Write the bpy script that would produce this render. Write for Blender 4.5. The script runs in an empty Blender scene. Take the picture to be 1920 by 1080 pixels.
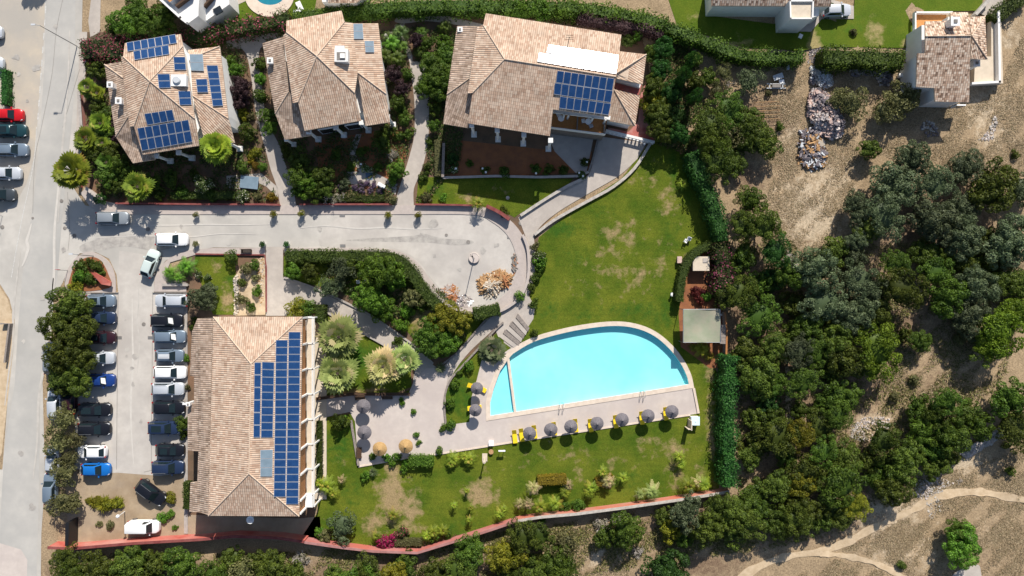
import bpy, bmesh, math, random
import numpy as np
from mathutils import Vector, Matrix
from mathutils.geometry import tessellate_polygon
S = bpy.context.scene
R_ = math.radians
# ---------------------------------------------------------------- camera
HC = 94.8            # drone height in metres, looking straight down
PXM = 13.5           # photograph pixels per metre on the ground
cam = bpy.data.objects.new('camera', bpy.data.cameras.new('camera'))
S.collection.objects.link(cam)
cam.location = (0, 0, HC)
cam.data.lens = 24; cam.data.sensor_width = 36
cam.data.clip_end = 3000
S.camera = cam
# ---------------------------------------------------------------- world, sun, exposure
SUN_EL, SHADOW_DX = 38.0, 13.0        # shadows run towards -Y, 13 degrees to -X
w = bpy.data.worlds.new('World'); S.world = w; w.use_nodes = True
nt = w.node_tree; bg = nt.nodes['Background']
sky = nt.nodes.new('ShaderNodeTexSky'); sky.sky_type = 'NISHITA'; sky.sun_disc = False
sky.sun_elevation = R_(SUN_EL); sky.sun_rotation = R_(SHADOW_DX)
nt.links.new(sky.outputs[0], bg.inputs[0]); bg.inputs[1].default_value = 0.086
sun = bpy.data.objects.new('sun', bpy.data.lights.new('sun', 'SUN')); S.collection.objects.link(sun)
sun.data.energy = 4.8; sun.data.angle = R_(0.6); sun.data.color = (1.0, 0.94, 0.85)
sd = Vector((-math.sin(R_(SHADOW_DX)) * math.cos(R_(SUN_EL)), -math.cos(R_(SHADOW_DX)) * math.cos(R_(SUN_EL)), -math.sin(R_(SUN_EL))))
sun.rotation_euler = sd.to_track_quat('-Z', 'Y').to_euler()
S.view_settings.view_transform = 'Standard'; S.view_settings.look = 'None'
S.view_settings.exposure = 0.42; S.view_settings.gamma = 1.0

# ---------------------------------------------------------------- helpers
def P(px, py, z=0.0):
    k = (1 - z / HC) / PXM
    return Vector(((px - 960) * k, (540 - py) * k, z))
rnd = random.Random(7)

MATS = {}
def nodes(m):
    return m.node_tree.nodes, m.node_tree.links
def mat(name, c1, c2=None, scale=3.0, rough=0.8, bump=0.0, spec=0.3, metal=0.0, c3=None, scale3=0.3, detail=6, coat=0.0, bscale=None, hard=(0.35, 0.65)):
    m = bpy.data.materials.new(name); m.use_nodes = True; MATS[name] = m
    N, L = nodes(m); b = N['Principled BSDF']
    b.inputs['Roughness'].default_value = rough; b.inputs['Specular IOR Level'].default_value = spec
    b.inputs['Metallic'].default_value = metal; b.inputs['Coat Weight'].default_value = coat
    tc = N.new('ShaderNodeTexCoord')
    def noise(sc, det=detail):
        n = N.new('ShaderNodeTexNoise'); n.inputs['Scale'].default_value = sc; n.inputs['Detail'].default_value = det
        n.inputs['Roughness'].default_value = 0.62
        L.new(tc.outputs['Object'], n.inputs['Vector']); return n
    def ramp(src, a, b_):
        r = N.new('ShaderNodeMapRange'); r.inputs[1].default_value = a; r.inputs[2].default_value = b_
        L.new(src, r.inputs[0]); return r.outputs[0]
    def mix(f, a, b_):
        x = N.new('ShaderNodeMix'); x.data_type = 'RGBA'
        if hasattr(f, 'links'): L.new(f, x.inputs[0])
        else: x.inputs[0].default_value = f
        for i, v in ((6, a), (7, b_)):
            if hasattr(v, 'links'): L.new(v, x.inputs[i])
            else: x.inputs[i].default_value = (*v, 1)
        return x.outputs[2]
    col = c1
    if c2 is not None:
        n = noise(scale); col = mix(ramp(n.outputs[0], *hard), c1, c2)
    if c3 is not None:
        n3 = noise(scale3, 4); col = mix(ramp(n3.outputs[0], 0.42, 0.66), col, c3)
    if hasattr(col, 'links'): L.new(col, b.inputs['Base Color'])
    else: b.inputs['Base Color'].default_value = (*col, 1)
    if bump:
        bp = N.new('ShaderNodeBump'); bp.inputs['Strength'].default_value = bump; bp.inputs['Distance'].default_value = 0.1
        nb = noise(bscale or scale * 2); L.new(nb.outputs[0], bp.inputs['Height']); L.new(bp.outputs[0], b.inputs['Normal'])
    m['_'] = 1
    return m

def patchmat(name, base, alt, patch, scale=1.2, pscale=1.2, rough=0.95, bump=0.4, fine=9.0, contrast=0.35, stripes=0.0, third=None):
    """ground cover: two base tones by noise, turning to the patch colours where the sheet's 'patch' attribute is high"""
    m = bpy.data.materials.new(name); m.use_nodes = True; MATS[name] = m
    N, L = nodes(m); b = N['Principled BSDF']; b.inputs['Roughness'].default_value = rough; b.inputs['Specular IOR Level'].default_value = 0.1
    tc = N.new('ShaderNodeTexCoord')
    def noise(sc, det=6, rr=0.65):
        n = N.new('ShaderNodeTexNoise'); n.inputs['Scale'].default_value = sc; n.inputs['Detail'].default_value = det; n.inputs['Roughness'].default_value = rr
        L.new(tc.outputs['Object'], n.inputs['Vector']); return n.outputs[0]
    def mr(src, a, b_, c=0, d=1):
        r = N.new('ShaderNodeMapRange'); r.inputs[1].default_value = a; r.inputs[2].default_value = b_
        r.inputs[3].default_value = c; r.inputs[4].default_value = d; L.new(src, r.inputs[0]); return r.outputs[0]
    def mth(op, a, b_):
        x = N.new('ShaderNodeMath'); x.operation = op
        for i, v in ((0, a), (1, b_)):
            if hasattr(v, 'links'): L.new(v, x.inputs[i])
            else: x.inputs[i].default_value = v
        return x.outputs[0]
    def mix(f, a, b_, mode='MIX'):
        x = N.new('ShaderNodeMix'); x.data_type = 'RGBA'; x.blend_type = mode
        if hasattr(f, 'links'): L.new(f, x.inputs[0])
        else: x.inputs[0].default_value = f
        for i, v in ((6, a), (7, b_)):
            if hasattr(v, 'links'): L.new(v, x.inputs[i])
            else: x.inputs[i].default_value = (*v, 1)
        return x.outputs[2]
    c = mix(mr(noise(scale), 0.36, 0.64), base, alt)
    at = N.new('ShaderNodeAttribute'); at.attribute_name = 'patch'
    pf = mth('ADD', at.outputs['Fac'], mth('MULTIPLY', mth('SUBTRACT', noise(pscale, 8), 0.5), 1.9))
    c = mix(mr(pf, 0.35, 0.75), c, patch)
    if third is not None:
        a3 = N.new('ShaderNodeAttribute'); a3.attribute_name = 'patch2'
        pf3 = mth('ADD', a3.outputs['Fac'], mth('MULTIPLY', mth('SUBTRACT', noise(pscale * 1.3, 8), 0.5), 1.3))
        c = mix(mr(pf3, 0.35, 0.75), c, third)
    f = noise(fine, 5, 0.75)
    g = mr(f, 0.3, 0.7, 1 - contrast, 1 + contrast)
    if stripes:
        wv = N.new('ShaderNodeTexWave'); wv.inputs['Scale'].default_value = 0.42; wv.bands_direction = 'Y'; wv.inputs['Distortion'].default_value = 1.5
        L.new(tc.outputs['Object'], wv.inputs['Vector'])
        g = mth('MULTIPLY', g, mr(wv.outputs['Fac'], 0, 1, 1 - stripes, 1 + stripes))
    cc = N.new('ShaderNodeCombineColor')
    for i in range(3): L.new(g, cc.inputs[i])
    c = mix(1.0, c, cc.outputs[0], 'MULTIPLY')
    L.new(c, b.inputs['Base Color'])
    bp = N.new('ShaderNodeBump'); bp.inputs['Strength'].default_value = bump; bp.inputs['Distance'].default_value = 0.12
    L.new(f, bp.inputs['Height']); L.new(bp.outputs[0], b.inputs['Normal'])
    return m

def leafmat(name, c1, c2, c3=None, frac=0.0, trans=0.34):
    """leaf colour varies leaf by leaf (face attribute 'tint'), plant by plant, and some leaves or petals take c3"""
    m = bpy.data.materials.new(name); m.use_nodes = True; MATS[name] = m
    N, L = nodes(m); b = N['Principled BSDF']; out = N['Material Output']
    b.inputs['Roughness'].default_value = 0.55; b.inputs['Specular IOR Level'].default_value = 0.25
    at = N.new('ShaderNodeAttribute'); at.attribute_name = 'tint'
    oi = N.new('ShaderNodeObjectInfo')
    def mix(f, a, b_):
        x = N.new('ShaderNodeMix'); x.data_type = 'RGBA'
        L.new(f, x.inputs[0])
        for i, v in ((6, a), (7, b_)):
            if hasattr(v, 'links'): L.new(v, x.inputs[i])
            else: x.inputs[i].default_value = (*v, 1)
        return x.outputs[2]
    c = mix(at.outputs['Fac'], c1, c2)
    if c3 is not None:
        a2 = N.new('ShaderNodeAttribute'); a2.attribute_name = 'odd'
        gt = N.new('ShaderNodeMath'); gt.operation = 'LESS_THAN'; gt.inputs[1].default_value = frac
        L.new(a2.outputs['Fac'], gt.inputs[0]); c = mix(gt.outputs[0], c, c3)
    hs = N.new('ShaderNodeHueSaturation'); L.new(c, hs.inputs['Color'])
    for k, a, d in ((0, 0.485, 0.515), (2, 0.70, 1.35)):
        r = N.new('ShaderNodeMapRange'); r.inputs[3].default_value = a; r.inputs[4].default_value = d
        L.new(oi.outputs['Random'], r.inputs[0]); L.new(r.outputs[0], hs.inputs[k])
    L.new(hs.outputs[0], b.inputs['Base Color'])
    t = N.new('ShaderNodeBsdfTranslucent'); L.new(hs.outputs[0], t.inputs[0])
    ms = N.new('ShaderNodeMixShader'); ms.inputs[0].default_value = trans
    L.new(b.outputs[0], ms.inputs[1]); L.new(t.outputs[0], ms.inputs[2]); L.new(ms.outputs[0], out.inputs[0])
    return m

def tilemat(name, cols, col_w=0.24, row=0.42, dirt=0.35):
    """clay tile roof: channels down the slope, each tile its own tone (UV in metres: u along the eave, v up the slope)"""
    m = bpy.data.materials.new(name); m.use_nodes = True; MATS[name] = m
    N, L = nodes(m); b = N['Principled BSDF']; b.inputs['Roughness'].default_value = 0.85; b.inputs['Specular IOR Level'].default_value = 0.15
    uv = N.new('ShaderNodeUVMap'); uv.uv_map = 'UVMap'
    sp = N.new('ShaderNodeSeparateXYZ'); L.new(uv.outputs[0], sp.inputs[0])
    def mth(op, a, b_=None):
        x = N.new('ShaderNodeMath'); x.operation = op
        for i, v in ((0, a), (1, b_)):
            if v is None: continue
            if hasattr(v, 'links'): L.new(v, x.inputs[i])
            else: x.inputs[i].default_value = v
        return x.outputs[0]
    u = mth('DIVIDE', sp.outputs[0], col_w); v = mth('DIVIDE', sp.outputs[1], row)
    fu = mth('FLOOR', u); fv = mth('FLOOR', v)
    cb = N.new('ShaderNodeCombineXYZ'); L.new(fu, cb.inputs[0]); L.new(fv, cb.inputs[1])
    wn = N.new('ShaderNodeTexWhiteNoise'); wn.noise_dimensions = '3D'; L.new(cb.outputs[0], wn.inputs['Vector'])
    cr = N.new('ShaderNodeValToRGB'); cr.color_ramp.interpolation = 'LINEAR'
    e = cr.color_ramp.elements
    e[0].position = 0; e[0].color = (*cols[0], 1); e[1].position = 1; e[1].color = (*cols[-1], 1)
    for i, c in enumerate(cols[1:-1]):
        k = e.new((i + 1) / (len(cols) - 1)); k.color = (*c, 1)
    L.new(wn.outputs['Value'], cr.inputs[0])
    # channel profile
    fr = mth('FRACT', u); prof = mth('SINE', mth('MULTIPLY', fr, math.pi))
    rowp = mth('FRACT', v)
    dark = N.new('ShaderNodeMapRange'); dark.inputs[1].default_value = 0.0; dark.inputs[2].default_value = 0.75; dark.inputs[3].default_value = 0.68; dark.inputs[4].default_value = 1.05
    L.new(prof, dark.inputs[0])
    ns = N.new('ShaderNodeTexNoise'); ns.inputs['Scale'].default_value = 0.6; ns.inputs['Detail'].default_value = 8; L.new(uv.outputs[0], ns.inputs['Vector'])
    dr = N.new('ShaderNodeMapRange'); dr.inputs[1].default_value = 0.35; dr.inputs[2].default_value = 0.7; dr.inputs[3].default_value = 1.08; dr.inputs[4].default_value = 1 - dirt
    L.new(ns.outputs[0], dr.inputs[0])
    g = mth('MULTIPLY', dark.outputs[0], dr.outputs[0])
    cc = N.new('ShaderNodeCombineColor')
    for i in range(3): L.new(g, cc.inputs[i])
    x = N.new('ShaderNodeMix'); x.data_type = 'RGBA'; x.blend_type = 'MULTIPLY'; x.inputs[0].default_value = 1
    L.new(cr.outputs[0], x.inputs[6]); L.new(cc.outputs[0], x.inputs[7]); L.new(x.outputs[2], b.inputs['Base Color'])
    hgt = mth('ADD', mth('MULTIPLY', prof, 0.06), mth('MULTIPLY', rowp, -0.03))
    bp = N.new('ShaderNodeBump'); bp.inputs['Strength'].default_value = 0.7; bp.inputs['Distance'].default_value = 1.0
    L.new(hgt, bp.inputs['Height']); L.new(bp.outputs[0], b.inputs['Normal'])
    return m

def tag(o, label=None, cat=None, group=None, kind=None):
    if label: o['label'] = label
    if cat: o['category'] = cat
    if group: o['group'] = group
    if kind: o['kind'] = kind
    return o
def link(o, parent=None):
    S.collection.objects.link(o)
    if parent is not None: o.parent = parent
    return o
def empty(name, loc, label=None, cat=None, group=None, rz=0.0):
    o = bpy.data.objects.new(name, None); o.location = loc; o.rotation_euler = (0, 0, rz); o.empty_display_size = 0.5
    link(o); tag(o, label, cat, group); return o
def deep_copy(o, parent=None):
    c = o.copy(); link(c, parent)
    for ch in o.children: deep_copy(ch, c)
    return c

class MB:
    """collects faces, then links them as one mesh; coordinates are world, made relative to the parent's origin"""
    def __init__(s): s.v = []; s.f = []; s.m = []; s.uv = []
    def face(s, pts, mi=0, uv=None):
        n = len(s.v); s.v += [tuple(p) for p in pts]; s.f.append(list(range(n, n + len(pts)))); s.m.append(mi); s.uv.append(uv)
    def prism(s, poly, z0, z1, mi=0, mtop=None, bottom=True):
        """poly: xy pairs; z1 may be a list"""
        pts = [Vector((p[0], p[1])) for p in poly]
        a = sum(pts[i].x * pts[(i + 1) % len(pts)].y - pts[(i + 1) % len(pts)].x * pts[i].y for i in range(len(pts)))
        if a < 0: pts.reverse()
        n = len(pts)
        s.face([(p.x, p.y, z1) for p in pts], mi if mtop is None else mtop)
        if bottom: s.face([(p.x, p.y, z0) for p in reversed(pts)], mi)
        for i in range(n):
            p, q = pts[i], pts[(i + 1) % n]
            s.face([(p.x, p.y, z0), (q.x, q.y, z0), (q.x, q.y, z1), (p.x, p.y, z1)], mi)
    def box(s, c, d, rz=0.0, mi=0, taper=1.0):
        x, y, z = c; a, b, h = d[0] / 2, d[1] / 2, d[2] / 2; cs, sn = math.cos(rz), math.sin(rz)
        def q(u, v, w_):
            k = taper if w_ > 0 else 1.0
            u *= k; v *= k
            return (x + u * cs - v * sn, y + u * sn + v * cs, z + w_)
        V = [q(*t) for t in ((-a, -b, -h), (a, -b, -h), (a, b, -h), (-a, b, -h), (-a, -b, h), (a, -b, h), (a, b, h), (-a, b, h))]
        for f in ((3, 2, 1, 0), (4, 5, 6, 7), (0, 1, 5, 4), (1, 2, 6, 5), (2, 3, 7, 6), (3, 0, 4, 7)): s.face([V[i] for i in f], mi)
    def tube(s, p0, p1, r0, r1=None, n=8, mi=0, caps=True):
        r1 = r0 if r1 is None else r1
        p0, p1 = Vector(p0), Vector(p1); d = (p1 - p0).normalized()
        u = d.orthogonal().normalized(); v = d.cross(u)
        A = [p0 + (u * math.cos(2 * math.pi * i / n) + v * math.sin(2 * math.pi * i / n)) * r0 for i in range(n)]
        B = [p1 + (u * math.cos(2 * math.pi * i / n) + v * math.sin(2 * math.pi * i / n)) * r1 for i in range(n)]
        for i in range(n): s.face([A[i], A[(i + 1) % n], B[(i + 1) % n], B[i]], mi)
        if caps: s.face(list(reversed(A)), mi); s.face(B, mi)
    def lathe(s, c, prof, n=20, mi=0):
        """prof: (radius, z) pairs from the bottom up"""
        rings = [[(c[0] + r * math.cos(2 * math.pi * i / n), c[1] + r * math.sin(2 * math.pi * i / n), c[2] + z) for i in range(n)] for r, z in prof]
        for a, b in zip(rings, rings[1:]):
            for i in range(n): s.face([a[i], a[(i + 1) % n], b[(i + 1) % n], b[i]], mi)
        s.face(list(reversed(rings[0])), mi); s.face(rings[-1], mi)
    def mesh(s, name, mats, org=(0, 0, 0), smooth=False, merge=True):
        me = bpy.data.meshes.new(name)
        o = Vector(org)
        me.from_pydata([(v[0] - o.x, v[1] - o.y, v[2] - o.z) for v in s.v], [], s.f)
        for m in mats: me.materials.append(m)
        me.polygons.foreach_set('material_index', s.m)
        if any(u is not None for u in s.uv):
            ul = me.uv_layers.new(name='UVMap'); k = 0
            for f, u in zip(s.f, s.uv):
                for j in range(len(f)):
                    if u is not None: ul.data[k].uv = u[j]
                    k += 1
        if merge:
            bm = bmesh.new(); bm.from_mesh(me); bmesh.ops.remove_doubles(bm, verts=bm.verts, dist=0.0008)
            bm.to_mesh(me); bm.free()
        if smooth:
            for p in me.polygons: p.use_smooth = True
            try: me.set_sharp_from_angle(angle=R_(38))
            except Exception: pass
        me.update(); return me
    def build(s, name, mats, parent=None, smooth=False, merge=True):
        mats = mats if isinstance(mats, (list, tuple)) else [mats]
        org = parent.location if parent is not None else (0, 0, 0)
        return link(bpy.data.objects.new(name, s.mesh(name, mats, org, smooth, merge)), parent)

def catmull(pts, n=6, closed=False):
    """smooth a polyline of px points"""
    out = []; N = len(pts)
    rng = range(N if closed else N - 1)
    for i in rng:
        g = (lambda k: pts[k % N]) if closed else (lambda k: pts[max(0, min(N - 1, k))])
        p0, p1, p2, p3 = g(i - 1), g(i), g(i + 1), g(i + 2)
        for j in range(n):
            t = j / n
            out.append(tuple(0.5 * ((2 * p1[a]) + (-p0[a] + p2[a]) * t + (2 * p0[a] - 5 * p1[a] + 4 * p2[a] - p3[a]) * t * t + (-p0[a] + 3 * p1[a] - 3 * p2[a] + p3[a]) * t ** 3) for a in (0, 1)))
    if not closed: out.append(tuple(pts[-1]))
    return out
def band(pts, wid):
    """outline of a strip of width wid (px) round a polyline (px)"""
    L_, R2 = [], []
    for i, p in enumerate(pts):
        a = pts[max(0, i - 1)]; b = pts[min(len(pts) - 1, i + 1)]
        dx, dy = b[0] - a[0], b[1] - a[1]; l = math.hypot(dx, dy) or 1
        w_ = wid(i / (len(pts) - 1)) if callable(wid) else wid
        L_.append((p[0] - dy / l * w_ / 2, p[1] + dx / l * w_ / 2)); R2.append((p[0] + dy / l * w_ / 2, p[1] - dx / l * w_ / 2))
    return L_ + R2[::-1]

def blob(blobs, x, y, seed=0):
    """0..1 weight of soft-edged elliptical patches given in px"""
    px, py = x * PXM + 960, 540 - y * PXM; s = 0
    for bx, by, rx, ry, st in blobs:
        d = ((px - bx) / rx) ** 2 + ((py - by) / ry) ** 2
        if d < 4: s = max(s, st * math.exp(-d * 1.1))
    return s
def sheet(name, polys, z, m, step=None, blobs=None, blobs2=None, thick=0.0, kind='structure', label=None, cat=None, relief=None, holes=None, lim=None):
    """flat ground sheet from px polygons, optionally cut into a grid that carries 'patch' weights"""
    bm = bmesh.new()
    for poly in polys:
        loops = [[P(p[0], p[1]) for p in poly]]
        if holes: loops += [[P(p[0], p[1]) for p in h] for h in holes]
        flat = [v for l in loops for v in l]; bv = [bm.verts.new(v) for v in flat]
        for t in tessellate_polygon(loops):
            try: f = bm.faces.new([bv[i] for i in t])
            except ValueError: continue
            f.normal_update()
            if f.normal.z < 0: f.normal_flip()
    if thick:
        r = bmesh.ops.extrude_face_region(bm, geom=list(bm.faces))
        ex = [g for g in r['geom'] if isinstance(g, bmesh.types.BMVert)]
        bmesh.ops.translate(bm, verts=ex, vec=(0, 0, thick))
    if step:
        xs = [v.co.x for v in bm.verts]; ys = [v.co.y for v in bm.verts]
        for ax, lo, hi in ((0, min(xs), max(xs)), (1, min(ys), max(ys))):
            if lim: lo, hi = max(lo, lim[ax][0]), min(hi, lim[ax][1])
            k = lo + step
            while k < hi:
                co = [0, 0, 0]; no = [0, 0, 0]; co[ax] = k; no[ax] = 1
                bmesh.ops.bisect_plane(bm, geom=bm.verts[:] + bm.edges[:] + bm.faces[:], plane_co=co, plane_no=no, dist=1e-5)
                k += step
    for v in bm.verts: v.co.z += z
    if relief:
        for v in bm.verts: v.co.z += relief(v.co.x, v.co.y)
    me = bpy.data.meshes.new(name); bm.to_mesh(me); bm.free()
    for nm, bl in (('patch', blobs), ('patch2', blobs2)):
        if bl:
            a = me.attributes.new(nm, 'FLOAT', 'POINT')
            a.data.foreach_set('value', [blob(bl, v.co.x, v.co.y) for v in me.vertices])
    me.materials.append(m)
    if relief:
        for p in me.polygons: p.use_smooth = True
    o = link(bpy.data.objects.new(name, me)); tag(o, label, cat, None, kind); return o
# ---------------------------------------------------------------- materials
asphalt = mat('asphalt', (0.47, 0.435, 0.395), (0.53, 0.495, 0.45), 0.9, 0.9, 0.15, c3=(0.40, 0.37, 0.34), scale3=0.16, bscale=14, detail=10)
road_old = mat('road asphalt', (0.45, 0.425, 0.385), (0.52, 0.49, 0.445), 0.6, 0.9, 0.15, c3=(0.38, 0.36, 0.33), scale3=0.11, bscale=14, detail=10)
road_blue = mat('worn road lane', (0.40, 0.385, 0.36), (0.46, 0.44, 0.405), 0.5, 0.85, 0.1, c3=(0.36, 0.35, 0.33), scale3=0.1, bscale=14, detail=10)
stain_m = mat('oil stained asphalt', (0.30, 0.28, 0.26), (0.45, 0.42, 0.38), 1.2, 0.85, 0.1, bscale=14)
beige = mat('dusty beige paving', (0.50, 0.43, 0.34), (0.42, 0.375, 0.32), 0.5, 0.95, 0.2, c3=(0.38, 0.35, 0.31), scale3=0.12, bscale=10)
pave = mat('concrete paving', (0.48, 0.43, 0.38), (0.41, 0.365, 0.325), 1.3, 0.9, 0.2, c3=(0.37, 0.33, 0.295), scale3=0.25, bscale=12)
pave_pale = mat('pale deck paving', (0.55, 0.485, 0.44), (0.49, 0.43, 0.39), 1.0, 0.85, 0.1, c3=(0.46, 0.40, 0.37), scale3=0.22, bscale=10)
sidewalk_m = mat('sidewalk slabs', (0.46, 0.40, 0.365), (0.40, 0.35, 0.32), 1.6, 0.9, 0.1, bscale=9)
kerb_m = mat('kerb stone', (0.42, 0.38, 0.345), (0.33, 0.30, 0.275), 2.0, 0.9, 0.2)
coping_m = mat('pool coping stone', (0.68, 0.58, 0.48), (0.58, 0.48, 0.39), 1.5, 0.8, 0.1)
white = mat('white render', (0.78, 0.77, 0.75), (0.70, 0.69, 0.67), 0.8, 0.85, 0.1)
whitem = mat('white paint', (0.8, 0.8, 0.8), rough=0.45)
linepaint = mat('worn line paint', (0.62, 0.61, 0.58), (0.42, 0.41, 0.39), 6, 0.8)
seam = mat('dark joint', (0.17, 0.155, 0.14), (0.25, 0.23, 0.21), 3, 0.9)
cream = mat('cream flat roof', (0.62, 0.53, 0.42), (0.54, 0.46, 0.36), 1.5, 0.9, 0.1)
redwall = mat('red painted wall', (0.40, 0.075, 0.055), (0.47, 0.13, 0.10), 0.6, 0.85, 0.1, c3=(0.48, 0.24, 0.20), scale3=0.18)
redtop = mat('dark red wall cap', (0.17, 0.035, 0.035), (0.24, 0.08, 0.07), 1.2, 0.85)
terra = mat('terracotta paving', (0.58, 0.27, 0.09), (0.48, 0.21, 0.07), 2.5, 0.85, 0.1)
redpave = mat('red painted terrace', (0.42, 0.12, 0.10), (0.33, 0.09, 0.08), 1.0, 0.8, 0.05, c3=(0.48, 0.28, 0.25), scale3=0.3)
woodm = mat('brown wood', (0.42, 0.19, 0.07), (0.33, 0.14, 0.05), 4, 0.6, 0.1)
darkwood = mat('dark wood', (0.09, 0.05, 0.03), (0.06, 0.035, 0.02), 4, 0.7)
greywood = mat('grey weathered wood', (0.30, 0.26, 0.23), (0.18, 0.155, 0.14), 5, 0.9, 0.3)
glass_d = mat('dark window glass', (0.02, 0.025, 0.03), rough=0.08, spec=0.6)
bark = mat('bark', (0.12, 0.09, 0.065), (0.07, 0.05, 0.038), 6, 0.95, 0.5)
deadbark = mat('dead grey twigs', (0.58, 0.53, 0.48), (0.40, 0.36, 0.33), 6, 0.95, 0.3)
metal_g = mat('grey metal', (0.35, 0.36, 0.37), rough=0.35, metal=0.7)
steel = mat('polished steel', (0.6, 0.6, 0.62), rough=0.2, metal=1.0)
rubber = mat('black rubber', (0.02, 0.02, 0.02), rough=0.9)
blackm = mat('black plastic', (0.015, 0.015, 0.017), rough=0.4)
panel_c = mat('solar cell', (0.012, 0.045, 0.135), (0.018, 0.060, 0.17), 2.0, 0.155, spec=0.5, coat=0.0)
panel_f = mat('panel frame', (0.42, 0.45, 0.50), rough=0.5)
collector_m = mat('solar water collector glass', (0.16, 0.22, 0.27), (0.20, 0.27, 0.33), 1.5, 0.25, spec=0.6)
yellow = mat('yellow lounger fabric', (0.85, 0.62, 0.02), (0.78, 0.55, 0.02), 4, 0.7)
thatch_g = mat('grey synthetic thatch', (0.20, 0.185, 0.20), (0.12, 0.11, 0.12), 9, 0.95, 0.8, bscale=20)
thatch_t = mat('tan straw thatch', (0.50, 0.33, 0.15), (0.36, 0.22, 0.09), 9, 0.95, 0.8, bscale=20)
poolfloor = mat('turquoise pool tile', (0.40, 0.79, 0.80), (0.35, 0.76, 0.79), 0.25, 0.6, c3=(0.50, 0.83, 0.82), scale3=0.08)
poolfloor2 = mat('pale pool tile', (0.40, 0.86, 0.92), (0.36, 0.82, 0.90), 0.5, 0.6)
stone_m = mat('pale limestone', (0.50, 0.46, 0.41), (0.34, 0.31, 0.28), 2.0, 0.95, 0.4)
rub_a = mat('broken concrete', (0.60, 0.54, 0.50), (0.44, 0.38, 0.36), 3, 0.95, 0.4)
rub_b = mat('grey rubble', (0.25, 0.22, 0.23), (0.15, 0.13, 0.14), 3, 0.95, 0.4)
rub_c = mat('pink rubble', (0.58, 0.43, 0.37), (0.46, 0.33, 0.29), 3, 0.95, 0.4)
straw = mat('dried palm straw', (0.48, 0.31, 0.16), (0.36, 0.20, 0.09), 5, 0.95, 0.3)
straw_r = mat('rusty dried fronds', (0.45, 0.20, 0.09), (0.33, 0.13, 0.05), 5, 0.95, 0.3)
net_m = mat('faded green shade net', (0.24, 0.27, 0.18), (0.29, 0.30, 0.22), 0.8, 0.9, 0.2, c3=(0.34, 0.30, 0.23), scale3=0.3)
lightgrey = mat('light grey plastic', (0.5, 0.52, 0.54), rough=0.5)
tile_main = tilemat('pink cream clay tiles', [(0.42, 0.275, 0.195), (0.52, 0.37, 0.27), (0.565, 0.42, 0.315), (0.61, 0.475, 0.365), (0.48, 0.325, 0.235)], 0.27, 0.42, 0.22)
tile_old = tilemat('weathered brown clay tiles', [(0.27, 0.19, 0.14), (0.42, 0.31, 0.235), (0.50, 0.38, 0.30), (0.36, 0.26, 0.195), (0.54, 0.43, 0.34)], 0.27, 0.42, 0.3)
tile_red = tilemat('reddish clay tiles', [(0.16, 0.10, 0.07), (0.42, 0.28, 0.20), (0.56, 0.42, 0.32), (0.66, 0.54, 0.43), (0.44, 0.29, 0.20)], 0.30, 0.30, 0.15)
ridge_m = mat('ridge tile', (0.62, 0.49, 0.38), (0.52, 0.39, 0.29), 3, 0.9)

# water: thin tinted skin over a real basin
water_m = bpy.data.materials.new('pool water'); water_m.use_nodes = True
N, L = nodes(water_m); N.remove(N['Principled BSDF'])
tr = N.new('ShaderNodeBsdfTransparent'); tr.inputs[0].default_value = (0.80, 0.98, 0.99, 1)
gl = N.new('ShaderNodeBsdfGlossy'); gl.inputs['Roughness'].default_value = 0.03
fr = N.new('ShaderNodeFresnel'); fr.inputs[0].default_value = 1.33
wt = N.new('ShaderNodeTexNoise'); wt.inputs['Scale'].default_value = 1.6; wt.inputs['Detail'].default_value = 3
tcw = N.new('ShaderNodeTexCoord'); L.new(tcw.outputs['Object'], wt.inputs['Vector'])
bpw = N.new('ShaderNodeBump'); bpw.inputs['Strength'].default_value = 0.05; L.new(wt.outputs[0], bpw.inputs['Height'])
L.new(bpw.outputs[0], gl.inputs['Normal']); L.new(bpw.outputs[0], fr.inputs['Normal'])
msw = N.new('ShaderNodeMixShader'); L.new(fr.outputs[0], msw.inputs[0]); L.new(tr.outputs[0], msw.inputs[1]); L.new(gl.outputs[0], msw.inputs[2])
L.new(msw.outputs[0], N['Material Output'].inputs[0])

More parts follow.
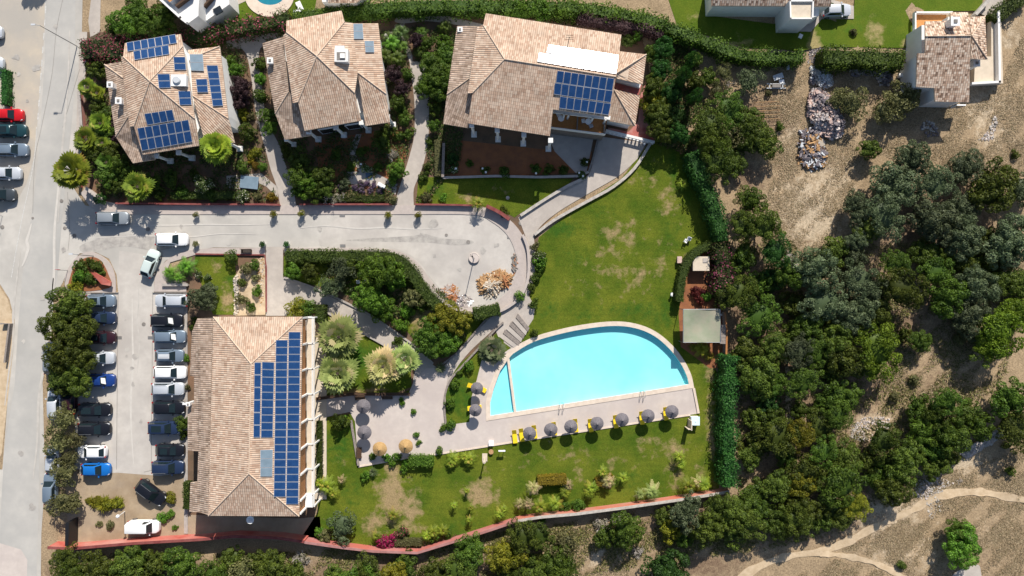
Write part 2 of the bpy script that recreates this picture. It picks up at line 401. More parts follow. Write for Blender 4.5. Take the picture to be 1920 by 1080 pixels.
LM = dict(
 scrub=leafmat('dark olive scrub leaves', (0.040, 0.064, 0.010), (0.148, 0.190, 0.026)),
 green=leafmat('mid green leaves', (0.038, 0.075, 0.01), (0.125, 0.19, 0.022)),
 lime=leafmat('lime pine needles', (0.07, 0.125, 0.01), (0.2, 0.28, 0.022)),
 bright=leafmat('bright green leaves', (0.05, 0.12, 0.012), (0.17, 0.31, 0.03)),
 grey=leafmat('grey green juniper leaves', (0.055, 0.08, 0.036), (0.165, 0.2, 0.1)),
 olive=leafmat('pale olive leaves', (0.085, 0.09, 0.032), (0.24, 0.23, 0.095)),
 yellow=leafmat('yellow green leaves', (0.12, 0.14, 0.012), (0.30, 0.28, 0.025)),
 gold=leafmat('golden hedge leaves', (0.13, 0.10, 0.012), (0.33, 0.23, 0.02)),
 palm=leafmat('fan palm fronds', (0.13, 0.20, 0.04), (0.46, 0.54, 0.18), (0.60, 0.54, 0.26), 0.12),
 palmy=leafmat('yellowing palm fronds', (0.20, 0.20, 0.05), (0.55, 0.50, 0.22), (0.58, 0.44, 0.24), 0.28),
 palmg=leafmat('green palm fronds', (0.10, 0.16, 0.015), (0.34, 0.40, 0.035), (0.36, 0.30, 0.05), 0.1),
 palmd=leafmat('deep green palm fronds', (0.07, 0.12, 0.012), (0.24, 0.31, 0.03), (0.30, 0.28, 0.05), 0.08),
 spike=leafmat('grey green spiky leaves', (0.055, 0.085, 0.035), (0.19, 0.24, 0.11), (0.36, 0.34, 0.2), 0.1),
 ivy=leafmat('ivy hedge leaves', (0.018, 0.06, 0.012), (0.065, 0.17, 0.028)),
 hedge=leafmat('clipped hedge leaves', (0.030, 0.048, 0.008), (0.090, 0.115, 0.018)),
 pinkh=leafmat('hedge leaves with pink flowers', (0.028, 0.050, 0.012), (0.09, 0.12, 0.025), (0.42, 0.10, 0.15), 0.30),
 wineh=leafmat('hedge leaves with wine red flowers', (0.028, 0.045, 0.014), (0.08, 0.10, 0.03), (0.25, 0.05, 0.08), 0.42),
 magenta=leafmat('magenta bougainvillea', (0.22, 0.012, 0.07), (0.50, 0.03, 0.15), (0.05, 0.09, 0.02), 0.2),
 maroon=leafmat('maroon leaves', (0.06, 0.012, 0.014), (0.16, 0.028, 0.032)),
 purple=leafmat('dark purple leaves', (0.035, 0.018, 0.022), (0.10, 0.055, 0.06)),
 lavender=leafmat('lavender flowers', (0.10, 0.06, 0.12), (0.28, 0.18, 0.30), (0.07, 0.10, 0.04), 0.25),
 dead=leafmat('dry grey twiggy leaves', (0.20, 0.18, 0.13), (0.50, 0.45, 0.37), (0.08, 0.09, 0.04), 0.2),
 white=leafmat('leaves with white flowers', (0.05, 0.09, 0.02), (0.14, 0.20, 0.05), (0.7, 0.68, 0.55), 0.12),
)
# ---------------------------------------------------------------- ground sheets
soil = mat('garden soil', (0.15, 0.10, 0.065), (0.10, 0.072, 0.048), 0.8, 0.97, 0.4, c3=(0.20, 0.115, 0.07), scale3=0.22, bscale=8)
redsoil = mat('red garden earth', (0.30, 0.12, 0.05), (0.22, 0.09, 0.045), 0.9, 0.97, 0.4, bscale=8)
paledirt = mat('trodden pale dirt', (0.56, 0.44, 0.30), (0.44, 0.33, 0.21), 1.2, 0.97, 0.3, bscale=8)
dustlot = mat('dusty lot', (0.40, 0.31, 0.21), (0.32, 0.25, 0.18), 0.5, 0.97, 0.3, c3=(0.25, 0.18, 0.11), scale3=0.16, bscale=8)
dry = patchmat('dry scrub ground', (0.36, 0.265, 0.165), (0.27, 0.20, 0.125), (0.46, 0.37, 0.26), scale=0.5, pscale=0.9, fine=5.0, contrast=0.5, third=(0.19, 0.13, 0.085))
lawn_m = patchmat('lawn', (0.055, 0.096, 0.008), (0.125, 0.146, 0.015), (0.29, 0.215, 0.11), scale=0.22, pscale=0.7, fine=6, contrast=0.38, stripes=0.03, third=(0.040, 0.095, 0.010))
lawn2_m = patchmat('neighbour lawn', (0.065, 0.115, 0.010), (0.11, 0.145, 0.015), (0.32, 0.26, 0.12), scale=0.2, pscale=0.6, fine=7, contrast=0.3, third=(0.06, 0.13, 0.012))

def relief(x, y):
    px = x * PXM + 960; py = 540 - y * PXM
    k = max(0.0, min(1.0, (px - 1395) / 90)) if py < 960 else max(0.0, min(1.0, (py - 1055) / 40 if px < 1395 else (px - 1395) / 90))
    return k * 0.13 * (math.sin(x * 0.45 + 1.3) * math.cos(y * 0.5) + 0.5 * math.sin(x * 1.1 + y * 0.9) - 0.6) 
dry_blobs = [(1520, 400, 90, 90, .95), (1560, 330, 60, 50, .7), (1600, 150, 60, 60, .4), (1850, 200, 70, 80, .7), (1890, 60, 40, 60, .6), (1860, 260, 60, 40, .6), (1630, 800, 45, 30, 1.0), (1660, 960, 100, 70, .75),
   (1850, 1000, 80, 60, .4), (1750, 920, 60, 40, .8), (1700, 1030, 120, 60, .6), (1890, 500, 50, 60, .5), (1780, 690, 60, 50, .4), (1130, 1040, 50, 40, .8), (1800, 870, 60, 30, .9), (1290, 10, 60, 50, .4), (1480, 260, 40, 70, .6), (15, 650, 35, 120, .9), (20, 300, 40, 200, .6), (1750, 640, 40, 50, .5)]
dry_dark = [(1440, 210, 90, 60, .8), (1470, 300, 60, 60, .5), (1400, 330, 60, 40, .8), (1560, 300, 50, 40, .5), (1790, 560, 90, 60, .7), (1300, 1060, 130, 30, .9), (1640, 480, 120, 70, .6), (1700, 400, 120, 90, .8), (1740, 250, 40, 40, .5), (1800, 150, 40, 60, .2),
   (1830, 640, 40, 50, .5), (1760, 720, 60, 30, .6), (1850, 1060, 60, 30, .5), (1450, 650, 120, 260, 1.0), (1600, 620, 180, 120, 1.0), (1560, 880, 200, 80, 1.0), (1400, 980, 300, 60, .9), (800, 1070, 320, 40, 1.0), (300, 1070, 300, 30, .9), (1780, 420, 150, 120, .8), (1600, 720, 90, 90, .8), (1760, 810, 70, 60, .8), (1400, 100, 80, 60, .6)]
# the pool is a real hole in the ground
POOL = [(920, 779), (919.5, 755), (926, 729), (938, 695), (953, 673)] + catmull([(962, 663), (1000, 641), (1050, 626), (1100, 616), (1150, 611), (1190, 615), (1225, 629), (1254, 653), (1275, 680), (1287, 704), (1291, 720)], 4)
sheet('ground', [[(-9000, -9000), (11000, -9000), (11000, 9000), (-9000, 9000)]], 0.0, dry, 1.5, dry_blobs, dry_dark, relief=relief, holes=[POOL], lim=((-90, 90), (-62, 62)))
Z = 0.03
tyre_m = mat('faint tyre track', (0.42, 0.395, 0.36), (0.50, 0.47, 0.43), 1.0, 0.9, bscale=14)
tyre_l = mat('pale worn track', (0.55, 0.52, 0.475), (0.50, 0.47, 0.43), 1.5, 0.9)
def flat(name, poly, m, lvl, thick=0.0, **k):
    step = k.pop('step', None)
    return sheet(name, [poly], Z + lvl * 0.006, m, step, thick=thick, **k)
# roads
flat('estate_soil', [(150, 60), (470, 60), (830, 20), (910, 25), (1200, 60), (1215, 110), (1225, 265), (1120, 330), (1010, 430), (1000, 640), (840, 705), (840, 800), (592, 800), (590, 1000), (600, 1018), (400, 1005), (345, 1000), (345, 470), (530, 465), (700, 466), (960, 385), (215, 385), (160, 360), (150, 200)], soil, 0)
flat('main_road', [(62, -600), (166, -600), (152, 180), (146, 300), (140, 355), (160, 385), (225, 400), (600, 400), (880, 400)] + catmull([(890, 402), (925, 415), (955, 441), (969, 478), (968, 515), (950, 550), (915, 572), (870, 574), (835, 555), (808, 527), (783, 494), (755, 475), (720, 467)], 4)[1:] +
     [(530, 465), (400, 464), (345, 474), (312, 488), (296, 505), (289, 530), (287, 880), (140, 880), (145, 548), (222, 548), (219, 515), (205, 485), (180, 473), (150, 475), (130, 500), (118, 530), (100, 560), (80, 700), (85, 900), (78, 1000), (70, 1700), (-300, 1700), (-300, 900), (5, 880), (14, 760), (26, 650), (28, 600), (18, 560), (0, 532), (-300, 520), (-300, 400), (0, 402), (30, 378), (50, 340), (62, 300), (70, 235), (75, 150)], road_old, 1)
flat('road_lane', [(98, -600), (150, -600), (140, 180), (128, 300), (118, 400), (108, 520), (90, 600), (76, 720), (74, 900), (52, 1700), (-20, 1700), (0, 1000), (8, 850), (28, 720), (34, 620), (42, 520), (60, 400), (72, 300), (84, 120)], road_blue, 2)
flat('roadside_parking', [(-300, -600), (86, -600), (84, 60), (76, 150), (70, 240), (63, 300), (50, 345), (30, 380), (0, 402), (-300, 400)], beige, 2)
flat('road_apron', [(-300, 1040), (0, 1018), (40, 1030), (52, 1050), (30, 1700), (-300, 1700)], pave_pale, 3)
flat('cul_de_sac', catmull([(640, 405), (750, 403), (880, 403), (925, 417), (953, 443), (966, 478), (965, 515), (948, 548), (914, 569), (872, 571), (838, 552), (811, 525), (786, 491), (757, 472), (720, 463), (600, 461)], 4, True), asphalt, 2)
flat('road_stain', catmull([(1500 / 4 + 400, 442), (790, 437), (830, 447), (880, 450), (886, 457), (850, 460), (800, 455), (700, 453), (650, 450)], 4, True), stain_m, 3)
flat('road_stain', catmull([(232, 440), (300, 446), (330, 462), (290, 470), (230, 462), (165, 475), (150, 462), (185, 448)], 4, True), stain_m, 3)
flat('parking_lot', [(145, 549), (222, 549), (224, 470), (287, 480), (287, 549), (350, 549), (350, 885), (300, 892), (220, 886), (150, 890)], asphalt, 3)
flat('dusty_lot', [(122, 884), (152, 888), (222, 882), (300, 888), (352, 880), (356, 965), (560, 972), (600, 968), (604, 1016), (380, 1008), (250, 1018), (130, 1026)], dustlot, 2)
flat('dirt_verge', [(-60, 500), (0, 538), (16, 562), (25, 600), (26, 650), (14, 760), (4, 850), (-20, 900), (-60, 900)], paledirt, 3)
flat('gravel_verge', [(176, -40), (190, -40), (188, 60), (170, 70), (166, 40)], pave, 3)
flat('verge_strip', [(150, 60), (164, 60), (158, 200), (152, 330), (146, 350), (141, 300), (146, 180)], pave, 3)
# pavements with kerbs (real steps)
def walk(name, poly, m, h=0.12): return sheet(name, [poly], 0.0, m, thick=h)
ring = catmull([(600, 385), (760, 385), (890, 387), (930, 396), (962, 418), (984, 450), (992, 490), (988, 530), (972, 562), (945, 582), (915, 588), (872, 586), (835, 571), (800, 540), (775, 503), (750, 484), (720, 474), (600, 474)], 5)
ring_in = catmull([(600, 402), (760, 402), (885, 403), (922, 416), (952, 442), (967, 478), (966, 515), (949, 549), (915, 571), (872, 573), (836, 554), (809, 526), (784, 493), (756, 474), (720, 466), (600, 465)], 5)
walk('sidewalk', [(175, 366), (200, 378), (240, 385)] + ring + [(532, 474)] + [(532, 465)] + ring_in[::-1] + [(240, 402), (200, 400), (170, 388), (152, 362), (160, 355)], sidewalk_m)
walk('sidewalk', [(498, 465), (498, 478), (366, 478), (320, 492), (312, 512), (350, 530), (350, 547), (289, 547), (291, 522), (300, 500), (320, 483), (350, 470), (400, 465)], sidewalk_m)
walk('sidewalk', catmull([(218, 549), (217, 520), (208, 495), (190, 479), (168, 472), (145, 482), (128, 505), (122, 530), (130, 548)], 4) + [(150, 549)], sidewalk_m)
walk('kerb', [(345, 549), (352, 549), (353, 1000), (346, 1000)], kerb_m, 0.14)
# garden beds and lawns
flat('garden_bed', catmull([(206, 540), (205, 515), (190, 488), (168, 482), (145, 494), (133, 520), (135, 545)], 4, True), redsoil, 24)
LAWN = [(1006, 470), (1010, 445), (1060, 405), (1110, 370), (1165, 335), (1215, 270), (1232, 235), (1262, 200), (1290, 250), (1305, 330), (1335, 420), (1350, 470), (1300, 480), (1280, 500), (1278, 600), (1285, 655), (1330, 665), (1345, 700), (1348, 923), (1210, 945), (1080, 967), (970, 977), (870, 1012), (782, 1036), (640, 1028), (560, 1016), (596, 960), (592, 785), (665, 775), (840, 700), (900, 650), (985, 580), (1004, 520)]
lawn_tan = [(1150, 470, 45, 60, .42), (1190, 520, 60, 60, .42), (1100, 540, 70, 25, .35), (1240, 500, 30, 60, .4), (920, 880, 70, 25, .3), (1000, 860, 60, 25, .35), (1150, 870, 90, 30, .35), (1310, 880, 20, 40, .4), (1200, 320, 40, 50, .35), (1215, 300, 25, 40, .3), (1165, 440, 60, 35, .55), (1150, 500, 90, 30, .4), (1180, 530, 60, 20, .35), (1255, 380, 25, 45, .6), (1225, 350, 25, 30, .4), (1290, 480, 20, 20, .6), (735, 930, 32, 75, .95), (770, 960, 30, 50, .8), (700, 985, 30, 30, .7), (640, 870, 25, 25, .4), (900, 925, 40, 35, .85), (1260, 840, 60, 28, .55), (1265, 885, 22, 45, .6),
   (1080, 855, 35, 25, .5), (1330, 780, 16, 90, .55), (1325, 700, 20, 30, .6), (1220, 830, 40, 22, .5), (1085, 890, 20, 30, .4), (1340, 850, 8, 80, .6), (860, 960, 20, 15, .3), (1120, 570, 50, 18, .2), (590, 1000, 20, 30, .8), (1030, 835, 15, 15, .4), (1060, 390, 40, 20, .3), (870, 830, 40, 8, .4)]
lawn_deep = [(1080, 480, 60, 30, .45), (1260, 440, 30, 60, .5), (1190, 580, 100, 25, .6), (1100, 590, 60, 15, .5), (1260, 300, 25, 90, .6), (780, 900, 50, 30, .4), (960, 900, 60, 40, .3), (1050, 430, 50, 20, .8), (1130, 400, 40, 20, .5), (1240, 590, 60, 40, .6), (1030, 580, 30, 30, .6), (860, 990, 60, 30, .5), (1170, 900, 60, 40, .5), (660, 930, 40, 60, .5), (640, 830, 40, 60, .7), (1150, 830, 30, 15, .5), (1060, 510, 40, 40, .2)]
sheet('lawn', [LAWN], Z + 0.012, lawn_m, 0.8, lawn_tan, lawn_deep, holes=[POOL])
sheet('lawn', [[(785, 332), (1075, 335), (1060, 352), (972, 402), (965, 408), (940, 395), (895, 384), (780, 383)]], Z + 0.02, lawn_m, 1.0, [(880, 370, 40, 12, .6), (940, 360, 40, 20, .3)], [(820, 355, 30, 20, .7)])
sheet('lawn', [[(366, 480), (440, 480), (445, 540), (440, 590), (400, 590), (366, 500)]], Z + 0.02, lawn_m, 1.0, [(405, 500, 20, 14, .7), (425, 560, 20, 30, .8)], [(430, 520, 20, 15, .7)])
sheet('lawn', [[(532, 480), (745, 482), (800, 545), (880, 582), (930, 590), (870, 655), (830, 672), (790, 655), (755, 610), (700, 592), (640, 545), (565, 530), (532, 520)]], Z + 0.02, lawn_m, 1.0, [(745, 570, 16, 45, 1.0), (790, 600, 30, 40, .8), (850, 665, 10, 10, .5)], [(665, 545, 30, 20, .8)])
sheet('lawn', [[(612, 592), (650, 605), (735, 655), (770, 690), (772, 725), (740, 738), (592, 742), (592, 610)]], Z + 0.02, lawn_m, 1.0, [(680, 733, 90, 6, .8)], [(670, 670, 60, 40, .8)])
sheet('garden_bed', [catmull([(836, 790), (833, 745), (846, 712), (872, 685), (900, 652), (930, 632), (945, 640), (930, 660), (906, 675), (893, 705), (883, 745), (880, 792)], 4, True)], Z + 0.05, lawn_m, 1.0, None, [(860, 740, 60, 60, .7)])
sheet('neighbour_lawn', [[(1240, -40), (1335, -40), (1335, 30), (1450, 45), (1600, 30), (1605, -40), (1850, -60), (1840, 20), (1720, 22), (1702, 90), (1545, 88), (1500, 95), (1400, 90), (1270, 50)]], Z, lawn2_m, 1.0, [(1390, 78, 30, 12, .8), (1640, 60, 22, 40, .7), (1525, 82, 18, 25, .9), (1300, 30, 20, 30, .3), (1700, 80, 20, 15, .6)], [(1600, 50, 60, 30, .5)])
sheet('neighbour_lawn', [[(410, 40), (440, 5), (470, -40), (600, -40), (590, 20), (545, 38), (480, 48), (425, 48)]], Z, lawn2_m, 1.0, None, [(450, 20, 30, 20, .5)])
flat('red_earth', [(850, 262), (1035, 282), (1110, 285), (1105, 322), (960, 332), (832, 332), (832, 268)], redsoil, 2)
flat('red_earth', [(590, 265), (740, 240), (770, 250), (760, 300), (730, 360), (640, 350), (600, 330)], redsoil, 1)
flat('service_yard', [(1283, 505), (1300, 478), (1340, 472), (1352, 560), (1364, 660), (1362, 690), (1330, 690), (1276, 650), (1272, 590)], redsoil, 6)
flat('dry_bed', [(440, 520), (452, 500), (497, 480), (498, 590), (440, 592)], paledirt, 4)
flat('driveway', [(1035, 240), (1132, 256), (1112, 262), (1100, 322), (1080, 325), (1040, 284), (1030, 262)], pave, 4)
# paths
flat('path', catmull([(425, 78), (470, 66), (535, 62), (545, 76), (500, 84), (486, 100), (490, 150), (496, 200), (508, 240), (525, 275), (536, 310), (548, 345), (556, 387)], 5) + catmull([(526, 387), (519, 350), (508, 318), (498, 280), (488, 245), (478, 200), (472, 150), (464, 108), (452, 92), (425, 92)], 5), pave, 5)
flat('path', catmull([(906, 46), (850, 33), (800, 22), (758, 24), (740, 40), (760, 44), (800, 40), (850, 46), (905, 58)], 4), pave, 5)
flat('path', catmull([(742, 50), (752, 62), (772, 100), (774, 115), (788, 116), (798, 128), (803, 165), (804, 250), (796, 300), (786, 330), (776, 355), (776, 387)], 5) + catmull([(741, 387), (745, 365), (758, 325), (770, 285), (777, 250), (777, 190), (771, 140), (766, 110), (746, 72), (737, 56)], 5), pave, 6)
flat('path', catmull([(668, 252), (656, 280), (657, 298), (672, 320), (670, 345)], 4) + catmull([(684, 345), (684, 320), (672, 300), (668, 285), (678, 252)], 4), pave, 5)
flat('path', [(650, 322), (700, 322), (745, 345), (742, 365), (715, 350), (650, 345)], pave, 6)
flat('path', [(425, 330), (490, 325), (520, 350), (522, 372), (500, 350), (478, 340), (460, 356), (425, 352)], pave, 5)
flat('driveway', [(1124, 256), (1212, 268)] + catmull([(1195, 298), (1160, 330), (1105, 362), (1050, 395), (1018, 420), (1002, 440)], 4) + [(998, 470), (984, 440), (972, 408)] + catmull([(974, 406), (1020, 375), (1060, 352), (1095, 335), (1108, 318), (1116, 280)], 4), pave, 8)
flat('path', catmull([(1000, 436), (1003, 470), (1002, 515), (990, 552), (960, 580), (925, 618), (880, 660), (850, 700), (838, 735), (832, 760)], 5) + catmull([(800, 760), (808, 720), (830, 690), (850, 668), (885, 630), (925, 590), (952, 565), (975, 540), (986, 510), (988, 478), (978, 446)], 5), pave, 7)
flat('courtyard', [(499, 463), (531, 463), (531, 520), (560, 530), (590, 542), (660, 575), (704, 598), (766, 640), (790, 662), (812, 684), (835, 700), (836, 760), (770, 760), (775, 712), (778, 690), (728, 652), (675, 622), (630, 595), (592, 572), (560, 560), (556, 592), (499, 592)], pave, 9)
flat('pool_deck', [(592, 750), (660, 741), (768, 740), (778, 712), (800, 690), (842, 690), (834, 745), (836, 797), (880, 791), (884, 745), (894, 712), (903, 676), (925, 666), (944, 662)] + catmull([(954, 655), (996, 634), (1048, 619), (1099, 609), (1151, 604), (1192, 608), (1229, 622), (1260, 648), (1282, 676), (1294, 702)], 3) + [(1298, 728), (1309, 775), (1150, 799), (1000, 822), (830, 849), (672, 873), (666, 790), (656, 772), (592, 786)], pave_pale, 12, holes=[POOL])
flat('dirt_path', band(catmull([(1340, 1130), (1400, 1075), (1470, 1045), (1545, 1032), (1600, 1010), (1650, 983), (1710, 958), (1760, 930), (1830, 922), (1880, 930), (1980, 948)], 10), lambda t: 14 + 2 * math.sin(t * 20) + 2.4 * math.sin(t * 71) + 1.5 * math.sin(t * 133)), paledirt, 8, relief=relief, step=1.2)
flat('dirt_path', band(catmull([(1535, 1036), (1580, 1042), (1640, 1056), (1700, 1086), (1740, 1120)], 8), lambda t: 10 + 2.5 * math.sin(t * 23) + 2 * math.sin(t * 61)), paledirt, 9, relief=relief, step=1.2)
flat('dirt_path', catmull([(1480, 690), (1488, 720), (1484, 760), (1492, 800), (1478, 805), (1472, 760), (1476, 720), (1472, 690)], 3, True), paledirt, 8, relief=relief, step=1.2)
flat('farm_lane', [(1835, 25), (1880, -30), (1905, -30), (1862, 35), (1852, 32)], pave, 3)
flat('concrete_slab', catmull([(1785, 1090), (1792, 1072), (1830, 1058), (1838, 1070), (1835, 1095)], 4, True), pave, 8)
flat('path', [(918, 592), (948, 570), (990, 552), (1003, 575), (1000, 598), (962, 655), (936, 636)], pave, 5)
# steps by the pool: real risers
for k in range(6):
    a = k / 6
    sheet('step', [[(937 + 36 * a, 632 - 45 * a), (968 + 26 * a, 655 - 40 * a), (968 + 26 * a + 3, 648 - 40 * a), (937 + 36 * a + 4, 625 - 45 * a)]], 0.0, greywood if k % 2 else pave, thick=0.14 + 0.03 * k)
# painted lane marks and joints
for k in range(9):
    y = 12 + k * 25; x = 87.5 - y * 0.072
    flat('lane_marking', [(x - 1, y), (x + 1, y), (x + 0.2, y + 13), (x - 1.8, y + 13)], linepaint, 4)
flat('lane_marking', band(catmull([(69, 238), (66, 290), (55, 350), (40, 420), (22, 520)], 5), 1.2), linepaint, 4)
for a, b in (((222, 552), (219, 880)), ((287, 552), (284, 880)), ((270, 885), (300, 878)), ((163, 552), (163, 560))):
    flat('paving_joint', band([a, b], 0.8), seam, 5)
for pts in ([(118, 0), (106, 60), (98, 140), (78, 240), (66, 300), (62, 400)], [(150, 130), (135, 180), (118, 240)], [(1000, 437), (1006, 437)], [(127, 360), (131, 430), (128, 470)]):
    flat('tar_crack', band(catmull(pts, 5), 0.5), seam, 5)
for a, b in (((171, 549), (223, 549)), ((287, 549), (352, 549))):
    mb = MB(); p, q = P(*a), P(*b); mb.box(((p.x + q.x) / 2, p.y, 0.1), ((q - p).length, 0.12, 0.2)); tag(mb.build('kerb', seam), kind='structure')
for i, (a, b, w_) in enumerate((((180, 425), (520, 420), 3), ((180, 445), (480, 440), 2.5), ((560, 425), (830, 430), 3), ((250, 560), (248, 870), 4), ((262, 540), (258, 700), 2.5), ((100, 520), (60, 900), 5), ((112, 300), (96, 640), 5), ((132, 60), (112, 420), 4), ((40, 470), (10, 760), 4), ((60, 420), (45, 500), 6))):
    p0, p1 = Vector(a), Vector(b); rr = random.Random(i)
    flat('tyre_mark', band(catmull([tuple(p0.lerp(p1, t / 5) + Vector((rr.uniform(-3, 3), rr.uniform(-3, 3)))) for t in range(6)], 4), lambda t: w_ * (.35 + .65 * math.sin(math.pi * min(1, max(0, t))))), tyre_m if i % 3 and i > 2 else tyre_l, 6)
rr = random.Random(4)
for i, (x, y, r_) in enumerate(((240, 655, 5), (255, 668, 6), (248, 690, 4), (238, 668, 3), (262, 640, 3), (250, 720, 4), (236, 600, 2.5), (265, 790, 4), (258, 830, 3), (105, 50, 4), (30, 108, 6), (70, 128, 8), (36, 140, 4), (52, 190, 3), (905, 470, 6), (815, 480, 4), (862, 505, 4), (930, 460, 5), (812, 420, 9), (600, 430, 5), (430, 455, 6), (340, 425, 4), (120, 470, 5), (80, 560, 5), (45, 640, 4), (60, 950, 6), (40, 850, 5))):
    flat('oil_spot', catmull([(x + r_ * rr.uniform(.5, 1.3) * math.cos(a * .785), y + r_ * rr.uniform(.5, 1.3) * math.sin(a * .785)) for a in range(8)], 3, True), stain_m if i % 4 else road_old, 7)
# manholes and drains
def vent(px, py, r, label, square=False):
    c = P(px, py); mb = MB()
    if square:
        mb.box((c.x, c.y, Z + .035), (0.75, 0.42, 0.03), mi=0)
        for k in range(5): mb.box((c.x - 0.28 + k * .14, c.y, Z + .053), (0.07, 0.36, 0.012), mi=1)
    else: mb.lathe((c.x, c.y, Z + .02), [(r, 0), (r, .02), (r * .86, .026), (r * .84, .02), (r * .3, .024)], 16)
    tag(mb.build('drain_grate' if square else 'manhole_cover', [seam, metal_g]), label, 'drain' if square else 'manhole', 'drains and manholes in the paving')
for a in ((878, 454, .28, 'round manhole cover at the east end of the dark asphalt patch'), (837, 441, .22, 'small round cover on the pale asphalt above the dark patch'), (278, 430, .30, 'manhole cover in the road between the grey car and the white car'),
          (116, 377, .26, 'faint manhole cover near the street corner by the round palm'), (140, 442, .28, 'manhole cover left of the grey car in the junction'), (122, 428, .25, 'smaller manhole cover in the junction nearest the main road'), (62, 409, .18, 'tiny dark cover in the main road beside the lane line'), (5, 426, .28, 'round cover at the left edge below the parked cars'),
          (270, 608, .28, 'manhole cover in the middle of the car park'), (977, 418, .34, 'dark round cover where the upper driveway meets the ring walk')): vent(*a)
for a in ((642, 404, 0, 'drain grate against the upper kerb of the cul-de-sac road', True), (643, 461, 0, 'drain grate against the lower kerb of the cul-de-sac road', True), (224, 633, 0, 'drain grate on the left joint of the car park', True), (283, 633, 0, 'drain grate on the right joint of the car park', True), (956, 445, 0, 'drain grate at the curved east kerb of the turning circle', True)): vent(*a)

# ---------------------------------------------------------------- swimming pool
c0 = P(1100, 700)
pool = empty('swimming_pool', (c0.x, c0.y, 0), 'large turquoise swimming pool with a curved north side and pale stone coping', 'swimming pool')
pw = [P(*p) for p in POOL]
div = ((953, 673), (967, 780))
mb = MB(); n = len(pw)
for i in range(n):
    a, b = pw[i], pw[(i + 1) % n]
    mb.face([(a.x, a.y, -0.6), (b.x, b.y, -0.6), (b.x, b.y, 0.1), (a.x, a.y, 0.1)])
for t in tessellate_polygon([[Vector((v.x, v.y, 0)) for v in pw]]): mb.face([(pw[i].x, pw[i].y, -0.6) for i in t])
mb.build('basin', [poolfloor], pool)
kid = [(920, 779), (919.5, 755), (926, 729), (938, 695), (953, 673), (966, 778)]
mb = MB(); mb.prism([P(*p)[:2] for p in kid], -0.59, -0.35); mb.build('shallow_basin', [poolfloor2], pool)
mb = MB()
for t in tessellate_polygon([[Vector((v.x, v.y, 0)) for v in pw]]): mb.face([(pw[i].x, pw[i].y, -0.06) for i in t])
mb.build('water', [water_m], pool)
a, b = P(*div[0]), P(*div[1]); mb = MB(); mb.box(((a.x + b.x) / 2, (a.y + b.y) / 2, -0.4), (0.34, (a - b).length + .1, 1.06), rz=math.atan2(-(b.x - a.x), (b.y - a.y)) + math.pi)
mb.build('dividing_wall', [coping_m], pool)
cen = Vector((1110, 700))
outer = []
for i, p in enumerate(POOL):
    q0, q1 = Vector(POOL[i - 1]), Vector(POOL[(i + 1) % len(POOL)])
    d1 = (Vector(p) - q0).normalized(); d2 = (q1 - Vector(p)).normalized()
    n1 = Vector((d1.y, -d1.x)); n2 = Vector((d2.y, -d2.x)); nn = (n1 + n2).normalized(); k = 1 / max(0.45, nn.dot(n1))
    if nn.dot(Vector(p) - cen) < 0: nn = -nn
    outer.append((p[0] + nn.x * 8.5 * k, p[1] + nn.y * 8.5 * k))
mb = MB()
for i in range(n):
    j = (i + 1) % n; a, b = pw[i], pw[j]; c, d = P(*outer[j]), P(*outer[i]); h = 0.16
    mb.face([(a.x, a.y, h), (b.x, b.y, h), (c.x, c.y, h), (d.x, d.y, h)]); mb.face([(d.x, d.y, h), (c.x, c.y, h), (c.x, c.y, 0), (d.x, d.y, 0)]); mb.face([(b.x, b.y, h), (a.x, a.y, h), (a.x, a.y, 0.09), (b.x, b.y, 0.09)])
mb.build('coping', [coping_m], pool)
for lx, ly in ((1053, 760), (1204, 737)):
    mb = MB(); q = P(lx, ly)
    for s in (-.25, .25):
        pts = [(q.x + s, q.y - .55, .16), (q.x + s, q.y - .5, .8), (q.x + s, q.y - .15, .95), (q.x + s, q.y + .25, .7), (q.x + s, q.y + .3, -.5)]
        for u, v in zip(pts, pts[1:]): mb.tube(u, v, .03, n=6)
    for zz in (0.0, -.25): mb.tube((q.x - .25, q.y + .3, zz), (q.x + .25, q.y + .3, zz), .025, n=6)
    mb.build('ladder', [steel], pool)
# neighbour's round pool at the top edge
c0 = P(507, -8)
p2 = empty('swimming_pool', (c0.x, c0.y, 0), 'small round blue pool in the lawn at the top edge', 'swimming pool')
def ell(cx, cy, rx, ry, n=36): return [P(cx + rx * math.cos(2 * math.pi * i / n), cy + ry * math.sin(2 * math.pi * i / n)) for i in range(n)]
A, B = ell(507, -8, 27, 18), ell(506, -8, 46, 40)
mb = MB()
for i in range(36):
    j = (i + 1) % 36; mb.face([(A[i].x, A[i].y, .14), (B[i].x, B[i].y, .14), (B[j].x, B[j].y, .14), (A[j].x, A[j].y, .14)]); mb.face([(B[i].x, B[i].y, 0), (B[j].x, B[j].y, 0), (B[j].x, B[j].y, .14), (B[i].x, B[i].y, .14)])
mb.build('coping', [coping_m], p2)
dk = mat('deep blue pool tile', (0.02, 0.22, 0.30), (0.02, 0.18, 0.26), 1, 0.3)
mb = MB(); mb.face([(v.x, v.y, .10) for v in reversed(A)]); mb.build('water', [dk], p2)
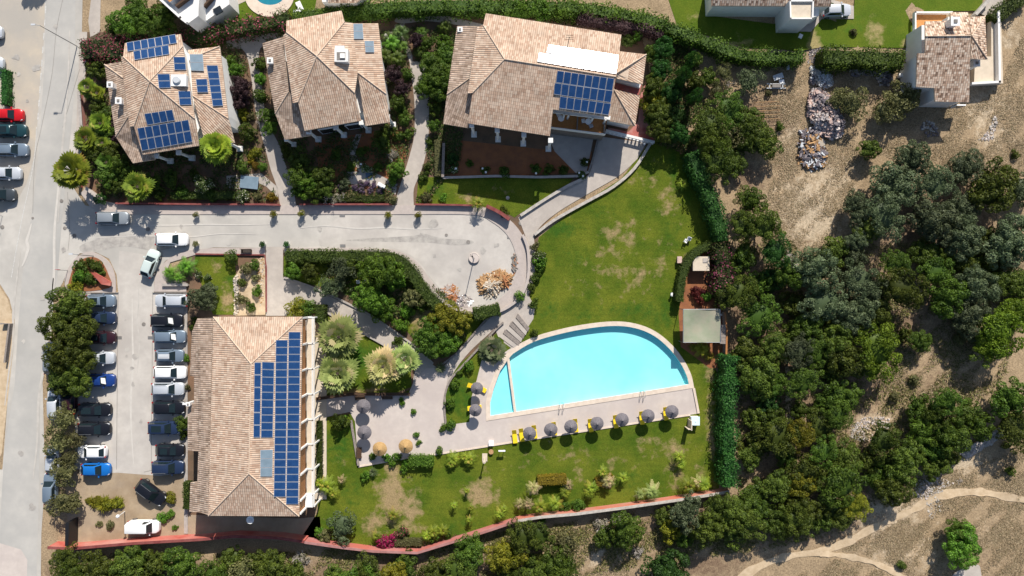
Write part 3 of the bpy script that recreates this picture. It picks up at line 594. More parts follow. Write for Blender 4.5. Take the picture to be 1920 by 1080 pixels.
# ---------------------------------------------------------------- buildings
def ray_plane(px, py, pl):
    """world point seen at (px,py) lying on plane pl = (point, normal)"""
    o = Vector((0, 0, HC)); d = P(px, py) - o; q, nn = pl
    return o + d * ((q - o).dot(nn) / d.dot(nn))
class House:
    def __init__(s, name, px, py, label, cat='house'):
        c = P(px, py); s.r = empty(name, (c.x, c.y, 0), label, cat); s.V = {}
    def v(self, **k):
        for n_, a in k.items(): self.V[n_] = P(*a)
    def pl(s, a, b, c):
        a, b, c = (s.V[x] for x in (a, b, c)); return (a, (b - a).cross(c - a).normalized())
    def on(self, plane, **k):
        for n_, a in k.items(): self.V[n_] = ray_plane(a[0], a[1], plane)
    def roof(s, faces, m, name='roof', thick=0.2, caps=True):
        """each face a string of vertex names; clay tiles laid down each slope, with ridge caps on shared edges"""
        mb = MB(); ed = {}
        for f in faces:
            pts = [s.V[x] for x in f.split()]; ns = f.split()
            nn = Vector((0, 0, 0))
            for i in range(len(pts)): nn += pts[i].cross(pts[(i + 1) % len(pts)])
            if nn.z < 0: pts.reverse(); ns.reverse(); nn = -nn
            nn.normalize()
            u = Vector((-nn.y, nn.x, 0)); u = u.normalized() if u.length > 1e-4 else Vector((1, 0, 0)); vv = nn.cross(u)
            mb.face(pts, 0, [(p.dot(u), p.dot(vv)) for p in pts])
            for i in range(len(pts)):
                k = tuple(sorted((ns[i], ns[(i + 1) % len(ns)]))); ed.setdefault(k, []).append((pts[i], pts[(i + 1) % len(pts)]))
            mb.face([p - Vector((0, 0, thick)) for p in reversed(pts)], 1)
        segs = []
        for k, l in ed.items():
            if len(l) == 1:
                a, b = l[0]; z = Vector((0, 0, thick)); mb.face([a - z, b - z, b, a], 1)
            elif caps:
                a, b = l[0]; segs.append((a, b))
        o = mb.build(name, [m, ridge_m], s.r, merge=False)
        for a, b in segs:
            cap = MB(); cap.tube(a + Vector((0, 0, .02)), b + Vector((0, 0, .03)), .075, n=8)
            c = cap.build('ridge', [ridge_m], s.r, smooth=True); c.parent = o; c.location = (0, 0, 0)
        return o
    def wall(s, poly, z1, m=white, name='wall', z0=-0.1, zref=None, top=None):
        zr = z1 if zref is None else zref
        mb = MB(); mb.prism([P(a, b, zr)[:2] for a, b in poly], z0, z1, 0, None if top is None else 1)
        return mb.build(name, [m] + ([top] if top else []), s.r)
    def column(s, bx, by, z1, w_=0.42, m=white):
        c = P(bx, by); mb = MB(); mb.box((c.x, c.y, .25), (w_ * 1.8, w_ * 1.8, .5)); mb.box((c.x, c.y, .6), (w_ * 1.4, w_ * 1.4, .2))
        mb.lathe((c.x, c.y, .7), [(w_ * .55, 0), (w_ * .5, .3), (w_ * .42, z1 - 1.2)], 14); mb.box((c.x, c.y, z1 - .35), (w_ * 1.5, w_ * 1.5, .3))
        mb.build('column', [m], s.r)
    def panels(s, plane, q, nu, nv, mask=None, name='solar_panel', m=None, gap=0.05):
        """q: four px corners (u0v0, u1v0, u1v1, u0v1) of a grid lying on the roof plane; mask rows of 01"""
        C4 = [ray_plane(a, b, plane) for a, b in q]; nn = plane[1] if plane[1].z > 0 else -plane[1]; m = m or panel_c
        def pt(u, v): return (C4[0] * (1 - u) + C4[1] * u) * (1 - v) + (C4[3] * (1 - u) + C4[2] * u) * v
        for j in range(nv):
            for i in range(nu):
                if mask and mask[j][i] == '0': continue
                gu, gv = gap / (C4[1] - C4[0]).length, gap / (C4[3] - C4[0]).length
                a = [pt((i) / nu + gu / 2, j / nv + gv / 2), pt((i + 1) / nu - gu / 2, j / nv + gv / 2), pt((i + 1) / nu - gu / 2, (j + 1) / nv - gv / 2), pt(i / nu + gu / 2, (j + 1) / nv - gv / 2)]
                cc = sum(a, Vector()) / 4; ins = [cc + (p - cc) * (1 - 0.045 / max(.3, (p - cc).length)) for p in a]
                mb = MB(); t0, t1 = nn * .10, nn * .14
                if (a[1] - a[0]).cross(a[2] - a[1]).dot(nn) < 0: a.reverse(); ins.reverse()
                for k in range(4):
                    l = (k + 1) % 4
                    mb.face([a[k] + t1, a[l] + t1, ins[l] + t1, ins[k] + t1], 1); mb.face([a[k] + t0, a[l] + t0, a[l] + t1, a[k] + t1], 1)
                mb.face([p + t1 for p in ins], 0); mb.face([p + t0 for p in reversed(a)], 1)
                mb.build(name, [m, panel_f], s.r)
    def window(s, a, b, z0, z1, m=glass_d, name='window', fm=whitem, out=0.04):
        """window standing in a wall between ground points a and b (px at z=0)"""
        A, B = (a if isinstance(a, Vector) else P(*a)), (b if isinstance(b, Vector) else P(*b)); d = (B - A); L_ = d.length; d.normalize(); rz = math.atan2(d.y, d.x); c = (A + B) / 2
        mb = MB(); mb.box((c.x, c.y, (z0 + z1) / 2), (L_, 0.06 + out * 2, z1 - z0), rz)
        o = mb.build(name, [m], s.r)
        fr_ = MB()
        for zz in (z0, z1): fr_.box((c.x, c.y, zz), (L_ + .16, .1 + out * 2, .09), rz)
        for e in (A, B): fr_.box((e.x, e.y, (z0 + z1) / 2), (.09, .104 + out * 2, z1 - z0 - .09), rz)
        f = fr_.build('frame', [fm], s.r); f.parent = o; f.location = (0, 0, 0)
        return o

# villa with blue panels, upper left
h = House('villa', 315, 190, 'upper left tiled villa with blue solar panels scattered over its roof')
h.v(ap=(281, 152, 7.8), nw=(231, 106, 6.6), ne=(343, 87, 6.6), sw=(251, 237, 6.3), se=(365, 222, 6.3))
pn, pe, ps, pw_ = h.pl('ap', 'nw', 'ne'), h.pl('ap', 'ne', 'se'), h.pl('ap', 'sw', 'se'), h.pl('ap', 'nw', 'sw')
h.on(pn, a=(234, 81), b=(338, 64)); h.on(ps, c=(268, 290), d=(373, 273)); h.on(pw_, e=(227, 106), f=(243, 237))
h.roof(['ap nw a b ne', 'ap ne se', 'ap se d c sw', 'ap sw f e nw'], tile_main)
h.v(w1=(357, 110, 6.0), w2=(361, 179, 6.0), w3=(412, 87, 4.9), w4=(428, 222, 4.9), w5=(352, 94, 5.5), w6=(383, 262, 4.9), w7=(440, 268, 3.9))
h.roof(['w1 w5 w3', 'w1 w3 w4 w2', 'w2 w4 w7 w6'], tile_main, 'side_roof')
h.v(x1=(196, 121, 4.6), x2=(231, 146, 5.8), x3=(243, 215, 5.8), x4=(217, 256, 4.6), x5=(226, 116, 5.4), x6=(249, 306, 4.1), x7=(291, 299, 4.2), x8=(262, 240, 5.6))
h.roof(['x1 x5 x2', 'x1 x2 x3 x4', 'x3 x4 x6 x7 x8'], tile_old, 'side_roof')
h.wall([(206, 130), (230, 120), (240, 88), (334, 72), (346, 98), (405, 96), (424, 215), (425, 232), (372, 236), (366, 252), (258, 262), (226, 250)], 4.55, zref=5)
h.wall([(240, 95), (333, 78), (346, 100), (362, 215), (366, 240), (264, 262), (246, 180), (238, 112)], 5.2, zref=5.2, name='upper_wall', z0=4.5)
for b_ in ((322, 303), (362, 297), (452, 280)): h.column(*b_, 4.4)
h.panels(pn, [(238, 81), (330, 65), (333, 82), (240, 98)], 7, 1); h.panels(pn, [(251, 97), (317, 85), (319, 103), (253, 114)], 5, 1)
h.panels(pe, [(325, 107), (348, 107), (350, 132), (327, 132)], 1, 2); h.panels(pe, [(295, 139), (319, 139), (321, 165), (298, 166)], 1, 2); h.panels(pe, [(334, 171), (358, 171), (360, 197), (337, 198)], 1, 2)
pwg = h.pl('w1', 'w3', 'w4')
h.panels(pwg, [(387, 123), (409, 123), (419, 199), (399, 200)], 1, 6); h.panels(pwg, [(367, 149), (389, 148), (391, 174), (370, 174)], 1, 2)
h.panels(ps, [(271, 213), (324, 205), (329, 226), (277, 235)], 4, 1); h.panels(ps, [(258, 240), (354, 224), (362, 266), (267, 283)], 7, 2)
h.panels(pwg, [(355, 102), (381, 102), (383, 134), (358, 133)], 1, 2, name='water_collector', m=collector_m)
q = ray_plane(336, 152, pe); mb = MB()
mb.box((q.x + .1, q.y, q.z), (1.9, 1.4, .6)); mb.box((q.x + .1, q.y, q.z + .33), (2.0, 1.5, .07)); mb.lathe((q.x - .1, q.y, q.z + .36), [(.5, 0), (.52, .15), (.42, .25)], 14, 1); mb.build('roof_tank_box', [white, lightgrey], h.r)
def chimney(h, px, py, z, s=.7, hh=1.1, cowl=True, m=white):
    c = P(px, py, z); mb = MB(); mb.box((c.x, c.y, z - hh / 2), (s, s, hh + .6)); mb.box((c.x, c.y, z + .33), (s * 1.3, s * 1.3, .1))
    mb.box((c.x, c.y, z + .42), (s * .5, s * .5, .1), mi=1); mb.build('chimney', [m, seam], h.r)
chimney(h, 209, 160, 5.9, .6); chimney(h, 225, 190, 5.9, .65)
# middle villa
h = House('villa', 612, 145, 'middle tiled villa without panels, between the two garden paths')
h.v(ap=(594, 105, 8.7), nw=(537, 60, 7.3), ne=(646, 41, 7.3), sw=(559, 191, 7.1), se=(665, 174, 7.1))
pn, pe, ps, pw_ = h.pl('ap', 'nw', 'ne'), h.pl('ap', 'ne', 'se'), h.pl('ap', 'sw', 'se'), h.pl('ap', 'nw', 'sw')
h.on(pn, a=(537, 39), b=(640, 20)); h.on(ps, c=(571, 245), d=(677, 226)); h.on(pw_, e=(531, 67), f=(549, 193)); h.on(pe, g=(661, 43), i=(671, 136))
h.roof(['ap nw a b ne', 'ap ne g i se', 'ap se d c sw', 'ap sw f e nw'], tile_main)
h.v(w1=(661, 44, 6.9), w2=(671, 136, 6.9), w3=(709, 44, 5.9), w4=(724, 176, 5.9), w5=(731, 229, 5.1), w6=(685, 236, 5.1))
h.roof(['w1 w3 w4 w2', 'w2 w4 w5 w6'], tile_main, 'side_roof')
h.v(x1=(492, 81, 5.3), x2=(531, 69, 6.3), x3=(541, 172, 6.3), x4=(516, 213, 5.3), x6=(534, 262, 4.6), x7=(584, 254, 4.7), x8=(562, 195, 5.9))
h.roof(['x1 x2 x3 x4', 'x3 x4 x6 x7 x8'], tile_old, 'side_roof')
h.wall([(502, 88), (542, 75), (545, 45), (636, 30), (650, 52), (702, 54), (720, 190), (680, 210), (570, 226), (524, 220)], 4.8, zref=5)
h.wall([(545, 50), (634, 34), (648, 52), (662, 165), (664, 188), (573, 205), (558, 175), (545, 66)], 6.2, zref=6.2, name='upper_wall', z0=4.4)
for b_ in ((598, 262), (646, 254), (692, 245), (738, 235)): h.column(*b_, 5.0)
for b_ in ((553, 272),): h.column(*b_, 3.9, .35)
pwb = h.pl('w1', 'w3', 'w4'); h.panels(pwb, [(662, 45), (680, 45), (682, 74), (663, 74)], 1, 2, name='water_collector', m=collector_m); h.panels(pwb, [(683, 77), (701, 77), (702, 99), (685, 99)], 1, 2, name='skylight', m=collector_m)
q = ray_plane(642, 107, pe); mb = MB(); mb.box((q.x, q.y, q.z + .1), (1.7, 1.6, 1.1)); mb.box((q.x, q.y - .1, q.z + .66), (1.1, 1.0, .06), mi=1); mb.box((q.x + .2, q.y - .1, q.z + .75), (.6, .6, .16)); mb.box((q.x - .2, q.y + .9, q.z + .35), (1.2, .7, .5)); mb.build('roof_vent_box', [white, seam], h.r)
chimney(h, 508, 115, 5.9, .6)
h.window((606, 251), (636, 246), 0.2, 2.4); h.window((655, 243), (680, 239), 0.2, 2.4)
# right villa with terrace
h = House('villa', 1025, 150, 'large upper right villa with glaring panels and an orange tiled balcony')
h.v(r1=(946, 111, 9.0), r2=(1155, 144, 9.0), nw=(906, 47, 7.72), sw=(886, 174, 7.7))
pn, ps, pw_ = h.pl('r1', 'r2', 'nw'), h.pl('r1', 'r2', 'sw'), h.pl('r1', 'nw', 'sw')
h.on(pn, a=(911, 25), b=(1165, 65), c=(1161, 100)); h.on(ps, d=(877, 231), e=(1031, 255), f=(1037, 205), g=(1142, 219)); h.on(pw_, i=(895, 50), j=(877, 175))
h.roof(['r1 nw a b c r2', 'r1 r2 g f e d sw', 'r1 sw j i nw'], tile_main)
h.v(x1=(857, 49, 6.1), x2=(895, 49, 6.9), x3=(880, 147, 6.9), x4=(838, 177, 6.1), x5=(831, 232, 5.4), x6=(878, 240, 5.4), x7=(889, 178, 6.5))
h.roof(['x1 x2 x3 x4', 'x3 x4 x5 x6 x7'], tile_old, 'side_roof')
h.v(y1=(1156, 137, 7.6), y2=(1161, 96, 6.8), y3=(1212, 102, 6.5), y4=(1205, 158, 6.4), y5=(1156, 147, 7.2))
h.roof(['y1 y2 y3', 'y1 y3 y4 y5'], tile_main, 'side_roof')
h.v(z1=(1151, 167, 6.3), z2=(1200, 179, 5.4), z3=(1191, 236, 4.9), z4=(1137, 226, 4.9))
h.roof(['z1 z2 z3', 'z1 z3 z4'], tile_main, 'side_roof')
h.wall([(864, 58), (898, 58), (915, 36), (1156, 74), (1156, 104), (1203, 110), (1197, 150), (1150, 148), (1140, 206), (1036, 200), (1028, 232), (880, 215), (846, 200), (842, 170)], 5.2, zref=5)
h.wall([(915, 45), (1152, 82), (1148, 142), (1140, 196), (1036, 184), (892, 168), (898, 150)], 6.7, zref=6.7, name='upper_wall', z0=4.6)
h.wall([(1144, 148), (1203, 160), (1196, 182), (1186, 228), (1140, 218)], 4.4, zref=4.2, m=white, top=redpave)
h.wall([(1156, 146), (1202, 158), (1200, 164), (1155, 152)], 4.9, zref=5.0, name='parapet')
terr = [(1036, 204), (1140, 218), (1133, 254), (1031, 241)]
h.wall(terr, 3.2, zref=3.2, name='terrace_block', m=mat('painted porch shade', (.16, .13, .11), (.22, .18, .15), 2, .9), top=terra)  # solid front coloured dark, painting in the shade of an open porch
def parapet(h, pts, z0, z1, t=.16, m=white, name='parapet', zr=None):
    mb = MB()
    for a, b in zip(pts, pts[1:]):
        A, B = P(*a, zr if zr is not None else z0), P(*b, zr if zr is not None else z0); c = (A + B) / 2; d = B - A
        mb.box((c.x, c.y, (z0 + z1) / 2), (d.length + t * .9, t, z1 - z0), math.atan2(d.y, d.x))
    return mb.build(name, [m], h.r)
parapet(h, [(1031, 241), (1133, 254)], 3.2, 4.1, .10); parapet(h, [(1083, 212), (1081, 247)], 3.2, 4.0, .12, seam, 'divider'); parapet(h, [(1134, 220), (1131, 253)], 3.2, 4.1, .12, seam, 'divider')
for u in (.2, .28, .72, .95):
    mb = MB(); a = P(1037 + 103 * u, 213 + 13 * u, 5); mb.box((a.x, a.y, 4.3), (.22, .22, 2.2)); mb.build('terrace_post', [white], h.r)
parapet(h, [(1037, 208), (1141, 221)], 5.1, 5.4, .5, white, 'terrace_beam', zr=5.3)
mb = MB()
for k in range(13):
    u = k / 12; a = P(1137 + 85 * u, 247 + 20 * u, .5); mb.lathe((a.x, a.y, 0), [(.14, 0), (.09, .3), (.15, .5), (.08, .9)], 8)
for z_ in (.02, .95):
    a, b = P(1135, 246, .5), P(1226, 268, .5); c = (a + b) / 2; d = b - a; mb.box((c.x, c.y, z_), (d.length, .34, .14), math.atan2(d.y, d.x))
mb.build('balustrade', [white], h.r)
mb = MB(); mb.prism([P(*p)[:2] for p in ((1140, 240), (1178, 248), (1196, 228), (1200, 180), (1212, 150), (1222, 215), (1229, 262), (1224, 266), (1138, 247))], 0, .25); mb.build('red_terrace', [redpave], h.r)
for b_ in ((889, 253), (934, 262), (981, 270), (1028, 280)): h.column(*b_, 6.0)
PT = h.r
h.panels(pn, [(1028, 84), (1160, 104), (1158, 121), (1024, 100)], 10, 1); h.panels(pn, [(1010, 99), (1158, 121), (1155, 140), (1007, 117)], 11, 1)
h.panels(ps, [(1045, 132), (1152, 147), (1148, 171), (1042, 155)], 8, 1); h.panels(ps, [(1040, 155), (1149, 170), (1145, 193), (1038, 177)], 8, 1); h.panels(ps, [(1050, 180), (1146, 194), (1141, 216), (1048, 203)], 7, 1)
q = ray_plane(1066, 78, pn); mb = MB(); mb.tube(q, q + Vector((0, 0, 1.6)), .04, n=6)
for k in (-1, 0, 1): mb.tube(q + Vector((-.5 + .1 * k, .25 * k, 1.5)), q + Vector((.5, .25 * k, 1.5)), .03, n=5)
mb.build('aerial', [darkwood], h.r); chimney(h, 863, 57, 6.0, .5)
# long panelled building
h = House('apartment_building', 470, 780, 'long tiled building with a wide blue solar array beside the car park', 'building')
h.v(n=(471, 682, 8.3), s=(467, 888, 8.3), nw=(400, 594, 6.6), ne=(567, 594, 6.6), sw=(391, 967, 6.6), se=(561, 968, 6.6))
h.roof(['n nw ne', 'n ne se s', 's se sw', 's sw nw n'], tile_main)
h.v(a=(399, 596, 5.9), b=(391, 966, 5.9), c=(370, 597, 5.2), d=(360, 622, 4.7), e=(356, 704, 4.5), f=(364, 706, 4.8), g=(364, 756, 4.8), i=(352, 757, 4.4), j=(352, 845, 4.4), k=(372, 846, 5.0), l=(370, 903, 4.9), m=(357, 905, 4.5), o=(355, 960, 4.4), p=(375, 960, 5.1))
h.roof(['a c d e f g i j k l m o p b'], tile_old, 'lower_roof')
h.wall([(392, 606), (560, 604), (554, 955), (398, 955), (376, 948), (376, 620)], 4.4, zref=5)
h.wall([(405, 604), (560, 604), (554, 955), (398, 955)], 6.0, zref=6.0, name='upper_wall', z0=4.3)
pe = h.pl('n', 'ne', 'se')
h.panels(pe, [(541, 622), (564, 622), (560, 945), (536, 945)], 1, 23)
h.panels(pe, [(517, 637), (540, 637), (536, 931), (513, 931)], 1, 21)
h.panels(pe, [(491, 678), (515, 679), (512, 820), (489, 820)], 1, 10)
h.panels(pe, [(477, 679), (490, 679), (488, 820), (475, 820)], 1, 6)
h.panels(pe, [(488, 843), (512, 842), (511, 893), (488, 893)], 1, 3, name='water_collector', m=collector_m)
# east side: bays with timber shutters, white fins and railings
ys = [600, 650, 699, 748, 797, 845, 893, 941]
ex = P(562, 600, 6).x
mb = MB(); yy = [P(564, y - 3, 6).y for y in ys] + [P(562, 962, 6).y]
for i, y in enumerate(yy[:8] + [yy[8]]): mb = MB(); mb.box((ex + .12, y, 3.1), (.30, .20, 6.3)); mb.box((ex + .55, y, 3.05), (1.0, .18, .24)); mb.box((ex + 1.05, y, 1.6), (.18, .18, 3.2)); mb.build('frame', [white], h.r)
for i in range(8):
    ya, yb = yy[i] - .11, yy[i + 1] + .11; c = (ya + yb) / 2; l = abs(ya - yb)
    mb = MB(); mb.box((ex - .02, c, 4.75), (.10, l, 2.3)); mb.build('shutter', [woodm], h.r)
    mb = MB(); mb.box((ex + .5, c, 3.02), (.95, l, .12)); mb.build('balcony_slab', [cream], h.r)
    mb = MB(); mb.box((ex + 1.05, c, 4.0), (.12, l, .12)); mb.box((ex + 1.05, c, 3.15), (.10, l, .14)); mb.box((ex + .55 if i == 7 else ex + 1.02, c, 3.55), (.9 if i == 7 else .03, l, .9 if i == 7 else .05)); mb.build('railing', [white], h.r)
    mb = MB(); mb.box((ex - .03, c, 1.3), (.08, l, 2.4)); mb.build('glass_door', [glass_d if i % 2 else woodm], h.r)
mb = MB(); mb.box((ex + 1.0, (yy[0] + yy[8]) / 2, .12), (1.8, abs(yy[0] - yy[8]), .2)); mb.build('plinth', [cream], h.r)
chimney(h, 355, 757, 5.0, .4); q = P(469, 975, 5.6); mb = MB(); mb.lathe((q.x, q.y, 5.2), [(.08, -.6), (.08, 0), (.45, .25), (.5, .4), (.42, .36), (.1, .1)], 18); mb.tube((q.x, q.y, 4.6), (q.x, q.y + .7, 4.6), .04); mb.build('satellite_dish', [whitem], h.r)
for y in (640, 700, 790, 880): a = P(376, y, 4.4); h.window(Vector((a.x - .02, a.y, 0)), Vector((a.x - .02, a.y - 1.3, 0)), 1.0, 2.3)
# house upper right
h = House('house', 1780, 115, 'white house with brown tiled roofs on the dry plot at the upper right')
h.v(ra=(1735, 68, 6.4), rb=(1820, 67, 6.4), na=(1735, 40, 5.1), nb=(1782, 39, 5.1), nc=(1782, 23, 4.6), nd=(1815, 23, 4.6), sw=(1720, 162, 4.1), se=(1817, 192, 3.7))
pn, ps = h.pl('ra', 'rb', 'nc'), h.pl('ra', 'rb', 'se')
h.on(pn, na=(1735, 40), nb=(1782, 39), nd=(1815, 23)); h.on(ps, a=(1735, 100), b=(1720, 100), c=(1718, 163), d=(1752, 165), e=(1753, 190), f=(1817, 192))
h.roof(['ra na nb nc nd rb', 'ra rb f e d c b a'], tile_red)
h.v(x0=(1822, 67, 5.5), x1=(1816, 32, 4.6), x2=(1847, 30, 4.2), x3=(1851, 111, 4.2), x4=(1820, 110, 4.6))
h.roof(['x0 x1 x2', 'x0 x2 x3', 'x0 x3 x4'], tile_red, 'side_roof')
h.wall([(1733, 44), (1780, 44), (1783, 28), (1813, 28), (1815, 34), (1843, 34), (1846, 106), (1817, 108), (1813, 186), (1757, 185), (1756, 162), (1722, 159), (1722, 104), (1733, 98)], 3.6, zref=4.2)
mb = MB(); mb.prism([P(*p)[:2] for p in ((1850, 28), (1866, 25), (1868, 30), (1872, 160), (1818, 162), (1820, 110), (1850, 110))], 0, .9); mb.build('terrace', [cream], h.r)
parapet(h, [(1866, 26), (1868, 156), (1818, 159)], .9, 1.6, .3)
mb = MB(); mb.prism([P(*p)[:2] for p in ((1712, 26), (1770, 28), (1770, 48), (1734, 48), (1732, 100), (1712, 100))], 0, .5); mb.build('terrace', [terra], h.r)
parapet(h, [(1712, 100), (1712, 26), (1780, 26)], .5, 1.1, .2)
chimney(h, 1788, 42, 6.6, .9, 1.3); chimney(h, 1828, 120, 3.0, .7, 1.6)
h.window((1709, 130), (1709, 120), 1.1, 2.2); h.window((1775, 205), (1790, 205), 1.0, 2.2); h.window((1728, 172), (1748, 172), 1.0, 2.2)
# white house at the top edge
h = House('house', 1450, 15, 'long white house with a cream flat roofed block at the top edge')
h.v(a=(1333, -25, 4.8), b=(1560, -25, 4.8), c=(1334, 11, 3.6), d=(1558, 12, 3.6)); h.roof(['a b d c'], tile_red)
h.wall([(1335, -40), (1556, -40), (1554, 12), (1337, 11)], 3.4, zref=3.6)
h.wall([(1479, 2), (1524, 2), (1523, 37), (1480, 37)], 4.7, zref=4.7, top=cream, name='flat_roofed_block')
parapet(h, [(1480, 3), (1523, 3), (1522, 36), (1481, 36), (1480, 3)], 4.7, 5.0, .18)
h.wall([(1524, 14), (1536, 13), (1535, 30), (1524, 32)], 2.8, zref=2.8, name='annexe')
mb = MB(); mb.prism([P(*p)[:2] for p in ((1330, 24), (1475, 24), (1466, 44), (1462, 58), (1520, 60), (1540, 36), (1600, 36), (1600, 12), (1560, 0), (1330, 0))], 0, .12); mb.build('plinth', [pave], h.r)
for x in (1380, 1405, 1425, 1445, 1460): h.window((x, 24.5), (x + 9, 24.5), .3, 2.2)
# white villa top left
h = House('villa', 370, 10, 'white terraced villa with brown railings cut by the top left edge')
h.wall([(296, -60), (296, -6), (342, 36), (352, 44), (372, 30), (376, -60)], 5.6, zref=5.6, top=white)
h.wall([(376, -60), (372, 30), (366, 46), (388, 38), (430, 8), (424, -60)], 3.4, zref=3.4, top=white)
h.wall([(300, -60), (300, -14), (318, 4), (345, -14), (345, -60)], 6.6, zref=6.6, top=terra, z0=5.5, name='roof_room')
parapet(h, [(335, 14), (362, -6)], 5.62, 6.3, .28, darkwood, 'railing'); parapet(h, [(372, 44), (381, 22), (404, -4)], 3.42, 4.2, .22, darkwood, 'railing')
parapet(h, [(296, -6), (342, 36), (352, 44)], 5.62, 6.2, .3)
for a, b in (((381, 2), (396, 0)), ((404, 18), (414, 22))):
    A, B = P(*a, 3.5), P(*b, 3.5); mb = MB(); mb.box(((A.x + B.x) / 2, (A.y + B.y) / 2, 3.5), (1.1, .9, .2), .5); mb.build('skylight', [glass_d], h.r)
flat('patio', [(425, 45), (432, 6), (445, -40), (480, -40), (466, 0), (440, 12), (428, 46)], beige, 6)
h = House('house', 648, -10, 'corner of a tiled roof house above the middle villa at the top edge')
h.v(a=(612, -45, 5.2), b=(700, -45, 5.2), c=(615, 5, 3.9), d=(668, 5, 3.9), e=(690, -10, 4.1)); h.roof(['a c d e b'], tile_red)
h.wall([(603, -40), (690, -40), (680, -10), (664, 2), (603, 2)], 3.3, zref=3.5)

# ---------------------------------------------------------------- garden walls
def gwall(pts, z1, t, label, m=redwall, cap=redtop, n_smooth=0, z0=-.1, name='garden_wall', zr=None, cat='wall'):
    if n_smooth: pts = catmull(pts, n_smooth)
    A = [P(a, b, z1 if zr is None else zr) for a, b in pts]; cx, cy = A[0].x, A[0].y
    r = empty(name, (cx, cy, 0), label, cat)
    for nm, mm, tt, za, zb in (('wall_face', m, t, z0, z1 - .06), ('coping', cap, t + .12, z1 - .06, z1)):
        mb = MB(); o1, o2 = [], []
        for i, p in enumerate(A):
            a, b = A[max(0, i - 1)], A[min(len(A) - 1, i + 1)]; d = (b - a); d.z = 0; d.normalize(); nrm = Vector((-d.y, d.x, 0)) * tt / 2
            o1.append(p + nrm); o2.append(p - nrm)
        for i in range(len(A) - 1):
            q = [o1[i], o2[i], o2[i + 1], o1[i + 1]]
            T = [(v.x, v.y, zb) for v in q]; B = [(v.x, v.y, za) for v in q]
            mb.face(T); mb.face([B[0], B[3], T[3], T[0]]); mb.face([B[2], B[1], T[1], T[2]])
            if i == 0: mb.face([B[1], B[0], T[0], T[1]])
            if i == len(A) - 2: mb.face([B[3], B[2], T[2], T[3]])
        mb.build(nm, [mm], r)
    return r
gwall([(216, 381), (300, 382), (400, 383), (488, 383), (524, 384)], .7, .12, 'low dark red wall along the sidewalk below the upper left villa')
gwall([(561, 383), (650, 383), (735, 383)], .7, .12, 'low dark red wall between the two path openings')
gwall([(778, 383), (850, 384), (888, 385)], .7, .12, 'low dark red wall right of the second path opening')
gwall([(912, 386), (935, 397), (955, 411)], 1.1, .35, 'short curved dark red wall at the corner of the turning circle', n_smooth=4)
gwall([(366, 476), (430, 477), (496, 478), (499, 500), (499, 585)], .3, .06, 'thin red edging wall round the small dry garden north of the long building')
gwall([(303, 534), (352, 534)], .5, .25, 'short pink wall behind the palms at the car park entrance', m=sidewalk_m, cap=kerb_m)
gwall([(89, 1027), (132, 1029), (249, 1019), (373, 1012), (440, 1006), (520, 1009), (570, 1016)], 2.1, .24, 'tall red boundary wall along the bottom below the car park')
gwall([(570, 1017), (640, 1027), (700, 1034), (782, 1037), (870, 1010), (920, 994), (970, 977)], 1.8, .2, 'pink boundary wall that bends along the bottom of the lawn', m=mat('pink wall paint', (0.42, 0.20, 0.19), (0.38, 0.12, 0.11), .5, .85, c3=(0.42, 0.12, 0.09), scale3=.2), cap=mat('pink wall cap', (0.38, 0.2, 0.19), (0.3, 0.13, 0.12), 1, .85))
gwall([(970, 977), (1012, 970), (1080, 964), (1180, 951), (1290, 935), (1368, 922)], 1.7, .26, 'orange red boundary wall rising to the ivy hedge', m=mat('orange wall paint', (0.48, 0.13, 0.08), (0.42, 0.22, 0.17), .35, .85), cap=stone_m)
gwall([(126, 980), (125, 1024)], 2.2, .35, 'dark gate wall at the corner of the dusty lot', m=blackm, cap=blackm, name='gate_wall')
gwall([(147, 170), (152, 240), (147, 330), (146, 350)], .9, .3, 'pinkish low wall behind the palms along the main road', m=redwall, cap=kerb_m)
gwall([(160, 352), (178, 366), (192, 374)], .8, .3, 'pale curved wall below the round palm at the street corner', m=sidewalk_m, cap=pave_pale, n_smooth=4)
gwall([(832, 268), (830, 332)], .8, .25, 'stone edge wall on the left of the red earth bed', m=stone_m, cap=greywood)
gwall([(830, 333), (930, 330), (1010, 332), (1085, 330), (1104, 322)], .45, .22, 'low stone edging under the red earth bed', m=stone_m, cap=kerb_m)
gwall([(1122, 258), (1113, 295), (1104, 322)], .5, .15, 'thin dark edging between the balcony yard and the driveway', m=seam, cap=seam)
gwall(catmull([(1002, 440), (1040, 412), (1100, 378), (1150, 350), (1190, 315), (1220, 268)], 4), .45, .28, 'rough stone edging on the lawn side of the driveway', m=stone_m, cap=stone_m)
gwall(catmull([(976, 404), (1020, 375), (1062, 350), (1096, 334)], 4), .45, .28, 'rough stone edging on the upper side of the driveway', m=stone_m, cap=stone_m)
gwall(catmull([(980, 440), (990, 470), (990, 520), (976, 556), (945, 580), (915, 587), (872, 585), (838, 571), (806, 540)], 4), .55, .22, 'pale pink kerb wall round the outside of the turning circle', m=sidewalk_m, cap=sidewalk_m)
gwall(catmull([(532, 520), (592, 541), (660, 573), (704, 597), (766, 640), (792, 662), (812, 682)], 4), .3, .14, 'thin edging on the upper side of the diagonal path', m=greywood, cap=kerb_m)
gwall(catmull([(592, 573), (630, 596), (675, 622), (728, 652), (776, 688), (778, 712), (768, 738)], 4), .3, .14, 'thin edging on the lower side of the diagonal path', m=greywood, cap=kerb_m)
gwall(catmull([(836, 796), (833, 750), (843, 715), (866, 687), (900, 650), (925, 622), (944, 604)], 4), .35, .14, 'curved timber edging between the path and the poolside bed', m=greywood, cap=greywood)
gwall([(830, 683), (856, 663), (882, 633), (908, 603), (935, 582)], .3, .14, 'timber edging of the tree garden beside the sloping path', m=greywood, cap=greywood)
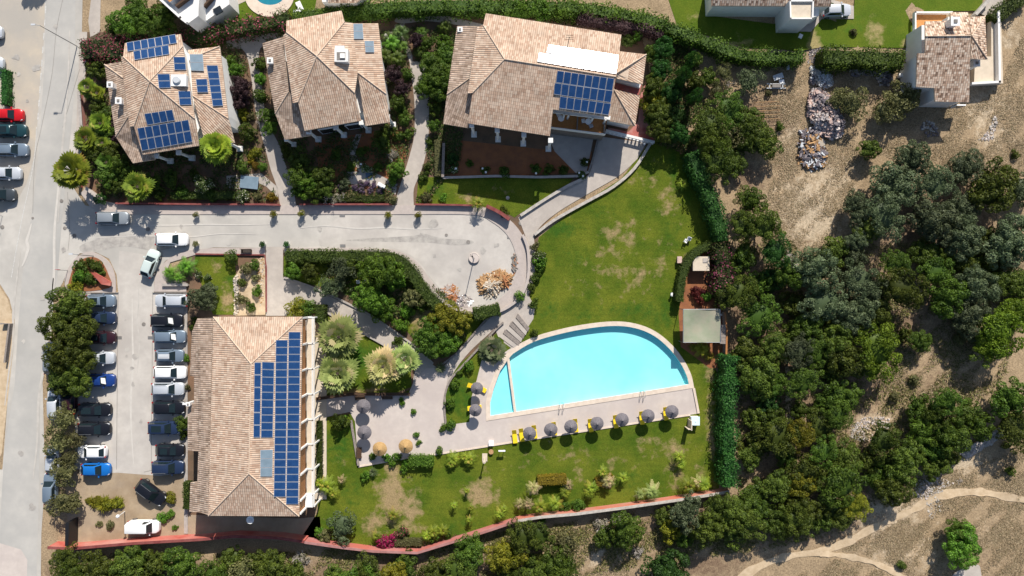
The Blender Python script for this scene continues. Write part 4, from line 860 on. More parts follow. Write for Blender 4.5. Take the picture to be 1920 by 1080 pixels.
gwall([(592, 748), (660, 739), (768, 739)], .5, .3, 'brown timber fence between the palm garden and the plaza', m=woodm, cap=darkwood)
gwall([(658, 788), (665, 830), (672, 873)], .4, .22, 'low brown edging on the left side of the plaza', m=darkwood, cap=greywood)
gwall([(672, 875), (750, 861), (830, 850), (1000, 823), (1150, 800), (1294, 778)], .16, .1, 'thin pale kerb between the pool deck and the lower lawn', m=kerb_m, cap=coping_m)
gwall([(1301, 728), (1310, 775)], .25, .2, 'short pale kerb at the right end of the pool deck', m=kerb_m, cap=coping_m)
gwall([(1360, 585), (1363, 620), (1362, 665)], 1.6, .12, 'brown board fence beside the shade net', m=greywood, cap=woodm, cat='fence', name='fence')
gwall([(1830, 27), (1858, -4)], 1.0, .3, 'short wall beside the farm lane at the upper right', m=stone_m, cap=stone_m)
gwall([(0, 607), (17, 607), (8, 680)], .8, .12, 'thin fence lines on the dirt verge at the left edge', m=greywood, cap=greywood, cat='fence', name='fence')
# ---------------------------------------------------------------- cars
def paint(name, c, rough=.28, metal=.3):
    m = mat(name, c, None, rough=rough, metal=metal * .5, coat=.25, spec=.35); return m
PAINT = dict(red=paint('red car paint', (.50, .01, .015), metal=.1), black=paint('black car paint', (.012, .013, .018)), navy=paint('navy car paint', (.02, .035, .08)),
 dgrey=paint('dark grey car paint', (.05, .06, .07)), grey=paint('grey car paint', (.25, .28, .31)), steel=paint('steel blue car paint', (.16, .21, .27)), silver=paint('silver car paint', (.50, .53, .57)),
 white=paint('white car paint', (.80, .80, .80), metal=0), pale=paint('pale green white car paint', (.55, .63, .60), metal=.1), blue=paint('bright blue car paint', (.01, .15, .50)), dblue=paint('deep blue car paint', (.015, .05, .22)),
 maroon=paint('dark maroon car paint', (.035, .012, .018)), teal=paint('dark teal car paint', (.015, .05, .06)))
lamp_w = mat('headlight glass', (.7, .72, .75), rough=.1); lamp_r = mat('tail light glass', (.35, .01, .01), rough=.15)
carglass = mat('car window glass', (.012, .022, .026), rough=.08, spec=.45)
SPEC = {  # length, width, height, bonnet base x, roof front, roof rear, tail base
 'hatch': (3.95, 1.74, 1.48, .95, .30, -1.30, -1.86), 'suv': (4.45, 1.84, 1.64, 1.10, .45, -1.70, -2.12), 'estate': (4.5, 1.80, 1.48, 1.10, .40, -1.65, -2.10), 'sedan': (4.45, 1.79, 1.43, 1.05, .30, -1.05, -1.78), 'van': (4.35, 1.82, 1.85, 1.35, .85, -2.05, -2.14)}
CACHE = {}
def car_mesh(kind):
    if kind in CACHE: return CACHE[kind]
    L_, W, Hh, xw, xf, xr, xt = SPEC[kind]; D = {}; h = L_ / 2; w2 = W / 2
    # lower hull: lofted sections with rounded plan corners
    mb = MB(); xs = [-h, -h + .06, -h + .22, -h + .5, -h * .55, -h * .2, h * .15, h * .45, h - .75, h - .4, h - .16, h - .03, h]
    secs = []
    for x in xs:
        t = abs(x) / h; e = 1 - .42 * max(0, (t - .72) / .28) ** 2.6
        belt = .93 if kind != 'van' else 1.02
        z = belt - (.20 * max(0, (x - xw) / (h - xw)) ** 1.3 if x > xw else 0) - (.10 * max(0, (-x - h + .35) / .35) if x < -h + .35 else 0)
        if kind == 'sedan' and x < xt: z = belt - .05 - .06 * (xt - x)
        if abs(x) == h: z = .62; e *= .93
        lo = .2 if t < .93 else .3
        hw = w2 * e
        secs.append([(x, -hw * .92, lo), (x, -hw, .42), (x, -hw * .995, .66), (x, -hw * .93, z - .05), (x, -hw * .80, z), (x, 0, z + .035), (x, hw * .80, z), (x, hw * .93, z - .05), (x, hw * .995, .66), (x, hw, .42), (x, hw * .92, lo)])
    for a, b in zip(secs, secs[1:]):
        for i in range(10): mb.face([a[i], b[i], b[i + 1], a[i + 1]])
        mb.face([a[10], b[10], b[0], a[0]])
    mb.face(secs[0]); mb.face(list(reversed(secs[-1])))
    zb = .93 if kind != 'van' else 1.02; bw, rw = w2 * .84, w2 * .69
    # roof shell and pillars
    base = [(xw, bw * .92), (xw - .25, bw), (xt + .2, bw), (xt, bw * .9)]
    top = [(xf, rw * .9), (xf - .2, rw), (xr + .15, rw), (xr, rw * .9)]
    B = [(x, y, zb - .03) for x, y in base] + [(x, -y, zb - .03) for x, y in reversed(base)]
    T = [(x, y, Hh - .05) for x, y in top] + [(x, -y, Hh - .05) for x, y in reversed(top)]
    for i in range(8): mb.face([B[i], B[(i + 1) % 8], T[(i + 1) % 8], T[i]])
    xm = (xf + xr) / 2; T2 = [((x - xm) * .93 + xm, y * .86, Hh) for x, y, z in T]
    for i in range(8): mb.face([T[i], T[(i + 1) % 8], T2[(i + 1) % 8], T2[i]])
    mb.face(T2)
    D['body'] = mb.mesh('body', [PAINT['silver']], smooth=True)
    bm = bmesh.new(); bm.from_mesh(D['body']); bmesh.ops.recalc_face_normals(bm, faces=bm.faces); bm.to_mesh(D['body']); bm.free()
    def pane(b0, b1, t0, t1, out, e0=.08, e1=.10, bot=.05, topk=.95):
        b0, b1, t0, t1 = map(Vector, (b0, b1, t0, t1))
        def q(u, v): return (b0 * (1 - u) + b1 * u) * (1 - v) + (t0 * (1 - u) + t1 * u) * v + Vector(out)
        mm = MB(); pts = [q(e0, bot), q(1 - e0, bot), q(1 - e1, topk), q(e1, topk)]; mm.face(pts); o2 = Vector(out).normalized() * .02
        for i in range(4): mm.face([pts[i] - o2, pts[(i + 1) % 4] - o2, pts[(i + 1) % 4], pts[i]])
        return mm
    zt = Hh - .05
    D['windshield'] = pane((xw, -bw * .93, zb), (xw, bw * .93, zb), (xf, -rw * .9, zt), (xf, rw * .9, zt), (.02, 0, .025), .02, .04).mesh('windshield', [carglass])
    if kind != 'van': D['rear_window'] = pane((xt, bw * .9, zb), (xt, -bw * .9, zb), (xr, rw * .9, zt), (xr, -rw * .9, zt), (-.02, 0, .02), .06, .08, .12).mesh('rear_window', [carglass])
    for s in (1, -1):
        D['side_window%d' % s] = pane((xw - .25, s * bw, zb), (xt + .25 if kind != 'van' else .2, s * bw, zb), (xf - .2, s * rw, zt), (xr + .15 if kind != 'van' else .2, s * rw, zt), (0, s * .015, .008), .02, .03).mesh('side_window', [carglass])
        mm = MB(); mm.box((h - .30, s * w2 * .66, .70), (.34, .34, .10), rz=-s * .45); D['headlight%d' % s] = mm.mesh('headlight', [lamp_w])
        mm = MB(); mm.box((-h + .13, s * w2 * .76, .80), (.14, .24, .22), rz=s * .4); D['tail_light%d' % s] = mm.mesh('tail_light', [lamp_r])
        mm = MB(); mm.box((xw - .35, s * (w2 + .07), zb + .05), (.16, .22, .14)); D['mirror%d' % s] = mm.mesh('mirror', [PAINT['silver']])
        if kind in ('suv', 'estate'):
            mm = MB(); mm.tube((xf - .3, s * rw * .92, Hh + .03), (xr + .2, s * rw * .92, Hh + .03), .022, n=6)
            for x in (xf - .3, xr + .2): mm.tube((x, s * rw * .92, Hh - .06), (x, s * rw * .92, Hh + .03), .02, n=6)
            D['roof_rail%d' % s] = mm.mesh('roof_rail', [metal_g])
    mm = MB()
    for s in (1, -1): mm.tube((0, s * .0, .34), (0, s * .12, .34), .33, n=18)
    D['tyre'] = mm.mesh('tyre', [rubber]); mm = MB(); mm.tube((0, -.125, .34), (0, .125, .34), .2, n=10); D['rim'] = mm.mesh('rim', [metal_g])
    mm = MB(); mm.box((xm, 0, Hh + .008), (abs(xf - xr) * .62, rw * 1.35, .02)); D['sunroof'] = mm.mesh('sunroof', [carglass])
    CACHE[kind] = D; return D
cars = []
def car(kind, px, py, deg, col, label, extras=(), group=None, cat='car', name='parked_car'):
    """deg: heading of the bonnet in the photograph, 0 = right, 90 = up"""
    D = car_mesh(kind); c = P(px, py, .7)
    r = empty(name, (c.x, c.y, .05), label, cat, group, R_(deg)); L_, W, Hh, xw, xf, xr, xt = SPEC[kind]
    for k, me in D.items():
        if k in ('tyre', 'rim'): continue
        if k == 'sunroof' and 'sunroof' not in extras: continue
        if k.startswith('roof_rail') and 'rails' not in extras: continue
        o = link(bpy.data.objects.new(k.rstrip('-1'), me), r)
        if k.startswith('body') or k.startswith('mirror'):
            o.material_slots[0].link = 'OBJECT'; o.material_slots[0].material = PAINT[col]
    for sx in (L_ / 2 - .82, -L_ / 2 + .78):
        for sy in (W / 2 - .1, -W / 2 + .1):
            wh = link(bpy.data.objects.new('wheel', D['tyre']), r); wh.location = (sx, sy, 0)
            rm = link(bpy.data.objects.new('rim', D['rim']), wh)
    if 'shade' in extras:  # white sheet: real sunshade on the black car, painted windscreen glare on others
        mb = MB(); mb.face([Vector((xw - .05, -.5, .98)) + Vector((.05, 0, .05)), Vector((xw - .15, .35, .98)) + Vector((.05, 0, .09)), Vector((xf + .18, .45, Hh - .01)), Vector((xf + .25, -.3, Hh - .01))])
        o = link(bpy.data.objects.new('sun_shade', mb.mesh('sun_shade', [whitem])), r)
    if 'blackroof' in extras:
        mb = MB(); mb.box(((xf + xr) / 2, 0, Hh + .006), (abs(xf - xr) * .86, W * .56, .015)); link(bpy.data.objects.new('roof_panel', mb.mesh('roof_panel', [PAINT['black']])), r)
    if 'box' in extras:
        mb = MB(); mb.box((-.35, 0, Hh + .05), (1.5, .62, .08)); mb.box((-.35, 0, Hh + .1), (1.2, .3, .04)); link(bpy.data.objects.new('roof_rack', mb.mesh('roof_rack', [lightgrey])), r)
    cars.append(r); return r
g1, g2, g3 = 'cars in the right row of the car park', 'cars in the left row of the car park', 'cars along the left edge of the main road'
car('estate', 322, 564, 180, 'silver', 'silver estate car with light roof at the top of the right parking row', (), g1)
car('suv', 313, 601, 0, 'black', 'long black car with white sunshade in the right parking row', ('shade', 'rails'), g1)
car('estate', 318, 631, 0, 'steel', 'steel blue car with bright glare on its windscreen in the right row', ('shade',), g1)  # its white sheet is painted glare on the glass
car('hatch', 318, 667, 0, 'steel', 'grey blue car carrying a pale roof rack in the right row', ('box',), g1)
car('estate', 319, 698, 0, 'white', 'pure white car with dark windscreen beside the small shrub, right row', (), g1)
car('estate', 315, 729, 0, 'silver', 'silver white car just above a black one in the right row', ('rails',), g1)
car('estate', 316, 764, 0, 'black', 'black car directly below the silver white car in the right row', (), g1)
car('suv', 308, 802, 0, 'navy', 'very dark navy car with its bonnet under the bush, right row', ('sunroof',), g1)
car('hatch', 319, 844, 0, 'black', 'short black hatchback second from the bottom of the right row', ('sunroof',), g1)
car('suv', 315, 876, 0, 'navy', 'dark blue grey car with roof rails at the bottom of the right row', ('rails',), g1)
car('hatch', 189, 564, 0, 'steel', 'slate blue hatchback at the top of the left row, half under the big tree', ('sunroof',), g2)
car('hatch', 190, 596, 0, 'navy', 'dark navy hatchback second from the top of the left row', (), g2)
car('hatch', 190, 633, 0, 'maroon', 'dark maroon black hatchback third from the top of the left row', ('sunroof',), g2)
car('hatch', 188, 671, 0, 'silver', 'silver hatchback poking out from the big tree in the left row', (), g2)
car('hatch', 189, 713, 0, 'dblue', 'deep blue hatchback with a bright windscreen just below the silver one', ('shade',), g2)  # white sheet here imitates sun glare on the windscreen
car('suv', 178, 768, 0, 'black', 'long blue black car between deep blue and black cars, left row', ('sunroof',), g2)
car('suv', 177, 804, 0, 'black', 'black car with roof rails and pale windscreen directly above the white one', ('rails',), g2)
car('hatch', 173, 847, 180, 'white', 'white hatchback with dark windows in the left parking row', (), g2)
car('hatch', 180, 880, 0, 'blue', 'bright blue car at the bottom of the left parking row', (), g2)
car('suv', 283, 923, -37, 'black', 'black car with roof rails parked askew on the dusty lot', ('rails',))
car('van', 270, 987, 0, 'white', 'white van parked beside the red wall on the dusty lot', (), None, 'van', 'van')
car('estate', 211, 409, 0, 'grey', 'blue grey car driving along the upper side of the junction', ())
car('estate', 322, 449, 0, 'white', 'white car on the road above the car park entrance', ())
car('hatch', 282, 494, 69, 'pale', 'pale greenish white car turning out of the car park', ())
car('hatch', 17, 216, 0, 'red', 'bright red car at the left edge of the photo', (), g3)
car('estate', 20, 245, 0, 'teal', 'dark teal car parked between the red car and the grey one', ('sunroof',), g3)
car('estate', 22, 281, 0, 'steel', 'slate grey car below the dark teal one at the left edge', ('rails',), g3)
car('hatch', 13, 325, 0, 'silver', 'silver white car below the slate grey one at the left edge', (), g3)
car('hatch', 2, 365, 0, 'dgrey', 'dark grey car lowest of the row at the left edge', (), g3)
car('hatch', -22, 60, 0, 'silver', 'nose of a silver car with red lights at the upper left edge', (), g3)
car('hatch', -20, 118, 0, 'silver', 'nose of a pale car above the clipped green row at the left edge', (), g3)
car('estate', 103, 757, 92, 'silver', 'pale blue grey car half hidden under the roadside trees, above the olive trees', (), 'cars hidden under the roadside trees')
car('estate', 96, 672, 88, 'grey', 'car hidden under the broad tree with only its side showing', (), 'cars hidden under the roadside trees')
car('hatch', 100, 862, 88, 'silver', 'silver car tucked between two olive trees on the roadside', (), 'cars hidden under the roadside trees')
car('estate', 95, 916, 90, 'steel', 'blue grey car beneath the lowest roadside olive tree', (), 'cars hidden under the roadside trees')
car('hatch', 131, 750, 90, 'maroon', 'dark red car deep in shade between the roadside trees', (), 'cars hidden under the roadside trees')
car('hatch', 1568, 20, 2, 'silver', 'silver car beside the long white house at the top edge', ())

# ---------------------------------------------------------------- parasols and loungers
def parasol(px, py, m, label, grp, r=.98, z=2.15):
    c = P(px, py, z + .1); o = empty('parasol', (c.x, c.y, 0), label, 'parasol', grp)
    mb = MB(); n = 28; rr = random.Random(px)
    rings = []
    for k, (rad, zz) in enumerate(((r, 0), (r * .96, .06), (r * .62, .26), (r * .3, .44), (r * .12, .56), (.05, .72))):
        rings.append([(c.x + rad * (1 + rr.uniform(-.025, .025)) * math.cos(2 * math.pi * i / n), c.y + rad * (1 + rr.uniform(-.025, .025)) * math.sin(2 * math.pi * i / n), z - .3 + zz + rr.uniform(-.012, .012)) for i in range(n)])
    for a, b in zip(rings, rings[1:]):
        for i in range(n): mb.face([a[i], a[(i + 1) % n], b[(i + 1) % n], b[i]])
    mb.face(rings[-1]); mb.face([(p[0], p[1], p[2] - .02) for p in reversed(rings[0])]); mb.build('canopy', [m], o)
    mb = MB(); mb.tube((c.x, c.y, z + .4), (c.x, c.y, z + .5), .09, .03, n=8); mb.build('finial', [m], o)
    mb = MB(); mb.tube((c.x, c.y, 0), (c.x, c.y, z), .045, n=8); mb.build('pole', [woodm], o)
    mb = MB(); mb.lathe((c.x, c.y, .08), [(.3, 0), (.3, .1), (.1, .16)], 14); mb.build('base', [kerb_m], o)
    return o
gp = 'grey parasols along the lower pool deck'
dirs = ['leftmost', 'second from the left', 'third from the left', 'middle', 'third from the right', 'second from the right', 'rightmost']
pp = [(993, 814), (1033, 807), (1071, 801), (1120, 795), (1167, 788), (1216, 781), (1261, 773)]
for (x, y), d in zip(pp, dirs): parasol(x, y, thatch_g, '%s of the seven grey parasols along the lower pool deck' % d, gp, r=.92)
parasol(894, 729, thatch_g, 'grey parasol nearest the shallow pool end, upper of two', 'grey parasols left of the pool', r=.84)
parasol(891, 770, thatch_g, 'grey parasol left of the shallow pool end, lower of two', 'grey parasols left of the pool', r=.86)
parasol(680, 763, thatch_g, 'grey thatched parasol by the timber fence at the top of the plaza', 'plaza parasols', r=.98)
parasol(682, 812, thatch_g, 'grey parasol with a tan tip on the left of the plaza', 'plaza parasols', r=.98)
parasol(711, 843, thatch_t, 'tan straw parasol at the bottom left of the plaza', 'plaza parasols', r=.98)
parasol(760, 838, thatch_t, 'tan straw parasol right of the other tan one on the plaza', 'plaza parasols', r=.98)
def lounger_mesh():
    D = {}; mb = MB(); mb.box((0, -.3, .34), (.62, 1.3, .09)); D['seat'] = mb.mesh('seat', [yellow])
    mb = MB(); a, b, t = Vector((0, .36, .36)), Vector((0, .95, .78)), .05
    q = [(-.31, .36, .33), (.31, .36, .33), (.31, .95, .72), (-.31, .95, .72)]; u = [(x, y, z + .08) for x, y, z in q]
    mb.face(u); mb.face(q[::-1])
    for i in range(4): mb.face([q[i], q[(i + 1) % 4], u[(i + 1) % 4], u[i]])
    D['backrest'] = mb.mesh('backrest', [yellow])
    for i, (x, y) in enumerate(((-.28, -.85), (.28, -.85), (-.28, .3), (.28, .3))):
        mb = MB(); mb.box((x, y, .15), (.06, .06, .3)); D['leg%d' % i] = mb.mesh('leg', [whitem])
    return D
LD = lounger_mesh()
def lounger(px, py, deg, label, grp):
    c = P(px, py, .4); o = empty('sun_lounger', (c.x, c.y, .1), label, 'sun lounger', grp, R_(deg))
    for k, me in LD.items(): link(bpy.data.objects.new(k.rstrip('0123'), me), o)
gl_ = 'yellow loungers along the lower pool deck'
lounger(965, 818, 6, 'leftmost yellow lounger standing free of any parasol on the lower deck', gl_)
lounger(978, 815, 8, 'second yellow lounger from the left, just before the first parasol', gl_)
for i, (x, y) in enumerate(pp):
    if i == 0: lounger(x + 9, y - 5, 8, 'yellow lounger mostly under the %s lower deck parasol' % dirs[i], gl_); continue
    dx = {1: 6, 2: 8}.get(i, -13)
    lounger(x + dx, y + 2 if dx < 0 else y - 4, 8, 'yellow lounger showing beside the %s lower deck parasol' % dirs[i], gl_)
lounger(889, 725, 70, 'yellow lounger left under the upper parasol beside the shallow pool', 'yellow loungers left of the pool')
lounger(900, 727, 60, 'yellow lounger right under the upper parasol beside the shallow pool', 'yellow loungers left of the pool')
lounger(890, 764, 95, 'yellow lounger across the lower parasol left of the pool', 'yellow loungers left of the pool')
# small furniture
def lamp_post(px, py, h_, label, base=0):
    c = P(px, py); o = empty('street_lamp', (c.x, c.y, 0), label, 'street lamp')
    mb = MB(); mb.tube((c.x, c.y, 0), (c.x, c.y, h_), .07, .045, n=8); mb.build('pole', [metal_g], o)
    if base:
        mb = MB(); mb.lathe((c.x, c.y, .03), [(base, 0), (base, .28), (base * .9, .34), (base * .85, .3)], 28); mb.build('planter_base', [pave_pale], o)
        mb = MB()
        for k, (a, b) in enumerate(((-.28, .3), (-.28, .05), (.05, .3), (.05, -.35))): mb.tube((c.x, c.y, h_), (c.x + a, c.y + b, h_ + .05), .03, n=6)
        mb.box((c.x, c.y, h_), (.18, .18, .12)); mb.build('lamp_arms', [blackm], o)
    else:
        mb = MB(); mb.tube((c.x, c.y, h_), (c.x - .7, c.y + .1, h_ + .1), .035, n=6); mb.build('arm', [metal_g], o)
        mb = MB(); mb.box((c.x - .8, c.y + .1, h_ + .1), (.55, .22, .1)); mb.build('lamp_head', [lightgrey], o)
    return o
lamp_post(889, 484, 4.2, 'black armed lamp on a round white base in the turning circle', .75)
lamp_post(145, 87, 7.5, 'tall grey lamp post leaning over the main road beside the pink hedge')
lamp_post(176, 480, 3.6, 'thin lamp post at the tip of the car park island')
def sign(px, py, label, m, name='road_sign', cat='sign'):
    c = P(px, py); o = empty(name, (c.x, c.y, 0), label, cat)
    mb = MB(); mb.tube((c.x, c.y, 0), (c.x, c.y, 2.3), .035, n=8); mb.build('pole', [metal_g], o)
    mb = MB(); mb.tube((c.x, c.y + .03, 2.2), (c.x, c.y + .07, 2.2), .33, n=20); mb.build('sign_disc', [m], o)
sign(128, 507, 'round red road sign on a thin pole at the island', PAINT['red'])
sign(5, 405, 'thin pole with a small sign at the left edge of the junction', metal_g)
# sculpture sign on the island: long red tapering board
c = P(196, 526); o = empty('welcome_board', (c.x, c.y, 0), 'red and pink slanting board lying over the island planting', 'sign')
mb = MB(); A = [P(171, 511, 1.2), P(178, 511, 1.2), P(208, 529, .9), P(207, 536, .9), P(190, 533, .9), P(180, 522, 1.0)]
mb.face([(p.x, p.y, p.z) for p in reversed(A)]); mb.face([(p.x, p.y, p.z - .25) for p in A])
for i in range(6): a, b = A[i], A[(i + 1) % 6]; mb.face([a, b, b - Vector((0, 0, .25)), a - Vector((0, 0, .25))])
mb.build('board', [redwall], o); mb = MB(); mb.box((c.x - .6, c.y + .2, .4), (.2, .2, .9)); mb.box((c.x + .4, c.y - .2, .35), (.2, .2, .8)); mb.build('support', [pave], o)
def table_set(px, py, z, label, chairs=3, rad=.42, seed=0):
    rr = random.Random(seed); c = P(px, py, z + .7); o = empty('garden_table', (c.x, c.y, z), label, 'table')
    mb = MB(); mb.lathe((c.x, c.y, z + .68), [(rad, 0), (rad, .04)], 18); mb.build('table_top', [whitem], o); mb = MB(); mb.lathe((c.x, c.y, z), [(.25, 0), (.04, .06), (.04, .68)], 10); mb.build('leg', [whitem], o)
    return c
def chair(px, py, z, deg, label, m=whitem):
    c = P(px, py, z + .5); o = empty('garden_chair', (c.x, c.y, z), label, 'chair', 'white plastic garden chairs', R_(deg))
    def loc(b): return Vector(b)
    for nm, bx in (('seat', [((0, 0, .43), (.46, .46, .05))]), ('backrest', [((0, .23, .66), (.46, .05, .45))]), ('armrest', [((-.24, 0, .63), (.05, .42, .04))]), ('armrest', [((.24, 0, .63), (.05, .42, .04))])):
        mb = MB(); [mb.box(*b_) for b_ in bx]; link(bpy.data.objects.new(nm, mb.mesh(nm, [m])), o)
    for sx in (-.2, .2):
        for sy in (-.2, .2): mb = MB(); mb.box((sx, sy, .21), (.04, .04, .42)); link(bpy.data.objects.new('leg', mb.mesh('leg', [m])), o)
table_set(1052, 222, 3.2, 'round white table in the left bay of the orange balcony'); table_set(1103, 228, 3.2, 'round white table in the right bay of the orange balcony')
chair(1047, 215, 3.2, 20, 'white chair above the left balcony table'); chair(1094, 227, 3.2, 100, 'white chair left of the right balcony table'); chair(1107, 219, 3.2, -10, 'white chair above the right balcony table'); chair(1108, 236, 3.2, 200, 'grey blue chair below the right balcony table', lightgrey)
chair(672, 529, .05, 0, 'white garden chair on the lawn under the leafy trees', whitem); chair(683, 529, .05, 15, 'second white garden chair under the leafy trees, right one', whitem)
chair(1292, 448, .05, -20, 'white chair at the lawn edge above the curved hedge', whitem); chair(1286, 452, .05, 60, 'tilted white chair left of the other by the curved hedge', whitem)
def thing1(name, build, m, label, cat, grp=None):
    mb = MB(); build(mb); return tag(mb.build(name, m), label, cat, grp)
def bx(px, py, z, d, deg=0): 
    c = P(px, py, z); return lambda mb: mb.box((c.x, c.y, z), d, R_(deg))
def bench(px, py, d, deg, label, m=darkwood):
    c = P(px, py, .45); o = empty('bench', (c.x, c.y, .05), label, 'bench', None, R_(deg))
    mb = MB(); [mb.box((0, -d[1] / 2 + (k + .5) * d[1] / 4, .42), (d[0], d[1] / 4 - .02, .05)) for k in range(4)]; link(bpy.data.objects.new('seat', mb.mesh('seat', [m])), o)
    for s in (-1, 1): mb = MB(); mb.box((s * d[0] * .42, 0, .2), (.08, d[1] * .9, .4)); link(bpy.data.objects.new('leg', mb.mesh('leg', [m])), o)
    mb = MB(); mb.box((0, d[1] / 2 + .02, .68), (d[0], .05, .4)); link(bpy.data.objects.new('backrest', mb.mesh('backrest', [m])), o)
bench(462, 471, (1.5, .5), 0, 'dark bench on the sidewalk above the small dry garden'); bench(674, 849, (1.5, .6), 90, 'dark bench on the left edge of the plaza'); bench(675, 747, (1.4, .5), 0, 'dark bench under the timber fence beside the grey parasol'); bench(726, 746, (1.5, .4), 0, 'dark bench under the right part of the timber fence')
# lower deck shower, boxes and board
c = P(909, 856); o = empty('outdoor_shower', (c.x, c.y, 0), 'cream shower post on the lawn below the pool deck', 'shower')
mb = MB(); mb.box((c.x, c.y - .1, .06), (.7, 1.1, .1)); mb.build('tray', [cream], o); mb = MB(); mb.tube((c.x, c.y - .2, 0), (c.x, c.y - .2, 2.2), .09, n=10); mb.lathe((c.x, c.y - .2, 2.2), [(.22, 0), (.22, .06), (.05, .1)], 14); mb.build('post', [cream], o)
thing1('drum_table', lambda mb: mb.lathe(tuple(P(921, 846)), [(.3, 0), (.34, .4), (.34, .45)], 16), [straw], 'small round tan table on the grass left of the white board', 'table')
thing1('towel_box', lambda mb: (mb.box((*P(921, 831, .5)[:2], .3), (.62, .6, .55)), mb.box((*P(921, 831, .5)[:2], .6), (.7, .68, .06))), [whitem], 'white box at the lower edge of the pool deck', 'box')
thing1('notice_board', lambda mb: (mb.box((*P(941, 845, 1)[:2], 1.1), (.95, .16, .25)), mb.box((P(937, 846, .5).x, P(937, 846, .5).y, .5), (.06, .06, 1.0)), mb.box((P(945, 845, .5).x, P(945, 845, .5).y, .5), (.06, .06, 1.0))), [whitem], 'white narrow board standing on the lawn near the first loungers', 'sign')
c = P(1300, 787); o = empty('shower_cabinet', (c.x, c.y, 0), 'white cabinet with a pale blue top at the right end of the deck', 'cabinet')
mb = MB(); mb.box((c.x, c.y, .55), (1.05, 1.1, 1.1)); mb.build('body', [whitem], o); mb = MB(); mb.box((c.x, c.y + .05, 1.13), (1.15, 1.2, .06)); mb.lathe((c.x, c.y, 1.16), [(.12, 0), (.1, .05)], 10); mb.build('lid', [mat('pale blue lid', (.62, .78, .82), rough=.5)], o)
c = P(1290, 793); thing1('shower_screen', lambda mb: (mb.box((c.x, c.y, 1.0), (.12, 1.3, 2.0)), mb.box((c.x - .25, c.y - .5, 1.0), (.5, .08, 2.0))), [cream], 'narrow cream screen beside the white cabinet', 'screen')
# service yard
c = P(1316, 611); o = empty('shade_canopy', (c.x, c.y, 0), 'square shed roof of faded green netting in the service yard', 'canopy')
cs = [P(1281, 580, 2.6), P(1350, 580, 2.6), P(1351, 642, 2.5), P(1281, 642, 2.5)]; mb = MB(); n_ = 10
G = [[None] * (n_ + 1) for _ in range(n_ + 1)]
for i in range(n_ + 1):
    for j in range(n_ + 1):
        u, v = i / n_, j / n_; p = (cs[0] * (1 - u) + cs[1] * u) * (1 - v) + (cs[3] * (1 - u) + cs[2] * u) * v
        G[i][j] = (p.x, p.y, p.z - .28 * math.sin(math.pi * u) * math.sin(math.pi * v) + .06 * math.sin(6 * u + 5 * v))
for i in range(n_):
    for j in range(n_): mb.face([G[i][j + 1], G[i + 1][j + 1], G[i + 1][j], G[i][j]])
mb.build('netting', [net_m], o, smooth=True)
mb = MB()
for i in range(4): a, b = cs[i], cs[(i + 1) % 4]; mb.tube(a, b, .05, n=6)
mb.build('frame', [metal_g], o)
for p in cs: mb = MB(); mb.tube((p.x, p.y, 0), p, .05, n=6); mb.build('post', [metal_g], o)
c = P(1355, 625); thing1('lean_to_roof', lambda mb: [mb.box((P(1356, 612 + k * 6, 2).x, P(1356, 612 + k * 6, 2).y, 1.9 - .02 * k), (.75, .42, .05)) for k in range(6)], [greywood], 'narrow grey lean to on the right of the green netting', 'roof')
c = P(1309, 495); o = empty('pump_house', (c.x, c.y, 0), 'small flat roofed concrete hut inside the curved hedge', 'hut')
mb = MB(); mb.box((c.x, c.y, .7), (1.9, 1.7, 1.4)); mb.build('wall', [white], o); mb = MB(); mb.box((c.x, c.y, 1.46), (2.25, 1.95, .12)); mb.build('roof', [cream], o); mb = MB(); mb.box((c.x + .55, c.y + .45, 1.56), (.65, .6, .08)); mb.build('hatch', [pave], o)
c = P(1331, 525); thing1('hose_coil', lambda mb: [mb.tube((c.x + r_ * math.cos(a), c.y + r_ * math.sin(a), .12 + .02 * k), (c.x + r_ * math.cos(a + .3), c.y + r_ * math.sin(a + .3), .12 + .02 * k), .035, n=6) for k, r_ in enumerate((.62, .70, .78)) for a in [i * .2992 for i in range(21)]], [blackm], 'coiled black hose on the earth below the hut', 'hose')
thing1('storage_crate', lambda mb: (mb.box((*P(1274, 487, .4)[:2], .35), (.55, .85, .7)), mb.box((*P(1274, 487, .7)[:2], .72), (.62, .92, .06))), [rub_c], 'pinkish box on the lawn beside the curved hedge', 'box')
thing1('ball', lambda mb: mb.lathe((*P(1353, 590, .2)[:2], .05), [(.05, 0), (.15, .08), (.17, .17), (.14, .28), (.04, .34)], 12), [whitem], 'white ball like bucket right of the netting, upper', 'bucket')
thing1('ball', lambda mb: mb.lathe((*P(1357, 599, .2)[:2], .05), [(.05, 0), (.15, .08), (.17, .17), (.14, .28), (.04, .34)], 12), [whitem], 'second white bucket right of the netting, lower', 'bucket')
thing1('garden_tap', lambda mb: (mb.box((*P(1259, 552, .3)[:2], .35), (.16, .5, .7)), mb.box((*P(1259, 552, .7)[:2], .72), (.22, .3, .08))), [whitem], 'small white post on the lawn left of the curved hedge', 'post')
thing1('marker_stone', lambda mb: mb.lathe(tuple(P(952, 371)), [(.28, 0), (.26, .1), (.1, .16)], 10), [stone_m], 'pale round stone in the dark lawn left of the driveway', 'stone')
